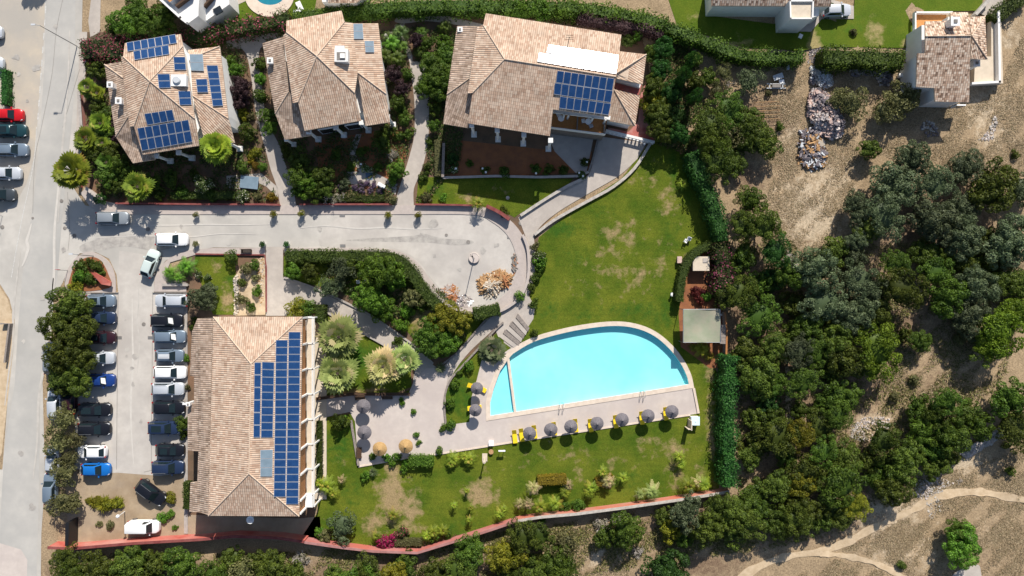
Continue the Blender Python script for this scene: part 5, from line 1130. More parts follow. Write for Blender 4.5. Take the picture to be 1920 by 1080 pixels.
# clutter
c = P(1453, 163); o = empty('scrap_frame', (c.x, c.y, 0), 'white frame with a dark box beside the vegetable plot', 'frame')
mb = MB(); [mb.box((c.x + a, c.y + b, .4), d) for a, b, d in ((0, .3, (2.6, .12, .1)), (0, -.3, (2.6, .12, .1)), (-.9, 0, (.12, .7, .1)), (.9, 0, (.12, .7, .1)))]; mb.build('rails', [lightgrey], o); mb = MB(); mb.box((c.x, c.y, .5), (1.2, .5, .3)); mb.build('box', [seam], o)
thing1('discarded_board', lambda mb: (mb.box((*P(1459, 144, .5)[:2], .5), (1.4, .75, .12), .35), mb.box((*P(1457, 145, .5)[:2], .57), (.4, .3, .04), .35)), [lightgrey], 'slanted pale grey panel above the white frame', 'panel')
thing1('storage_box', bx(1465, 153, .2, (.7, .5, .3), 10), [whitem], 'small white box between the panel and the frame', 'box')
thing1('storage_box', bx(1477, 126, .2, (.35, .7, .3), 5), [lightgrey], 'little pale box below the bushy hedge, above the frame', 'box')
thing1('discarded_slab', bx(1501, 68, .1, (.5, .6, .12), -25), [whitem], 'white slab lying on the shaded lawn below the flat roofed block', 'slab')
thing1('storage_box', bx(1688, 142, .3, (.55, .55, .5)), [whitem], 'white box left of the upper right house', 'box')
c = P(470, 343); o = empty('cold_frame', (c.x, c.y, 0), 'dark glazed panel leaning in the garden of the upper left villa', 'panel')
mb = MB(); mb.box((c.x, c.y, .5), (2.5, 1.7, .08), R_(-6)); mb.build('glazing', [collector_m], o); mb = MB(); mb.box((c.x, c.y, .25), (2.2, 1.4, .44), R_(-6)); mb.build('base', [seam], o)
c = P(692, 331); thing1('doormat', bx(692, 331, .06, (.95, 1.0, .04)), [mat('blue mat', (.10, .16, .24), (.14, .20, .28), 5, .9)], 'blue square mat on the patio above the lavender', 'mat')
thing1('white_chair_stack', lambda mb: (mb.box((*P(716, 348, .5)[:2], .45), (.9, .5, .1), -.5), mb.box((*P(719, 351, .5)[:2], .7), (.5, .1, .5), -.5), mb.box((*P(712, 345, .5)[:2], .3), (.5, .45, .5), -.5)), [whitem], 'white seat beside the lavender by the second path', 'seat')
for px, py, a in ((562, 12, 25), (555, 23, 5)):
    thing1('sun_bed', lambda mb: (mb.box((*P(px, py, .3)[:2], .3), (.7, 1.4 if a > 10 else .6, .12), R_(a)), mb.box((*P(px, py, .3)[:2], .15), (.5, .9 if a > 10 else .4, .2), R_(a))), [whitem], 'white sunbed by the small round pool' if a > 10 else 'small white stool below the sunbed by the round pool', 'sunbed' if a > 10 else 'stool')
c = P(220, 968); o = empty('street_lamp', (c.x - 1.1, c.y - .5, 0), 'white globe lamp with a leaning white pole on the dusty lot', 'street lamp')
a = P(234, 959); mb = MB(); mb.tube((a.x, a.y, 0), (P(222, 968, 3.4).x, P(222, 968, 3.4).y, 3.4), .06, n=8); mb.build('pole', [whitem], o); q = P(221, 968, 3.5); mb = MB(); mb.lathe((q.x, q.y, 3.3), [(.05, 0), (.2, .08), (.24, .22), (.18, .38), (.05, .44)], 14); mb.build('globe', [whitem], o)
thing1('gate_post', bx(350, 757, 2.2, (1.0, .25, .3)), [whitem], 'short white bar above the car park strip beside the long building', 'bar')
# globe garden lights
for i, (px, py, lab) in enumerate(((855, 316, 'leftmost white globe light in the shaded bed under the right villa'), (905, 316, 'white globe light, upper of the close pair in the shaded bed'), (911, 323, 'white globe light, lower of the close pair in the shaded bed'), (1005, 325, 'white globe light in the middle of the shaded bed'), (1086, 324, 'white globe light left of the corner shrub by the driveway'), (1093, 330, 'white globe light lowest at the driveway corner'), (1100, 304, 'white globe light in the upper corner shrub by the driveway'), (1208, 270, 'white globe light at the top corner of the driveway'), (564, 304, 'white globe light in the dark shrub left of the middle villa garden'), (677, 308, 'white globe light beside the little garden path'))):
    c = P(px, py, .7); o = empty('garden_light', (c.x, c.y, 0), lab, 'garden light', 'white globe garden lights')
    mb = MB(); mb.tube((c.x, c.y, 0), (c.x, c.y, .6), .04, n=6); mb.build('post', [blackm], o); mb = MB(); mb.lathe((c.x, c.y, .58), [(.04, 0), (.13, .07), (.16, .16), (.12, .27), (.03, .32)], 12); mb.build('globe', [whitem], o)
# ---------------------------------------------------------------- heaps of rubble, stones and straw
def heap(name, poly, hh, n, size, mats, label, cat, seed=1, elong=1.0, weights=None):
    """a mound with hundreds of loose pieces on it"""
    rr = random.Random(seed); pts = [P(*p) for p in poly]; cx = sum(p.x for p in pts) / len(pts); cy = sum(p.y for p in pts) / len(pts)
    inside = lambda x, y: sum(((pts[i].y > y) != (pts[i - 1].y > y)) and (x < (pts[i - 1].x - pts[i].x) * (y - pts[i].y) / (pts[i - 1].y - pts[i].y + 1e-9) + pts[i].x) for i in range(len(pts))) % 2
    x0, x1 = min(p.x for p in pts), max(p.x for p in pts); y0, y1 = min(p.y for p in pts), max(p.y for p in pts)
    mb = MB(); k = 0
    while k < n:
        x, y = rr.uniform(x0, x1), rr.uniform(y0, y1)
        if not inside(x, y): continue
        k += 1
        dmin = min((Vector((x, y)) - Vector((p.x, p.y))).length for p in pts); z = hh * min(1, dmin / (.35 * min(x1 - x0, y1 - y0) + .01)) * rr.uniform(.3, 1)
        s_ = size * rr.choice((.4, .6, .8, 1, 1.5)); f = math.sin(x * 1.3 + seed) * math.cos(y * 1.1) 
        mi = rr.choices(range(len(mats)), weights)[0] if weights else (0 if f > .2 else (1 if f > -.35 else len(mats) - 1)) if rr.random() < .7 else rr.randrange(len(mats))
        R3 = Matrix.Rotation(rr.uniform(0, 6.28), 3, 'Z') @ Matrix.Rotation(rr.uniform(-.6, .6), 3, 'X')
        a, b, c_ = s_ * elong * rr.uniform(.6, 1.2), s_ * rr.uniform(.5, 1) / (elong ** .5), s_ * rr.uniform(.2, .6) / (elong ** .3)
        gz_ = relief(x, y) if x * PXM + 960 > 1395 else 0; V = [R3 @ Vector((u * a / 2 * rr.uniform(.7, 1.1), v * b / 2 * rr.uniform(.7, 1.1), w__ * c_ / 2)) + Vector((x, y, z + gz_ + c_ * .3)) for u, v, w__ in ((-1, -1, -1), (1, -1, -1), (1, 1, -1), (-1, 1, -1), (-1, -1, 1), (1, -1, 1), (1, 1, 1), (-1, 1, 1))]
        for q in ((4, 5, 6, 7), (0, 1, 5, 4), (1, 2, 6, 5), (2, 3, 7, 6), (3, 0, 4, 7)): mb.face([V[t] for t in q], mi)
    o = mb.build(name, mats, merge=False); tag(o, label, cat, None, 'stuff' if name in ('rock_scatter', 'litter', 'rock_border') else None); return o
heap('rubble_heap', [(1522, 165), (1540, 170), (1562, 195), (1575, 215), (1578, 255), (1560, 262), (1530, 250), (1512, 215), (1514, 185)], 1.6, 2200, .34, [rub_a, rub_c, rub_b], 'long heap of pale pink and grey building rubble on the dry plot', 'rubble', 3)
heap('rubble_heap', [(1520, 125), (1545, 130), (1565, 155), (1545, 168), (1518, 155)], .8, 520, .3, [rub_b, stone_m, lightgrey], 'smaller grey rubble heap just above the long pink one', 'rubble', 5)
heap('rubble_heap', [(1500, 245), (1535, 235), (1545, 270), (1548, 310), (1520, 320), (1495, 305)], .7, 600, .34, [straw, rub_b, darkwood, lightgrey], 'dark tangle of junk below the long rubble heap', 'junk', 7, 1.6)
heap('rubble_heap', [(1590, 130), (1632, 130), (1675, 132), (1672, 160), (1650, 162), (1640, 142), (1600, 144)], .3, 260, .32, [rub_b, stone_m, rub_a], 'grey stone scatter below the clipped hedge', 'rubble', 9)
heap('timber_slab', [(1514, 266), (1534, 262), (1537, 268), (1517, 273)], .2, 14, .7, [cream], 'cream boards lying on the junk below the rubble heap', 'boards', 4, 2)
heap('rock_scatter', [(1800, 850), (1820, 835), (1850, 815), (1880, 796), (1890, 806), (1870, 825), (1845, 838), (1815, 860)], .5, 900, .30, [stone_m, rub_a, stone_m], 'white boulder bank between the bushes at the lower right', 'rocks', 11)
heap('rock_scatter', [(1595, 800), (1620, 782), (1665, 780), (1670, 800), (1650, 825), (1610, 828), (1592, 818)], .06, 900, .16, [stone_m, rub_a, paledirt], 'pale gravelly clearing of small stones among the trees', 'rocks', 12)
heap('rock_scatter', [(1720, 900), (1760, 895), (1790, 905), (1760, 925), (1730, 940), (1712, 925)], .06, 420, .17, [stone_m, rub_a], 'scatter of pale stones above the bend of the dirt path', 'rocks', 13)
heap('rock_scatter', [(1735, 225), (1755, 232), (1762, 255), (1740, 256), (1725, 240)], .06, 160, .2, [stone_m, rub_b], 'stone scatter in the shade below the upper right house', 'rocks', 14)
heap('rock_scatter', [(1850, 250), (1865, 215), (1872, 235), (1860, 265), (1835, 262)], .06, 130, .24, [stone_m, rub_a], 'loose stones on the dry ground right of the shaded patch', 'rocks', 15)
heap('rock_scatter', [(1735, 935), (1760, 930), (1770, 960), (1745, 975), (1738, 955)], .06, 90, .17, [stone_m], 'few pale stones just below the bend of the dirt path', 'rocks', 16)
heap('rock_scatter', [(1530, 85), (1548, 92), (1545, 115), (1515, 118), (1518, 95)], .05, 300, .16, [stone_m, rub_b], 'small pale stones between the two clipped hedges', 'rocks', 17)
heap('rock_scatter', [(1480, 470), (1500, 490), (1495, 515), (1475, 495)], .1, 120, .2, [rub_b, stone_m], 'grey stones at the edge of the wood below the dry field', 'rocks', 18)
heap('straw_heap', catmull([(898, 530), (912, 518), (935, 512), (945, 520), (940, 538), (925, 552), (905, 548)], 3, True), .9, 900, .30, [straw, straw, cream], 'heap of dry golden palm fronds in the turning circle', 'dry fronds', 21, 3.2)
heap('straw_heap', catmull([(925, 512), (945, 510), (957, 520), (952, 535), (938, 534), (928, 524)], 3, True), .8, 420, .28, [straw_r, straw], 'rusty brown frond heap right beside the golden one', 'dry fronds', 22, 3.2)
heap('straw_heap', catmull([(828, 550), (835, 538), (850, 535), (860, 548), (852, 565), (838, 566)], 3, True), .12, 520, .2, [straw, straw_r, sidewalk_m], 'flat spread of orange straw litter on the inner curve', 'dry fronds', 23, 3.0)
heap('litter', catmull([(855, 560), (870, 552), (885, 560), (882, 575), (862, 578)], 3, True), .1, 180, .22, [whitem, sidewalk_m, rub_b], 'patch of white scraps at the bottom of the turning circle', 'litter', 24, 1.5)
heap('litter', [(962, 478), (968, 476), (969, 500), (964, 515), (960, 500)], .15, 130, .2, [straw_r, seam], 'brown leaf litter against the east kerb of the turning circle', 'litter', 25, 2)
heap('rock_border', [(438, 520), (446, 512), (449, 560), (446, 590), (439, 590), (441, 550)], .12, 240, .2, [stone_m, cream], 'pale stone border in the small dry garden', 'rocks', 26)
heap('rock_border', [(474, 485), (497, 482), (497, 560), (488, 575), (480, 520)], .08, 260, .14, [cream, straw, stone_m], 'ochre gravel strip beside the courtyard', 'gravel', 27)
# vegetable plot trellis
c = P(1440, 207); o = empty('vegetable_trellis', (c.x, c.y, 0), 'rows of thin canes in the vegetable plot left of the dirt track', 'trellis')
for k in range(5): a, b = P(1417, 192 + k * 8, .6), P(1462, 190 + k * 8, .6); mb = MB(); mb.tube(a, b, .035, n=5); [mb.tube((a.x + (b.x - a.x) * t, a.y, 0), (a.x + (b.x - a.x) * t, a.y, .62), .03, n=5) for t in (0, .33, .66, 1)]; mb.build('cane_row', [straw], o)
# ---------------------------------------------------------------- vegetation meshes
def quads_mesh(name, cen, nor, size, tint, odd, extra=None, asp=1.5, rs=None):
    """leaf-sized rhombs; extra = (verts, faces) of an inner core"""
    n = len(cen); rs = rs or np.random.RandomState(0)
    nor = nor / np.maximum(1e-6, np.linalg.norm(nor, axis=1, keepdims=True))
    r = rs.normal(size=(n, 3)); u = np.cross(nor, r); u /= np.maximum(1e-6, np.linalg.norm(u, axis=1, keepdims=True)); v = np.cross(nor, u)
    s = size.reshape(-1, 1) * .5
    V = np.stack([cen - u * s * asp, cen - v * s, cen + u * s * asp, cen + v * s], 1).reshape(-1, 3)
    return finish_mesh(name, V, n, tint, odd, extra)
def finish_mesh(name, V, n, tint, odd, extra=None, quads=True):
    F = np.arange(n * 4, dtype=np.int32); starts = np.arange(n, dtype=np.int32) * 4; tot = np.full(n, 4, np.int32)
    if extra is not None:
        ev, ef = extra; k = len(V); V = np.concatenate([V, ev]); m3 = len(ef)
        F = np.concatenate([F, (ef + k).astype(np.int32).ravel()]); starts = np.concatenate([starts, n * 4 + np.arange(m3, dtype=np.int32) * 3]); tot = np.concatenate([tot, np.full(m3, 3, np.int32)])
        tint = np.concatenate([tint, np.full(m3, .15)]); odd = np.concatenate([odd, np.ones(m3)])
    me = bpy.data.meshes.new(name); me.vertices.add(len(V)); me.vertices.foreach_set('co', V.astype(np.float32).ravel())
    me.loops.add(len(F)); me.loops.foreach_set('vertex_index', F); me.polygons.add(len(starts)); me.polygons.foreach_set('loop_start', starts); me.polygons.foreach_set('loop_total', tot)
    for nm, a in (('tint', tint), ('odd', odd)):
        at = me.attributes.new(nm, 'FLOAT', 'FACE'); at.data.foreach_set('value', np.clip(a, 0, 1).astype(np.float32))
    me.materials.append(LM['scrub']); me.update(); me.validate(); return me
def ico(sub=2):
    bm = bmesh.new(); bmesh.ops.create_icosphere(bm, subdivisions=sub, radius=1)
    v = np.array([x.co[:] for x in bm.verts]); f = np.array([[q.index for q in x.verts] for x in bm.faces]); bm.free(); return v, f
ICO = ico(2)
def sphere_pts(rs, n):
    d = rs.normal(size=(n, 3)); return d / np.linalg.norm(d, axis=1, keepdims=True)
def crown(name, R, seed, nl=22, leaf=.16, dens=60, flat_=.62, lr=(.20, .40), spread=.72, tall=1.0, jitter=.4, hole=0.0):
    """irregular crown of radius R standing on z=0: leafy lobes over a dark inside"""
    rs = np.random.RandomState(seed); H = R * flat_ * tall
    d = sphere_pts(rs, nl * 3); d = d[d[:, 2] > -.25][:nl]; nl = len(d)
    k = rs.uniform(.45, 1.0, nl) ** .6
    ax = 1 + .16 * np.sin(np.arctan2(d[:, 1], d[:, 0]) * 2 + seed) + .12 * np.sin(np.arctan2(d[:, 1], d[:, 0]) * 3 + seed * 2.1)
    C_ = d * np.stack([ax * R * spread, ax * R * spread, np.full(nl, H * .8)], 1) * k[:, None]; C_[:, 2] += H * .55
    rl = rs.uniform(lr[0], lr[1], nl) * R
    cen, nor, ti = [], [], []
    for i in range(nl):
        m = int(4 * math.pi * rl[i] ** 2 * dens)
        q = sphere_pts(rs, m); q = q[q[:, 2] > -.55]
        sc = np.array([1, 1, .8]); p = C_[i] + q * rl[i] * sc * rs.uniform(.78, 1.1, (len(q), 1))
        keep = np.ones(len(p), bool)
        for j in range(nl):
            if j != i: keep &= (np.linalg.norm((p - C_[j]) / sc, axis=1) > rl[j] * .82)
        if hole: keep &= rs.rand(len(p)) > hole * (np.sin(p[:, 0] * 5 / R + seed) * np.sin(p[:, 1] * 5 / R) > 0)
        p = p[keep]; q = q[keep]
        cen.append(p); nor.append(q + rs.normal(size=q.shape) * jitter); base = rs.uniform(.15, .75)
        ti.append(np.clip(base + rs.normal(size=len(p)) * .22, 0, 1))
    cen = np.concatenate(cen); nor = np.concatenate(nor); ti = np.concatenate(ti)
    cv = ICO[0].copy(); rr = 1 + .12 * np.sin(cv[:, 0] * 4 + seed) * np.cos(cv[:, 1] * 4)
    cv = cv * rr[:, None] * np.array([R * spread * .66, R * spread * .66, H * .36]); cv[:, 2] += H * .36
    return quads_mesh(name, cen, nor, rs.uniform(.7, 1.3, len(cen)) * leaf, ti, rs.rand(len(cen)), (cv, ICO[1]), rs=rs)
def twigs(name, R, seed, n=26):
    """bare branching bush with a few grey leaves"""
    rr = random.Random(seed); mb = MB()
    def br(p, d, l, r, k):
        q = p + d * l; mb.tube(p, q, r, r * .6, n=4, caps=False)
        if k == 0: return
        for _ in range(3 if k > 1 else 2):
            e = (d + Vector((rr.gauss(0, .6), rr.gauss(0, .6), rr.gauss(.05, .35)))).normalized(); br(q, e, l * rr.uniform(.55, .8), r * .6, k - 1)
    for _ in range(n // 3):
        a = rr.uniform(0, 6.28); e = rr.uniform(.3, 1.2); d = Vector((math.cos(a) * math.cos(e), math.sin(a) * math.cos(e), math.sin(e)))
        br(Vector((rr.gauss(0, R * .1), rr.gauss(0, R * .1), 0)), d, R * .42, R * .028, 3)
    return mb.mesh(name, [deadbark], merge=False)
def blades(name, R, seed, nf=34, per=9, kind='fan', tall=.55, up=.3):
    """rosette of fronds: fan (palmate), spike (sword leaves) or feather (arching pinnate)"""
    rs = random.Random(seed); V, T, O = [], [], []
    def quad(a, b, c, d, t, o): V.extend([a, b, c, d]); T.append(t); O.append(o)
    for i in range(nf):
        a = i * 2.39996 + rs.uniform(-.2, .2); t = (i + .5) / nf; el = (.95 if kind == 'fan' else 1.2) * (1 - t) ** 1.3 + rs.uniform(-.1, .12) - (.12 if kind == 'fan' else .25) * t
        d = Vector((math.cos(a) * math.cos(el), math.sin(a) * math.cos(el), math.sin(el))); side = Vector((-math.sin(a), math.cos(a), 0)); upv = d.cross(side) * -1
        tint = rs.uniform(.15, .85); odd = rs.random(); z0 = Vector((0, 0, R * up))
        L_ = R * (.62 + .38 * t ** .7) * rs.uniform(.85, 1.08)
        if kind == 'fan':
            pl_ = L_ * .48; c = z0 + d * pl_; w_ = side * R * .012
            quad(z0 - w_, z0 + w_, c + w_, c - w_, .5, 1)
            for k in range(per):
                b = (k / (per - 1) - .5) * 2.5; l = (L_ - pl_) * (1 - .25 * abs(b) / 1.25) * rs.uniform(.88, 1.1)
                dd = (d * math.cos(b) + side * math.sin(b)).normalized(); ss = (side * math.cos(b) - d * math.sin(b)).normalized()
                w1 = l * .13; m = c + dd * l * .62 + upv * l * .04; e = c + dd * l + Vector((0, 0, -l * .12))
                quad(c, m - ss * w1, e, m + ss * w1, max(0, min(1, tint + rs.uniform(-.15, .15))), odd)
        elif kind == 'spike':
            w1 = R * .045; m = z0 + d * L_ * .55; e = z0 + d * L_ + Vector((0, 0, -L_ * .25 * t)); quad(z0, m - side * w1, e, m + side * w1, tint, odd)
        else:
            prev = z0; pts = []
            for k in range(1, 7):
                u = k / 6; pts.append(z0 + d * L_ * u + Vector((0, 0, -L_ * .55 * u * u)))
            for k, q in enumerate(pts):
                ax = (q - prev).normalized(); w1 = L_ * .26 * (1 - abs(k - 2.4) / 5)
                for s in (-1, 1):
                    for g in (0, .33, .66):
                        b0 = prev.lerp(q, g); tip = b0 + side * s * w1 + ax * w1 * .6 + Vector((0, 0, -w1 * .25)); quad(b0, b0 + ax * L_ * .03, tip, b0.lerp(tip, .6) - ax * L_ * .025, max(0, min(1, tint + rs.uniform(-.1, .1))), odd)
                prev = q
    return finish_mesh(name, np.array([tuple(v) for v in V]), len(T), np.array(T), np.array(O))
def trunk_mesh(name, h_, r0, seed, limbs=4, R=1.0):
    rr = random.Random(seed); mb = MB(); p = Vector((0, 0, -.4)); q = Vector((rr.uniform(-.08, .08) * R, rr.uniform(-.08, .08) * R, h_)); mb.tube(p, q, r0, r0 * .6, n=8)
    for k in range(limbs):
        a = k * 6.28 / max(1, limbs) + rr.uniform(-.4, .4); s = p.lerp(q, rr.uniform(.55, .95)); e = s + Vector((math.cos(a) * R * .5, math.sin(a) * R * .5, R * rr.uniform(.35, .6))); mb.tube(s, e, r0 * .5, r0 * .2, n=6)
    return mb.mesh(name, [bark])
BIG = [crown('crown', 4.0, s, 70, .19, 34, .56, (.10, .22), .88) for s in (1, 2, 3, 4, 5)]
MED = [crown('crown', 2.2, s, 36, .15, 60, .60, (.14, .27), .84) for s in (11, 12, 13, 14, 15)]
SML = [crown('foliage', 1.0, s, 18, .10, 130, .66, (.20, .36), .74) for s in (21, 22, 23, 24)]
BALL = [crown('foliage', 1.0, s, 26, .085, 130, .9, (.24, .3), .72) for s in (31, 32)]
OLV = [crown('crown', 2.2, s, 26, .14, 46, .62, (.14, .26), .82, hole=.35, jitter=.9) for s in (41, 42, 43)]
PINE = [crown('crown', 3.6, s, 52, .15, 44, .5, (.10, .2), .9, jitter=.7) for s in (51, 52)]
LIMB = [trunk_mesh('trunk', 1.0, .22, s, 5, 3.2) for s in (1, 2)]; LIMS = [trunk_mesh('trunk', .7, .12, s, 4, 1.7) for s in (3, 4)]
DEAD = [twigs('branches', 1.5, s) for s in (1, 2, 3)]
FAN = [blades('fronds', 2.4, s, 46, 9, 'fan', up=.15) for s in (1, 2, 3)]
BFAN = [blades('fronds', 2.4, s, 90, 10, 'fan', up=.35) for s in (5, 6)]
SPK = [blades('leaves', 1.0, s, 80, 1, 'spike') for s in (1, 2, 3)]
FEA = [blades('fronds', 1.6, s, 22, 1, 'feather') for s in (1, 2, 3)]
def trunk_simple(h_, r): 
    mb = MB(); mb.tube((0, 0, -.3), (0, 0, h_), r * 1.25, r, n=10); return mb.mesh('trunk', [bark])
FTR = trunk_simple(1.0, .2)

LAND = [('round blue pool', 507, 5), ('pink hedge corner', 180, 90), ('street corner', 165, 370), ('blue panelled villa', 318, 180), ('middle villa', 612, 140), ('balcony villa', 1020, 150), ('orange balcony', 1085, 230), ('white villa', 370, 15),
 ('car park island', 168, 515), ('dusty lot', 230, 950), ('white van', 270, 987), ('long panelled building', 470, 700), ('satellite dish', 468, 975), ('courtyard', 515, 540), ('turning circle lamp', 888, 483), ('palm garden', 690, 680), ('plaza', 740, 800),
 ('pool steps', 962, 610), ('shallow pool end', 925, 740), ('red earth bed', 930, 300), ('lavender', 700, 350), ('first path opening', 540, 385), ('second path opening', 760, 385), ('rubble heap', 1545, 215), ('vegetable plot', 1440, 207), ('flat roofed block', 1500, 25),
 ('brown roofed house', 1780, 110), ('curved hedge', 1290, 500), ('netting canopy', 1316, 611), ('lime pine', 1655, 655), ('boulder bank', 1845, 828), ('gravelly clearing', 1632, 805), ('path fork', 1545, 1032), ('path bend', 1740, 945),
 ('wall bend', 782, 1037), ('magenta bougainvillea', 722, 1017), ('wall end', 1368, 922), ('spare loungers', 970, 818), ('deck cabinet', 1300, 787), ('golden hedge', 1030, 905), ('dry field', 1520, 400), ('shaded stones', 1745, 240), ('concrete slab', 1810, 1075), ('junction', 130, 440),
 ('ivy hedge top', 1300, 290), ('lawn driveway', 1110, 360), ('olive row', 120, 840), ('leafy trees', 700, 530), ('right edge', 1915, 430), ('bottom edge', 1000, 1078)]
PEND = []
def reg(o, look, cat, px, py, group=None):
    o['category'] = cat
    if group: o['group'] = group
    PEND.append([o, look, cat, px, py])
def setmat(o, m):
    o.material_slots[0].link = 'OBJECT'; o.material_slots[0].material = m
vr = random.Random(99)
COLW = dict(scrub='dark olive green', green='deep green', lime='lime green', bright='bright green', grey='grey green', olive='pale olive', yellow='yellow green', gold='golden', ivy='ivy green', hedge='green', pinkh='pink flowering', wineh='wine red flowering', maroon='maroon leaved', purple='dark purple', lavender='lavender', dead='dry grey', white='white flowering', magenta='magenta', palm='silvery', palmy='yellowing', palmg='fresh green', palmd='deep green', spike='grey green')
def tree(px, py, r, col='scrub', kind='auto', hz=1.0, group=None, name=None, look=None, base=None):
    """r: crown radius in px; hz: height factor"""
    rm = r / PXM
    if kind == 'auto': kind = 'big' if rm > 2.3 else 'med' if rm > 1.15 else 'sml'
    pool_, R0 = {'big': (BIG, 4.0), 'med': (MED, 2.2), 'sml': (SML, 1.0), 'ball': (BALL, 1.0), 'olive': (OLV, 2.2), 'pine': (PINE, 3.6)}[kind]
    zt = {'big': 1.6, 'med': .9, 'sml': 0.0, 'ball': .0, 'olive': 1.1, 'pine': 2.4}[kind] * hz
    if base is not None: zt = base
    s = rm / R0; c = P(px, py, zt + rm * .5)
    gz = relief(c.x, c.y) if px > 1395 else 0
    szn = 'big' if r > 38 else 'broad' if r > 26 else 'small' if r < 15 else 'medium sized'
    nm = name or ({'olive': 'olive_tree', 'pine': 'pine_tree'}.get(kind, 'juniper_tree' if col == 'grey' else 'tree') if kind in ('big', 'med', 'olive', 'pine') else 'shrub'); rz = vr.uniform(0, 6.28)
    if kind in ('sml', 'ball'):
        o = link(bpy.data.objects.new(nm, vr.choice(pool_))); o.location = (c.x, c.y, gz - .03); o.rotation_euler = (0, 0, rz); o.scale = (s, s, s * hz * 1.15); setmat(o, LM[col])
    else:
        o = empty(nm, (c.x, c.y, gz), rz=rz)
        t = link(bpy.data.objects.new('trunk', vr.choice(LIMB if kind in ('big', 'pine') else LIMS)), o); k = s * (1.0 if kind != 'pine' else .9); t.scale = (k, k, max(.3, zt + rm * .45) / (2.9 if kind in ('big', 'pine') else 1.75))
        cr = link(bpy.data.objects.new('crown', vr.choice(pool_)), o); cr.location = (0, 0, zt - .1); cr.scale = (s * vr.uniform(.92, 1.1), s * vr.uniform(.92, 1.1), s * hz * vr.uniform(.95, 1.25)); setmat(cr, LM[col])
    cat = 'tree' if kind in ('big', 'med', 'olive', 'pine') else 'shrub'
    reg(o, look or '%s %s %s' % (szn, COLW[col], {'ball': 'clipped round shrub', 'sml': 'shrub', 'olive': 'loose crowned tree', 'pine': 'umbrella pine'}.get(kind, 'bushy tree')), cat, px, py, group)
    return o
def palm(px, py, r, col='palm', h_=2.5, kind='fan', name='palm_tree', look=None, group=None):
    rm = r / PXM; c = P(px, py, h_); o = empty(name, (c.x, c.y, 0), rz=vr.uniform(0, 6.28))
    pool_, R0 = {'fan': (FAN, 2.4), 'ball': (BFAN, 2.4), 'spike': (SPK, 1.0), 'feather': (FEA, 1.6)}[kind]; s = rm / R0 * (1.06 if kind == 'fan' else 1.08)
    if h_ > .5:
        t = link(bpy.data.objects.new('trunk', FTR), o); k = {'spike': .4, 'feather': .6}.get(kind, 1.1); t.scale = (k, k, h_ + .1)
    f = link(bpy.data.objects.new('fronds', vr.choice(pool_)), o); f.location = (0, 0, max(0, h_ - rm * .2)); f.scale = (s, s, s); setmat(f, LM[col])
    reg(o, look or '%s %s' % (COLW[col], {'fan': 'fan palm', 'ball': 'round headed fan palm', 'spike': 'spiky plant', 'feather': 'feathery palm'}[kind]), 'palm' if kind != 'spike' else 'plant', px, py, group)
    return o
def dead(px, py, r, leaf=True, look='dry grey twiggy bush'):
    c = P(px, py, .8); s = r / PXM / 1.5; o = empty('dry_bush', (c.x, c.y, (relief(c.x, c.y) if px > 1395 else 0)), rz=vr.uniform(0, 6))
    b = link(bpy.data.objects.new('branches', vr.choice(DEAD)), o); b.scale = (s, s, s)
    if leaf: f = link(bpy.data.objects.new('foliage', vr.choice(SML)), o); f.scale = (s * 1.0, s * 1.0, s * .9); setmat(f, LM['dead'])
    reg(o, look, 'bush', px, py)
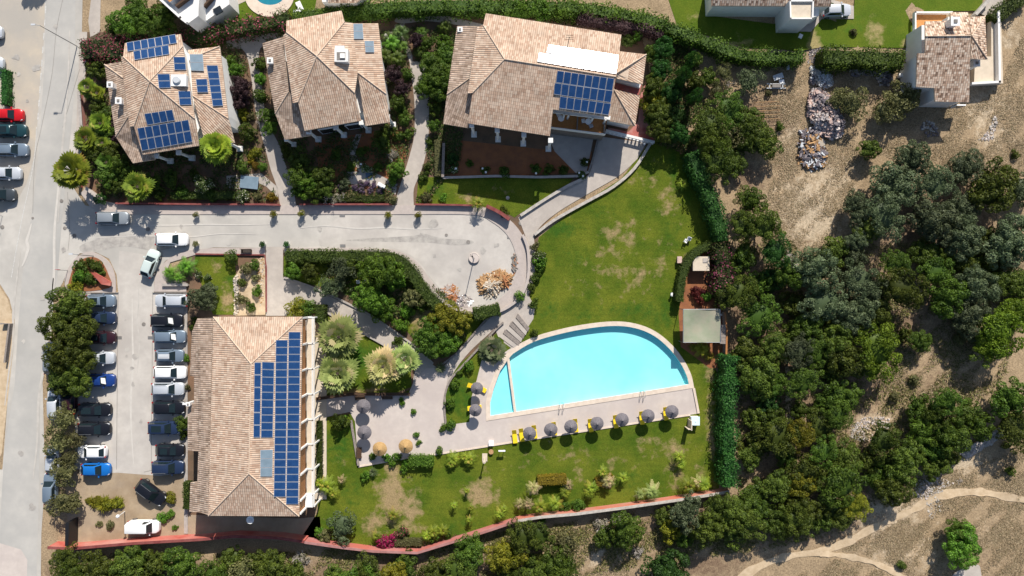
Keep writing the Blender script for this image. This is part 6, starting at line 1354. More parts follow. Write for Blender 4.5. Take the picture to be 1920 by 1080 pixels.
def hedge(pts, w_, h_, col, label, dens=34, leaf=.15, rough=.12, name='hedge', smooth=0, cat='hedge', seed=5, top=1.0):
    """clipped or ivy hedge along a px polyline measured at its top; w_ in px"""
    if smooth: pts = catmull(pts, smooth)
    rs = np.random.RandomState(seed); A = [P(a, b, h_) for a, b in pts]; W = w_ / PXM; cen, nor = [], []; core = MB(); run = 0.0; wob = min(.22, rough * .95)
    for i, (a, b) in enumerate(zip(A, A[1:])):
        d = b - a; l = d.length
        if l < .02: continue
        d = d / l; nn = Vector((-d.y, d.x, 0)); ex = .0
        def scat(m, fx, nv):
            t = rs.rand(m); s = rs.rand(m); p, q = fx(t, s); u_ = (p[:, 0] - a.x) * d.x + (p[:, 1] - a.y) * d.y + run; wv = 1 + wob * (np.sin(u_ * 1.1 + seed) + .6 * np.sin(u_ * 2.7 + seed * 2)); off = (p[:, 0] - a.x) * nn.x + (p[:, 1] - a.y) * nn.y; p[:, 0] += nn.x * off * (wv - 1); p[:, 1] += nn.y * off * (wv - 1); p[:, 2] *= 1 + wob * .5 * np.sin(u_ * 1.7 + seed * 3); cen.append(p); nor.append(np.tile(np.array(nv), (m, 1)) + rs.normal(size=(m, 3)) * .55)
        g = lambda t: 0
        top_n = int(l * W * dens); sd = int(l * h_ * dens * .8)
        base = np.array([a.x, a.y, 0]); D3 = np.array([d.x, d.y, 0]); N3 = np.array([nn.x, nn.y, 0])
        scat(top_n, lambda t, s: (base + np.outer(t * l, D3) + np.outer((s - .5) * W, N3) + np.stack([0 * t, 0 * t, h_ * (1 - .10 * (2 * s - 1) ** 4) + rs.normal(size=len(t)) * rough], 1), 0), (0, 0, 1))
        for sg in (-1, 1): scat(sd, lambda t, s: (base + np.outer(t * l, D3) + np.outer(sg * W / 2 + rs.normal(size=len(t)) * rough, N3) + np.stack([0 * t, 0 * t, s * h_], 1), 0), (sg * nn.x, sg * nn.y, .3))
        run += l; kk = .46 - wob * .55; core_q = [a + nn * W * kk, a - nn * W * kk, b - nn * W * kk, b + nn * W * kk]; zt = h_ * (1 - wob * .5) - .12
        T = [(v.x, v.y, zt) for v in core_q]; B = [(v.x, v.y, -.05) for v in core_q]; core.face(T)
        for k in range(4): core.face([B[k], B[(k + 1) % 4], T[(k + 1) % 4], T[k]])
    for e, dd in ((A[0], A[0] - A[1]), (A[-1], A[-1] - A[-2])):
        dd = dd.normalized(); m = int(W * h_ * dens); nn = Vector((-dd.y, dd.x, 0)); t = rs.rand(m) - .5
        cen.append(np.stack([e.x + nn.x * t * W, e.y + nn.y * t * W, rs.rand(m) * h_], 1) + rs.normal(size=(m, 3)) * rough * .5); nor.append(np.tile(np.array([dd.x, dd.y, .2]), (m, 1)) + rs.normal(size=(m, 3)) * .5)
    cen = np.concatenate(cen); nor = np.concatenate(nor)
    f1 = np.sin(cen[:, 0] * 1.9 + seed) * np.cos(cen[:, 1] * 1.7); cen[:, 2] += rough * 1.2 * f1 * (cen[:, 2] > h_ * .7)
    ti = np.clip(.45 + .2 * f1 + rs.normal(size=len(cen)) * .22, 0, 1)
    V = np.array(core.v); Fq = core.f; tri = np.array([[q[0], q[1], q[2]] for q in Fq] + [[q[0], q[2], q[3]] for q in Fq])
    odd = np.clip(rs.rand(len(cen)) * .75 + .25 * (np.sin(cen[:, 0] * .8 + 1) * np.sin(cen[:, 1] * .9) * .5 + .5), 0, 1)
    me = quads_mesh(name, cen, nor, rs.uniform(.7, 1.3, len(cen)) * leaf, ti, odd, (V, tri), rs=rs)
    o = link(bpy.data.objects.new(name, me)); setmat(o, LM[col]); tag(o, label, cat); return o
# ---------------------------------------------------------------- hedges
hedge([(1300, 285), (1320, 335), (1338, 380), (1352, 425), (1357, 450)], 27, 3.0, 'ivy', 'tall ivy hedge along the upper right side of the main lawn', 44, .17, .18, smooth=3)
hedge([(1353, 455), (1358, 500), (1362, 555), (1364, 575)], 34, 2.6, 'pinkh', 'ivy hedge with pink flowers beside the service yard', 44, .17, .22, seed=8)
hedge([(1371, 668), (1369, 740), (1368, 830), (1370, 914)], 26, 3.3, 'ivy', 'tall straight ivy hedge on the right of the lower lawn', 44, .17, .2, smooth=3, seed=9)
hedge([(1275, 565), (1278, 535), (1286, 500), (1300, 478), (1318, 466), (1336, 458)], 15, 1.9, 'hedge', 'curved clipped hedge round the small concrete hut', 60, .1, .06, smooth=4, seed=10)
hedge([(1248, 48), (1290, 62), (1330, 78), (1380, 98), (1440, 105), (1508, 104)], 24, 2.4, 'green', 'long bushy hedge below the neighbour lawn, sloping down to the right', 40, .17, .25, smooth=3, seed=11)
hedge([(1546, 104), (1600, 106), (1650, 108), (1697, 110)], 34, 2.8, 'green', 'thick clipped hedge left of the brown roofed house', 40, .17, .22, seed=12)
hedge([(1045, 8), (1100, 14), (1170, 24), (1250, 44)], 24, 2.4, 'bright', 'bright green hedge above the balcony villa', 40, .18, .25, smooth=3, seed=13)
hedge([(1085, 28), (1130, 38), (1190, 48), (1245, 60)], 16, 2.2, 'purple', 'dark purple grey hedge strip behind the balcony villa', 44, .15, .25, smooth=3, seed=14)
hedge([(640, 22), (700, 14), (760, 10), (830, 8), (930, 10), (1040, 10)], 26, 2.4, 'green', 'dark hedge along the top edge between the middle and balcony villas', 40, .18, .3, smooth=3, seed=15)
hedge([(150, 95), (180, 88), (225, 92)], 44, 2.2, 'wineh', 'wide wine red flowering hedge corner beside the main road', 44, .17, .3, seed=16)
hedge([(232, 72), (290, 66), (345, 62)], 18, 2.0, 'wineh', 'flowering hedge strip just above the blue panelled villa', 44, .17, .3, seed=17)
hedge([(350, 66), (420, 52), (490, 42), (540, 32)], 26, 2.4, 'pinkh', 'pink flowering hedge between the white villa and the upper path', 44, .17, .3, seed=18, smooth=3)
hedge([(548, 27), (600, 22), (640, 18)], 16, 2.0, 'green', 'green hedge strip behind the middle villa roof', 40, .17, .2, seed=19)
hedge([(534, 480), (580, 479), (640, 480), (700, 480), (738, 484), (762, 500), (782, 528), (802, 555), (822, 576)], 22, 1.9, 'hedge', 'dark clipped hedge along the inner sidewalk of the turning circle', 50, .13, .12, smooth=4, seed=20)
hedge([(888, 590), (936, 580)], 22, 1.9, 'hedge', 'short clipped hedge at the bottom of the turning circle, right piece', 50, .13, .1, seed=21)
hedge([(599, 572), (599, 604)], 18, 2.0, 'hedge', 'clipped hedge block at the north east corner of the long building', 50, .13, .08, seed=22)
hedge([(598, 790), (598, 905)], 11, .9, 'hedge', 'narrow low hedge strip along the right side of the long building', 50, .12, .06, seed=23)
hedge([(1008, 903), (1062, 900)], 17, 1.5, 'gold', 'golden clipped hedge block on the lower lawn', 60, .1, .05, seed=24)
hedge([(1118, 906), (1150, 898)], 15, 1.3, 'gold', 'small golden hedge among the plants right of the larger golden one', 60, .1, .08, seed=25)
hedge([(766, 866), (812, 865)], 20, 1.3, 'bright', 'low bright hedge below the plaza', 56, .12, .12, seed=26)
hedge([(740, 1018), (790, 1018)], 14, .9, 'olive', 'low pale clipped hedge at the bottom wall beside the magenta shrub', 56, .1, .06, seed=27)
hedge([(6, 130), (6, 195)], 14, 1.3, 'ivy', 'dark green clipped row at the left edge above the red car', 50, .13, .15, seed=28)
hedge([(820, 262), (820, 330)], 12, 1.0, 'olive', 'brownish clipped hedge strip left of the red earth bed', 56, .1, .05, seed=29)
hedge([(1865, 35), (1890, 12), (1930, -12)], 24, 1.6, 'hedge', 'hedge in the very top right corner beside the farm lane', 40, .17, .15, seed=30)
hedge([(320, 366), (440, 366)], 14, .9, 'hedge', 'low clipped hedge inside the wall below the blue panelled villa', 50, .12, .06, seed=31)
hedge([(600, 372), (720, 372)], 12, .8, 'hedge', 'low clipped hedge inside the wall below the middle villa', 50, .12, .06, seed=32)
hedge([(348, 905), (348, 955)], 12, 1.2, 'hedge', 'dark clipped blocks at the lower left corner of the long building', 50, .12, .08, seed=33)
# ---------------------------------------------------------------- palms
palm(139, 322, 36, 'palmg', 4.2, 'ball', look='big round headed fan palm on the corner above the junction')
palm(408, 277, 31, 'palmg', 4.5, 'ball', look='round headed fan palm against the south edge of the blue panelled villa')
for a in ((635, 632, 44, 'palm'), (633, 700, 40, 'palm'), (718, 688, 38, 'palmy'), (758, 675, 30, 'palm'), (162, 262, 27, 'palmd'), (188, 232, 24, 'palmd'), (258, 350, 30, 'palmd'), (165, 165, 20, 'palmd'), (200, 305, 22, 'green'), (182, 175, 16, 'palmg'), (192, 268, 15, 'palmd')): palm(a[0], a[1], a[2], a[3], 3.4 if a[2] > 28 else 1.8)
for a in ((320, 512, 20, 'bright'), (350, 500, 22, 'bright'), (335, 520, 14, 'bright')): palm(*a, .9, 'feather')
palm(922, 657, 28, 'spike', 1.0, 'fan', look='silvery spreading fan palm by the pool steps')
for a in ((826, 690, 13, 'spike', .3), (700, 885, 10, 'spike', .5)): palm(*a, 'spike', 'spiky_plant')
for a in ((1273, 856, 14), (1277, 872, 12), (1222, 922, 20), (1200, 928, 12), (1110, 915, 15), (1140, 903, 17), (1168, 897, 13), (1130, 885, 13), (1105, 925, 14), (1000, 915, 16), (1012, 950, 20), (1040, 945, 18), (1060, 925, 14), (1065, 910, 13), (990, 945, 14), (1290, 912, 20), (1320, 910, 17), (1310, 905, 14), (975, 945, 12)):
    palm(*a, vr.choice(('palmg', 'palmy', 'palm')), vr.uniform(.8, 1.8), 'feather', look='spiky yellow green palm')
for a in ((850, 862, 17), (880, 862, 17), (870, 857, 12), (845, 870, 12)): palm(*a, 'palmg', .8, 'feather', look='leafy green palm clump')
for a in ((851, 948, 9), (882, 952, 9), (880, 975, 9), (737, 965, 16), (937, 965, 14), (945, 955, 9), (705, 1005, 12), (875, 920, 8), (812, 998, 16), (830, 995, 14), (800, 1005, 12)): palm(*a, 'palmg', 1.2, 'feather', look='slender young green palm')
for a in ((897, 382, 17, 'palmg', 1.6), (1280, 345, 14, 'palmg', .8), (1316, 655, 20, 'yellow', .8), (1330, 668, 12, 'yellow', .6), (1300, 652, 10, 'yellow', .5)): palm(a[0], a[1], a[2], a[3], a[4], 'feather')
for a in ((612, 912, 22), (600, 905, 14), (625, 925, 14), (640, 900, 10)): palm(*a, 'palmg' if a[0] < 640 else 'palmy', .9, 'feather', look='yellow green broad leaved palm')
# top garden between middle and balcony villas
for a in ((735, 80, 24), (750, 60, 22), (722, 105, 22), (728, 70, 18), (745, 110, 20), (790, 95, 18), (790, 60, 16), (835, 50, 18), (758, 88, 16)): palm(*a, vr.choice(('bright', 'white', 'green')), .9, 'feather')
# plants near the pool walk
for a in ((877, 687, 13), (853, 722, 12), (842, 755, 13), (845, 796, 12), (833, 802, 10), (824, 846, 9), (862, 700, 8)): tree(a[0], a[1], a[2], 'bright', 'sml')
for a in ((775, 773, 7), (781, 815, 7), (786, 830, 7), (754, 757, 7), (752, 750, 6), (745, 856, 10), (725, 858, 10), (735, 870, 9), (757, 880, 10), (684, 893, 12), (700, 856, 9), (762, 868, 9)): tree(a[0], a[1], a[2], 'bright', 'sml')
tree(638, 788, 20, 'green', 'sml', 1.2); tree(640, 785, 10, 'bright', 'sml', 1.5)
tree(640, 990, 34, 'grey', 'olive', .8, look='broad grey green tree at the bottom left of the lawn'); tree(612, 1005, 18, 'olive', 'sml'); tree(600, 1000, 14, 'bright', 'sml')
o = tree(718, 1017, 17, 'magenta', 'sml', look='bright magenta bougainvillea shrub'); tree(735, 1013, 13, 'magenta', 'sml', look='smaller magenta bougainvillea shrub'); tree(755, 998, 15, 'pinkh', 'sml')
for a in ((760, 1010, 10, 'olive'), (815, 1002, 16, 'bright'), (838, 1000, 12, 'bright'), (1018, 975, 9, 'bright'), (1085, 950, 16, 'green'), (1060, 950, 12, 'green'), (620, 920, 10, 'yellow')): tree(a[0], a[1], a[2], a[3], 'sml')
# shrubs of the sloping path and ring
for a in ((1012, 480, 14, 'white'), (1010, 500, 12, 'bright'), (1005, 520, 12, 'green'), (1002, 462, 10, 'olive'), (1000, 570, 12, 'green'), (975, 556, 12, 'bright'), (1002, 624, 9, 'green'), (996, 540, 10, 'scrub')): tree(a[0], a[1], a[2], a[3], 'ball' if a[0] in (975, 1002) and a[1] in (556, 624) else 'sml')
tree(1012, 490, 15, 'bright', 'sml', 1.2)
# tree garden by the turning circle
for a in ((710, 508, 36, 'bright', 'big'), (690, 560, 34, 'bright', 'big'), (718, 580, 26, 'bright', 'med'), (740, 520, 26, 'bright', 'med'), (640, 505, 28, 'grey', 'olive'), (612, 540, 24, 'grey', 'olive'), (632, 535, 20, 'grey', 'olive'), (549, 508, 18, 'bright', 'med'), (580, 510, 20, 'scrub', 'med'), (570, 490, 16, 'green', 'med'), (660, 495, 20, 'scrub', 'med'), (762, 580, 18, 'bright', 'sml'), (752, 612, 18, 'bright', 'sml'), (775, 560, 20, 'olive', 'med'), (810, 620, 34, 'green', 'big'), (840, 600, 38, 'yellow', 'big'), (800, 645, 28, 'green', 'big'), (833, 640, 30, 'bright', 'big'), (868, 598, 18, 'yellow', 'med'), (790, 570, 16, 'green', 'sml'), (745, 640, 12, 'green', 'sml')): tree(a[0], a[1], a[2], a[3], a[4])
tree(1303, 545, 13, 'maroon', 'sml'); tree(1311, 560, 12, 'maroon', 'sml'); tree(1326, 556, 12, 'bright', 'sml', .8); tree(1318, 548, 8, 'maroon', 'sml')
tree(556, 580, 24, 'yellow', 'ball', 1.0, look='large round clipped yellow green shrub'); tree(578, 578, 20, 'green', 'ball')
# planters and balls along the road
def potted(px, py, label, col='yellow', r=8, pot=white, h_=1.0):
    c = P(px, py, .8); o = empty('potted_shrub', (c.x, c.y, .03), label, 'potted shrub', 'potted shrubs along the cul-de-sac road')
    mb = MB(); mb.lathe((0, 0, 0), [(.26, 0), (.36, .5), (.36, .55), (.3, .52)], 14); link(bpy.data.objects.new('pot', mb.mesh('pot', [pot])), o)
    f = link(bpy.data.objects.new('foliage', vr.choice(BALL)), o); s = r / PXM; f.scale = (s, s, s * 1.1 * h_); f.location = (0, 0, .45); setmat(f, LM[col])
potted(513, 401, 'potted yellow green ball at the left of the first path opening'); potted(565, 401, 'potted yellow green ball at the right of the first path opening'); potted(728, 403, 'potted yellow green ball at the left of the second path opening'); potted(784, 404, 'potted yellow green ball at the right of the second path opening')
potted(492, 458, 'dark green ball at the left of the courtyard entrance', 'ivy', 7); potted(537, 458, 'dark green ball at the right of the courtyard entrance', 'ivy', 7); potted(366, 403, 'dry brownish potted plant on the kerb right of the grey car', 'olive', 7, h_=.6); potted(366, 457, 'dry brownish potted plant on the lower kerb right of the white car', 'olive', 7, h_=.6)
# small dry garden
for a in ((437, 482, 16, 'green', 'ball'), (378, 560, 30, 'grey', 'big'), (390, 545, 18, 'grey', 'med'), (372, 515, 9, 'white', 'sml'), (390, 520, 8, 'white', 'sml'), (460, 505, 14, 'olive', 'sml'), (478, 498, 12, 'green', 'sml'), (482, 545, 12, 'bright', 'sml'), (452, 560, 14, 'olive', 'sml'), (470, 575, 12, 'green', 'sml'), (455, 530, 10, 'scrub', 'sml'), (478, 520, 9, 'olive', 'sml'), (366, 600, 10, 'green', 'sml'), (362, 615, 8, 'green', 'sml'), (349, 672, 9, 'bright', 'sml'), (352, 725, 7, 'olive', 'sml'), (342, 795, 16, 'green', 'med'), (346, 815, 11, 'green', 'sml')): tree(*a[:5])
# car park trees
for a in ((128, 570, 36, 'scrub', 'big'), (110, 610, 38, 'scrub', 'big'), (150, 620, 34, 'scrub', 'big'), (120, 660, 40, 'scrub', 'big'), (155, 670, 28, 'scrub', 'big'), (110, 700, 26, 'scrub', 'big'), (140, 710, 32, 'scrub', 'big'), (150, 575, 24, 'scrub', 'med'), (118, 725, 24, 'scrub', 'med')): tree(*a[:5], 1.1)
for a in ((115, 790, 28), (105, 830, 30), (135, 825, 22), (118, 885, 30), (128, 862, 22), (112, 945, 30), (135, 945, 20), (120, 770, 18)): tree(a[0], a[1], a[2], 'olive' if a[1] > 700 else 'scrub', 'olive')
for a in ((150, 498, 16, 'green'), (180, 500, 16, 'green'), (150, 520, 18, 'bright'), (140, 535, 16, 'yellow'), (168, 525, 14, 'green'), (165, 492, 12, 'scrub'), (190, 512, 10, 'scrub')): tree(a[0], a[1], a[2], a[3], 'sml', .8)
for a in ((180, 942, 14, 'yellow'), (200, 945, 17, 'yellow'), (220, 942, 14, 'yellow'), (165, 940, 8, 'yellow'), (205, 985, 10, 'olive'), (185, 983, 8, 'olive'), (320, 935, 13, 'yellow'), (305, 972, 14, 'bright'), (318, 965, 10, 'bright'), (328, 990, 7, 'bright')): tree(a[0], a[1], a[2], a[3], 'sml', .7)
for a in ((196, 944, 20), (176, 940, 13), (222, 940, 13)): palm(*a, 'yellow', .2, 'spike', 'spiky_plant')
# upper left garden
G1 = [(172, 292, 20, 'green', 'med'), (180, 262, 18, 'green', 'med'), (205, 320, 20, 'bright', 'med'), (180, 200, 16, 'scrub', 'med'), (200, 250, 16, 'green', 'med'), (235, 40, 34, 'bright', 'big'), (270, 38, 30, 'green', 'big'), (300, 40, 28, 'green', 'big'), (255, 12, 24, 'green', 'big'), (210, 50, 20, 'green', 'med'), (310, 15, 24, 'green', 'med'), (180, 130, 20, 'scrub', 'med'), (198, 330, 24, 'green', 'med'), (225, 310, 22, 'green', 'med'), (215, 345, 20, 'green', 'med'), (190, 215, 20, 'green', 'med'), (205, 285, 20, 'scrub', 'med'), (240, 325, 20, 'green', 'med'), (190, 373, 13, 'ivy', 'ball'), (285, 340, 18, 'green', 'med'), (320, 335, 16, 'green', 'med'), (300, 365, 14, 'green', 'sml'), (380, 345, 20, 'white', 'med'), (365, 330, 14, 'green', 'sml'), (455, 313, 14, 'green', 'ball'), (480, 285, 12, 'yellow', 'sml'), (472, 293, 9, 'yellow', 'sml'), (480, 312, 9, 'gold', 'ball'), (492, 313, 10, 'bright', 'ball'), (455, 370, 16, 'white', 'sml'), (485, 368, 12, 'olive', 'sml'), (510, 370, 11, 'gold', 'sml'), (470, 300, 9, 'gold', 'sml'), (465, 250, 20, 'green', 'ball'), (440, 130, 18, 'bright', 'med'), (450, 165, 24, 'purple', 'med'), (448, 190, 20, 'purple', 'med'), (432, 115, 14, 'bright', 'med'), (455, 215, 14, 'yellow', 'sml'), (405, 82, 10, 'yellow', 'sml'), (395, 88, 8, 'yellow', 'sml'), (470, 220, 10, 'olive', 'sml'), (205, 225, 14, 'purple', 'med'), (212, 260, 12, 'purple', 'med'), (345, 360, 16, 'green', 'sml'), (395, 365, 14, 'green', 'sml'), (250, 372, 12, 'ivy', 'sml')]
G2 = [(485, 120, 16, 'green', 'sml'), (488, 150, 14, 'bright', 'sml'), (490, 180, 16, 'green', 'sml'), (500, 215, 18, 'green', 'med'), (505, 240, 16, 'bright', 'med'), (535, 285, 14, 'scrub', 'sml'), (560, 300, 22, 'scrub', 'med'), (555, 330, 26, 'green', 'med'), (575, 345, 26, 'bright', 'med'), (600, 330, 26, 'green', 'med'), (590, 360, 20, 'green', 'med'), (555, 360, 14, 'bright', 'sml'), (612, 355, 18, 'green', 'med'), (630, 289, 13, 'green', 'ball'), (677, 283, 13, 'green', 'sml'), (657, 312, 10, 'bright', 'sml'), (687, 315, 12, 'white', 'sml'), (715, 265, 20, 'green', 'med'), (725, 245, 16, 'green', 'med'), (745, 315, 20, 'bright', 'med'), (738, 333, 14, 'bright', 'sml'), (710, 315, 11, 'green', 'sml'), (760, 222, 16, 'green', 'ball'), (765, 250, 14, 'green', 'sml'), (748, 255, 12, 'green', 'sml'), (738, 140, 20, 'purple', 'med'), (752, 165, 18, 'purple', 'med'), (745, 190, 16, 'green', 'med'), (765, 140, 14, 'green', 'sml'), (750, 205, 13, 'green', 'sml'), (690, 378, 10, 'bright', 'sml'), (735, 375, 12, 'olive', 'sml'), (660, 372, 12, 'olive', 'sml'), (645, 345, 13, 'grey', 'sml')]
G3 = [(815, 130, 30, 'green', 'big'), (825, 155, 30, 'green', 'big'), (800, 160, 24, 'bright', 'big'), (840, 110, 24, 'green', 'big'), (845, 135, 20, 'bright', 'med'), (830, 85, 22, 'bright', 'med'), (805, 115, 18, 'bright', 'med'), (855, 155, 12, 'bright', 'med'), (780, 75, 18, 'purple', 'med'), (800, 80, 16, 'green', 'med'), (815, 200, 16, 'scrub', 'med'), (812, 235, 14, 'green', 'med'), (805, 265, 9, 'green', 'ball'), (800, 313, 9, 'green', 'ball'), (795, 330, 12, 'green', 'sml'), (850, 318, 10, 'white', 'sml'), (908, 318, 10, 'green', 'sml'), (945, 322, 13, 'green', 'sml'), (1004, 315, 12, 'green', 'sml'), (1030, 318, 13, 'green', 'sml'), (1055, 318, 12, 'green', 'sml'), (1095, 303, 11, 'green', 'sml'), (1090, 328, 10, 'green', 'sml'), (850, 300, 14, 'ivy', 'sml'), (880, 305, 9, 'green', 'sml'), (800, 370, 12, 'olive', 'sml'), (830, 372, 10, 'bright', 'sml'), (945, 398, 12, 'scrub', 'sml'), (900, 15, 20, 'bright', 'med'), (870, 12, 18, 'white', 'med'), (975, 12, 24, 'bright', 'med'), (1010, 12, 24, 'bright', 'med'), (940, 10, 20, 'green', 'med'), (785, 25, 16, 'green', 'med'), (1180, 75, 14, 'green', 'med'), (1195, 65, 12, 'bright', 'med')]
for a in G1 + G2 + G3: tree(*a[:5])
for a in ((665, 352), (678, 357), (694, 357), (677, 345), (688, 344), (700, 347), (712, 357), (640, 350)): tree(a[0], a[1], 8, 'lavender', 'sml', .8, look='lavender shrub')
dead(622, 372, 20); dead(485, 225, 10, look='dry tan bush'); dead(735, 290, 14, look='dry tan bush'); dead(640, 372, 14)
# right of the balcony villa
for a in ((1225, 160, 22, 'scrub', 'big'), (1228, 190, 26, 'yellow', 'med'), (1240, 215, 26, 'scrub', 'big'), (1238, 245, 24, 'scrub', 'big'), (1220, 220, 16, 'green', 'med'), (1260, 170, 24, 'ivy', 'big'), (1240, 130, 22, 'ivy', 'big'), (1265, 215, 22, 'ivy', 'big'), (1225, 100, 20, 'green', 'med'), (1245, 90, 22, 'ivy', 'big'), (1275, 250, 22, 'ivy', 'big')): tree(*a[:5], 1.15)
def cypress(px, py, r, label, h_=9):
    """columnar cypress; px,py is its foot"""
    c = P(px, py); o = empty('cypress_tree', (c.x, c.y, 0), label, 'cypress', 'dark cypresses behind the balcony villa'); t = link(bpy.data.objects.new('trunk', FTR), o); t.scale = (.8, .8, 1.5)
    f = link(bpy.data.objects.new('crown', vr.choice(OLV)), o); s = r / PXM / 2.2; f.scale = (s, s, h_ / 2.6); f.location = (0, 0, .5); setmat(f, LM['ivy'])
cypress(1266, 160, 16, 'tall dark cypress nearest the balcony villa, leaning outwards'); cypress(1283, 130, 14, 'tall dark cypress in the middle of the group of three', 8); cypress(1290, 195, 13, 'dark cypress lowest of the three, left of the vegetable plot', 8)
# strip right of ivy hedge and wild wood
HAND = [(1406, 150, 30, 'grey', 'olive'), (1600, 190, 34, 'olive', 'olive'), (1575, 185, 24, 'olive', 'olive'), (1690, 190, 38, 'olive', 'olive'), (1660, 205, 28, 'olive', 'olive'), (1710, 175, 26, 'olive', 'olive'), (1630, 280, 22, 'scrub', 'med'), (1605, 380, 26, 'grey', 'big'), (1615, 405, 24, 'grey', 'big'), (1628, 432, 26, 'scrub', 'big'), (1610, 450, 22, 'grey', 'big'), (1655, 655, 52, 'lime', 'pine'), (1640, 690, 30, 'lime', 'pine'), (1885, 620, 52, 'lime', 'pine'), (1860, 650, 36, 'lime', 'pine'), (1915, 590, 36, 'lime', 'pine'), (1808, 1028, 38, 'bright', 'big'), (1800, 1000, 24, 'green', 'big'), (1250, 1075, 46, 'ivy', 'big'), (1890, 835, 10, 'scrub', 'sml'), (1815, 755, 12, 'scrub', 'sml'), (1730, 640, 22, 'green', 'big'), (1700, 625, 18, 'scrub', 'med'), (1760, 580, 14, 'scrub', 'sml'), (1800, 635, 14, 'olive', 'sml'), (1830, 640, 16, 'green', 'sml'), (1895, 885, 11, 'scrub', 'sml'), (1690, 1060, 10, 'scrub', 'sml'), (1600, 60, 8, 'olive', 'sml'), (1440, 175, 8, 'olive', 'sml'), (1462, 238, 10, 'green', 'sml'), (1360, 135, 18, 'olive', 'olive'), (1345, 170, 20, 'olive', 'olive'), (1557, 12, 8, 'green', 'sml'), (1712, 712, 12, 'olive', 'sml'), (1675, 745, 12, 'olive', 'sml'), (1905, 290, 10, 'scrub', 'sml'), (1850, 470, 14, 'scrub', 'med'), (1410, 375, 30, 'green', 'big'), (1303, 110, 16, 'scrub', 'med'), (1330, 145, 20, 'scrub', 'med'), (1305, 150, 20, 'scrub', 'med')]
for a in HAND: tree(*a[:5])
tree(46, -112, 30, 'scrub', 'big', 1.6)
dead(1130, 985, 22); dead(1165, 975, 22); dead(1170, 1000, 20); dead(1520, 965, 28, look='large pale dead tree'); dead(1140, 1005, 16); dead(1195, 1035, 18); dead(1500, 975, 22); dead(1368, 155, 18, False); dead(1350, 985, 10, False); dead(985, 1000, 24); dead(565, 1050, 22); dead(1475, 480, 16, False); dead(1400, 645, 12, False); dead(1805, 905, 8, False)
def inpoly(x, y, p):
    c = False
    for i in range(len(p)):
        if (p[i][1] > y) != (p[i - 1][1] > y) and x < (p[i - 1][0] - p[i][0]) * (y - p[i][1]) / (p[i - 1][1] - p[i][1]) + p[i][0]: c = not c
    return c
placed = [(a[0], a[1], a[2]) for a in HAND]
WOOD = [([(1390, 410), (1415, 395), (1445, 395), (1455, 440), (1488, 470), (1500, 530), (1500, 650), (1468, 690), (1470, 790), (1455, 830), (1398, 905), (1396, 660), (1384, 600), (1390, 500)], [('scrub', 5), ('green', 4), ('ivy', 1)], (19, 34), 24),
 ([(1345, 205), (1375, 200), (1425, 215), (1435, 260), (1400, 305), (1350, 310), (1318, 250)], [('scrub', 3), ('green', 4), ('olive', 1)], (18, 30), 20),
 ([(1510, 500), (1560, 470), (1620, 465), (1680, 490), (1760, 505), (1850, 535), (1855, 600), (1790, 610), (1720, 590), (1600, 590), (1515, 590)], [('grey', 5), ('green', 3), ('scrub', 2)], (22, 38), 25),
 ([(1640, 310), (1700, 290), (1800, 290), (1860, 330), (1930, 350), (1930, 480), (1880, 480), (1800, 440), (1740, 440), (1660, 400)], [('grey', 6), ('scrub', 2)], (26, 44), 30),
 ([(1750, 440), (1800, 440), (1860, 440), (1870, 510), (1800, 500), (1740, 480)], [('scrub', 3), ('green', 3)], (16, 26), 22),
 ([(1505, 600), (1590, 600), (1600, 700), (1590, 770), (1560, 815), (1500, 790), (1495, 680)], [('scrub', 5), ('green', 3), ('grey', 1)], (18, 32), 24),
 ([(1398, 830), (1500, 810), (1580, 835), (1640, 835), (1700, 800), (1712, 870), (1690, 930), (1640, 940), (1560, 930), (1400, 940)], [('scrub', 4), ('green', 4), ('yellow', .4)], (20, 34), 25),
 ([(1115, 1010), (1210, 975), (1370, 945), (1560, 945), (1640, 950), (1590, 972), (1500, 985), (1390, 1000), (1240, 1020), (1190, 1010)], [('scrub', 4), ('green', 3), ('grey', 2), ('yellow', .6)], (17, 30), 22),
 ([(600, 1058), (700, 1058), (800, 1056), (880, 1030), (980, 1005), (1075, 1000), (1085, 1050), (1050, 1095), (590, 1100)], [('scrub', 5), ('green', 4), ('olive', 1), ('yellow', .6)], (20, 34), 23),
 ([(115, 1052), (350, 1046), (480, 1046), (560, 1068), (560, 1100), (115, 1100)], [('scrub', 5), ('green', 3), ('olive', 1)], (18, 30), 23),
 ([(1855, 750), (1920, 700), (1950, 830), (1880, 800)], [('green', 3), ('scrub', 1)], (22, 34), 24),
 ([(1722, 765), (1800, 750), (1850, 780), (1835, 810), (1785, 850), (1735, 850), (1715, 810)], [('bright', 2), ('green', 4)], (20, 32), 21),
 ([(1760, 830), (1790, 845), (1790, 880), (1740, 885), (1730, 860)], [('scrub', 1)], (12, 20), 18),
 ([(1880, 500), (1930, 540), (1930, 570), (1885, 560)], [('green', 1), ('scrub', 1)], (20, 28), 26)]
def wc(cs): return vr.choices([c[0] for c in cs], [c[1] for c in cs])[0]
for poly, cs, (r0, r1), sp in WOOD:
    x0, x1 = min(p[0] for p in poly), max(p[0] for p in poly); y0, y1 = min(p[1] for p in poly), max(p[1] for p in poly); miss = 0
    r0 *= 1.2; r1 *= 1.3; sp *= 1.12
    while miss < 160:
        x, y = vr.uniform(x0, x1), vr.uniform(y0, y1); r = vr.uniform(r0, r1)
        if not inpoly(x, y, poly) or any((x - a) ** 2 + (y - b) ** 2 < (max(sp, .62 * (r + c_) if c_ > 34 else sp)) ** 2 for a, b, c_ in placed): miss += 1; continue
        placed.append((x, y, r)); col = wc(cs); tree(x, y, r, col, 'pine' if (r > 27 and vr.random() < .3) else 'auto' if col != 'olive' else 'olive', vr.uniform(.8, 1.2), 'trees of the wild wood')
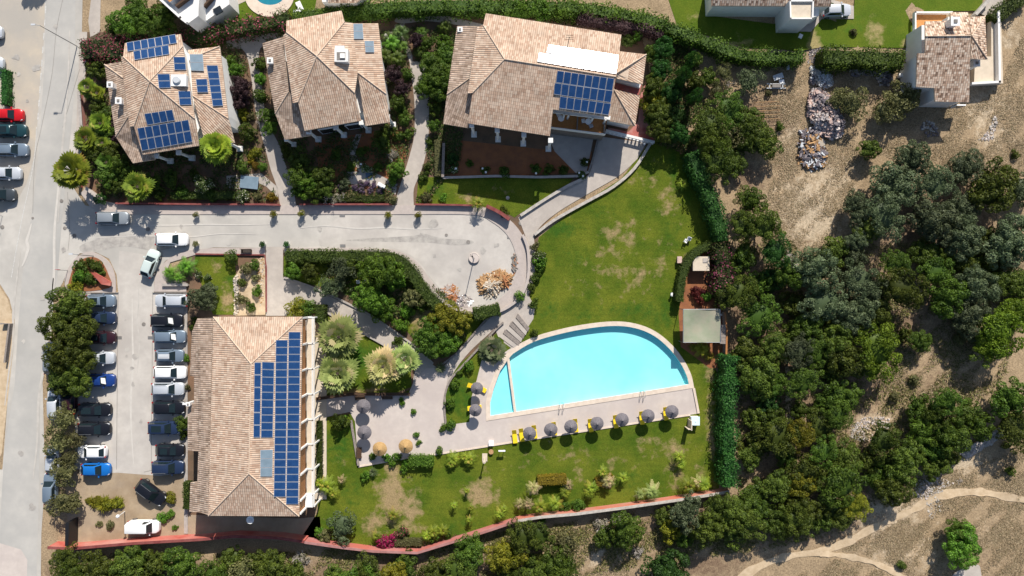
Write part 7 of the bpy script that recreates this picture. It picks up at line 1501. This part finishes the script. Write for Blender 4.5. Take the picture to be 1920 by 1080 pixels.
# ---------------------------------------------------------------- dry tufts (stuff)
TRAIL = catmull([(1340, 1130), (1400, 1075), (1470, 1045), (1545, 1032), (1600, 1010), (1650, 983), (1710, 958), (1760, 930), (1830, 922), (1880, 930), (1980, 948)], 5) + catmull([(1535, 1036), (1580, 1042), (1640, 1056), (1700, 1086), (1740, 1120)], 5)
def near_path(x, y): return y > 900 and x > 1330 and any(abs(x - a) < 10 and abs(y - b) < 9 or (x - a) ** 2 + (y - b) ** 2 < 90 for a, b in TRAIL)
def tufts(name, polys, n, m, sz, label, seed=3, zo=0.0, hh=.12):
    rs = np.random.RandomState(seed); pts = []
    for poly, w_ in polys:
        x0, x1 = min(p[0] for p in poly), max(p[0] for p in poly); y0, y1 = min(p[1] for p in poly), max(p[1] for p in poly); k = 0
        while k < n * w_:
            x, y = rs.uniform(x0, x1), rs.uniform(y0, y1)
            if inpoly(x, y, poly) and not near_path(x, y) and (math.sin(x * .06 + 1) + math.sin(y * .07) + math.sin((x + y) * .13)) * .33 + .5 > rs.rand() * .9: pts.append((x, y)); k += 1
    V, T = [], []
    for x, y in pts:
        c = P(x, y); g = relief(c.x, c.y) if (x > 1395 or y > 1055) else 0
        for _ in range(4):
            a = rs.uniform(0, 6.28); l = sz * rs.uniform(.5, 1.4); d = Vector((math.cos(a), math.sin(a), 0)); s = Vector((-d.y, d.x, 0)) * l * .2; b = Vector((c.x, c.y, g + zo)) + d * rs.uniform(0, .08)
            h_ = hh * rs.uniform(.4, 1.2); V += [b - s, b + d * l * .5 - s * .6 + Vector((0, 0, h_ * .7)), b + d * l + Vector((0, 0, h_ * .8)), b + d * l * .5 + s + Vector((0, 0, h_ * .7))]; T.append(rs.rand())
    me = finish_mesh(name, np.array([tuple(v) for v in V]), len(T), np.array(T), rs.rand(len(T))); me.materials.clear(); me.materials.append(m)
    tag(link(bpy.data.objects.new(name, me)), label, 'grass', None, 'stuff')
LM['drygrass'] = leafmat('dry grass blades', (.26, .19, .10), (.60, .48, .30), (.10, .10, .03), .12, .15)
LM['duff'] = leafmat('low scrub cover', (.06, .065, .018), (.18, .17, .05), (.25, .19, .10), .3, .15)
tufts('dry_grass', [([(1395, 100), (1500, 110), (1700, 120), (1710, 200), (1870, 170), (1920, 60), (1930, 340), (1640, 290), (1600, 350), (1560, 470), (1490, 480), (1440, 380), (1440, 230)], 1.3), ([(1650, 990), (1740, 900), (1800, 880), (1930, 840), (1930, 1090), (1480, 1090), (1560, 1040)], 1.2), ([(1660, 700), (1750, 600), (1850, 640), (1850, 740), (1720, 760)], .5), ([(1870, 440), (1930, 430), (1930, 540), (1880, 520)], .15), ([(1090, 1000), (1130, 1000), (1180, 1080), (1090, 1080)], .15)], 15000, LM['drygrass'], .17, 'dry straw coloured grass tufts over the open ground')
tufts('undergrowth', [([(1385, 340), (1500, 470), (1860, 440), (1920, 560), (1850, 830), (1700, 930), (1560, 1000), (1390, 1040), (1385, 930)], 1.0), ([(110, 1040), (570, 1035), (1000, 990), (1380, 930), (1400, 1030), (1050, 1085), (110, 1085)], .8)], 12000, LM['duff'], .3, 'low dark undergrowth between the trees of the wood', 5, hh=.3)
LM['cover'] = leafmat('low garden ground cover', (.035, .06, .014), (.12, .17, .04), (.20, .13, .07), .2, .3)
tufts('ground_cover', [([(165, 100), (240, 70), (450, 80), (465, 130), (485, 250), (520, 375), (200, 372), (165, 330)], 1.0), ([(480, 90), (500, 90), (520, 250), (560, 375), (735, 375), (765, 290), (770, 130), (735, 70), (720, 60), (700, 40), (560, 40)], .9), ([(775, 50), (900, 60), (860, 300), (800, 378), (780, 375), (800, 320), (806, 130), (780, 110)], .6), ([(1160, 60), (1210, 100), (1235, 270), (1290, 290), (1330, 250), (1300, 90), (1240, 60)], .6), ([(536, 480), (750, 480), (880, 590), (870, 640), (830, 670), (760, 620), (640, 550)], .35), ([(740, 10), (1050, 15), (1200, 60), (1160, 60), (910, 20), (745, 22)], .4)], 5000, LM['cover'], .34, 'low leafy ground cover in the shaded gardens round the villas', 9, .04, .35)
# ---------------------------------------------------------------- labels: look, nearest landmark, side, and rank where several qualify
ORD = ['nearest', 'second nearest', 'third nearest', 'fourth nearest', 'fifth nearest', 'sixth nearest', 'seventh nearest', 'eighth nearest', 'ninth nearest', 'tenth nearest', 'eleventh nearest', 'twelfth nearest', 'thirteenth nearest', 'fourteenth nearest', 'fifteenth nearest', 'sixteenth nearest']
buck = {}
for e in PEND:
    o, look, cat, px, py = e
    L_ = min(LAND, key=lambda l: (l[1] - px) ** 2 + (l[2] - py) ** 2); dx, dy = px - L_[1], py - L_[2]; a = math.degrees(math.atan2(-dy, dx)) % 360
    side = ['right', 'upper right', 'upper', 'upper left', 'left', 'lower left', 'lower', 'lower right'][int((a + 22.5) // 45) % 8]
    buck.setdefault((look, L_[0], side), []).append((math.hypot(dx, dy), o))
for (look, ln, side), l in buck.items():
    l.sort(key=lambda t: t[0])
    for i, (d, o) in enumerate(l):
        if len(l) == 1: lab = '%s on the %s side of the %s' % (look, side, ln)
        else: lab = '%s %s the %s on its %s side' % (look, ORD[min(i, 15)], ln, side)
        for q in ((' its ', ' '), ('broad leaved ', ''), ('nearest the', 'by the')):
            if len(lab.split()) > 16: lab = lab.replace(*q)
        if len(l) == 1 and len(look.split()) > 7: lab = look
        if len(lab.split()) > 16: lab = lab.replace('medium sized ', '').replace(' side of the', ' of the')
        o['label'] = lab
        if 'group' not in o and len(look.split()) < 7: o['group'] = look + 's' if not look.endswith('s') else look
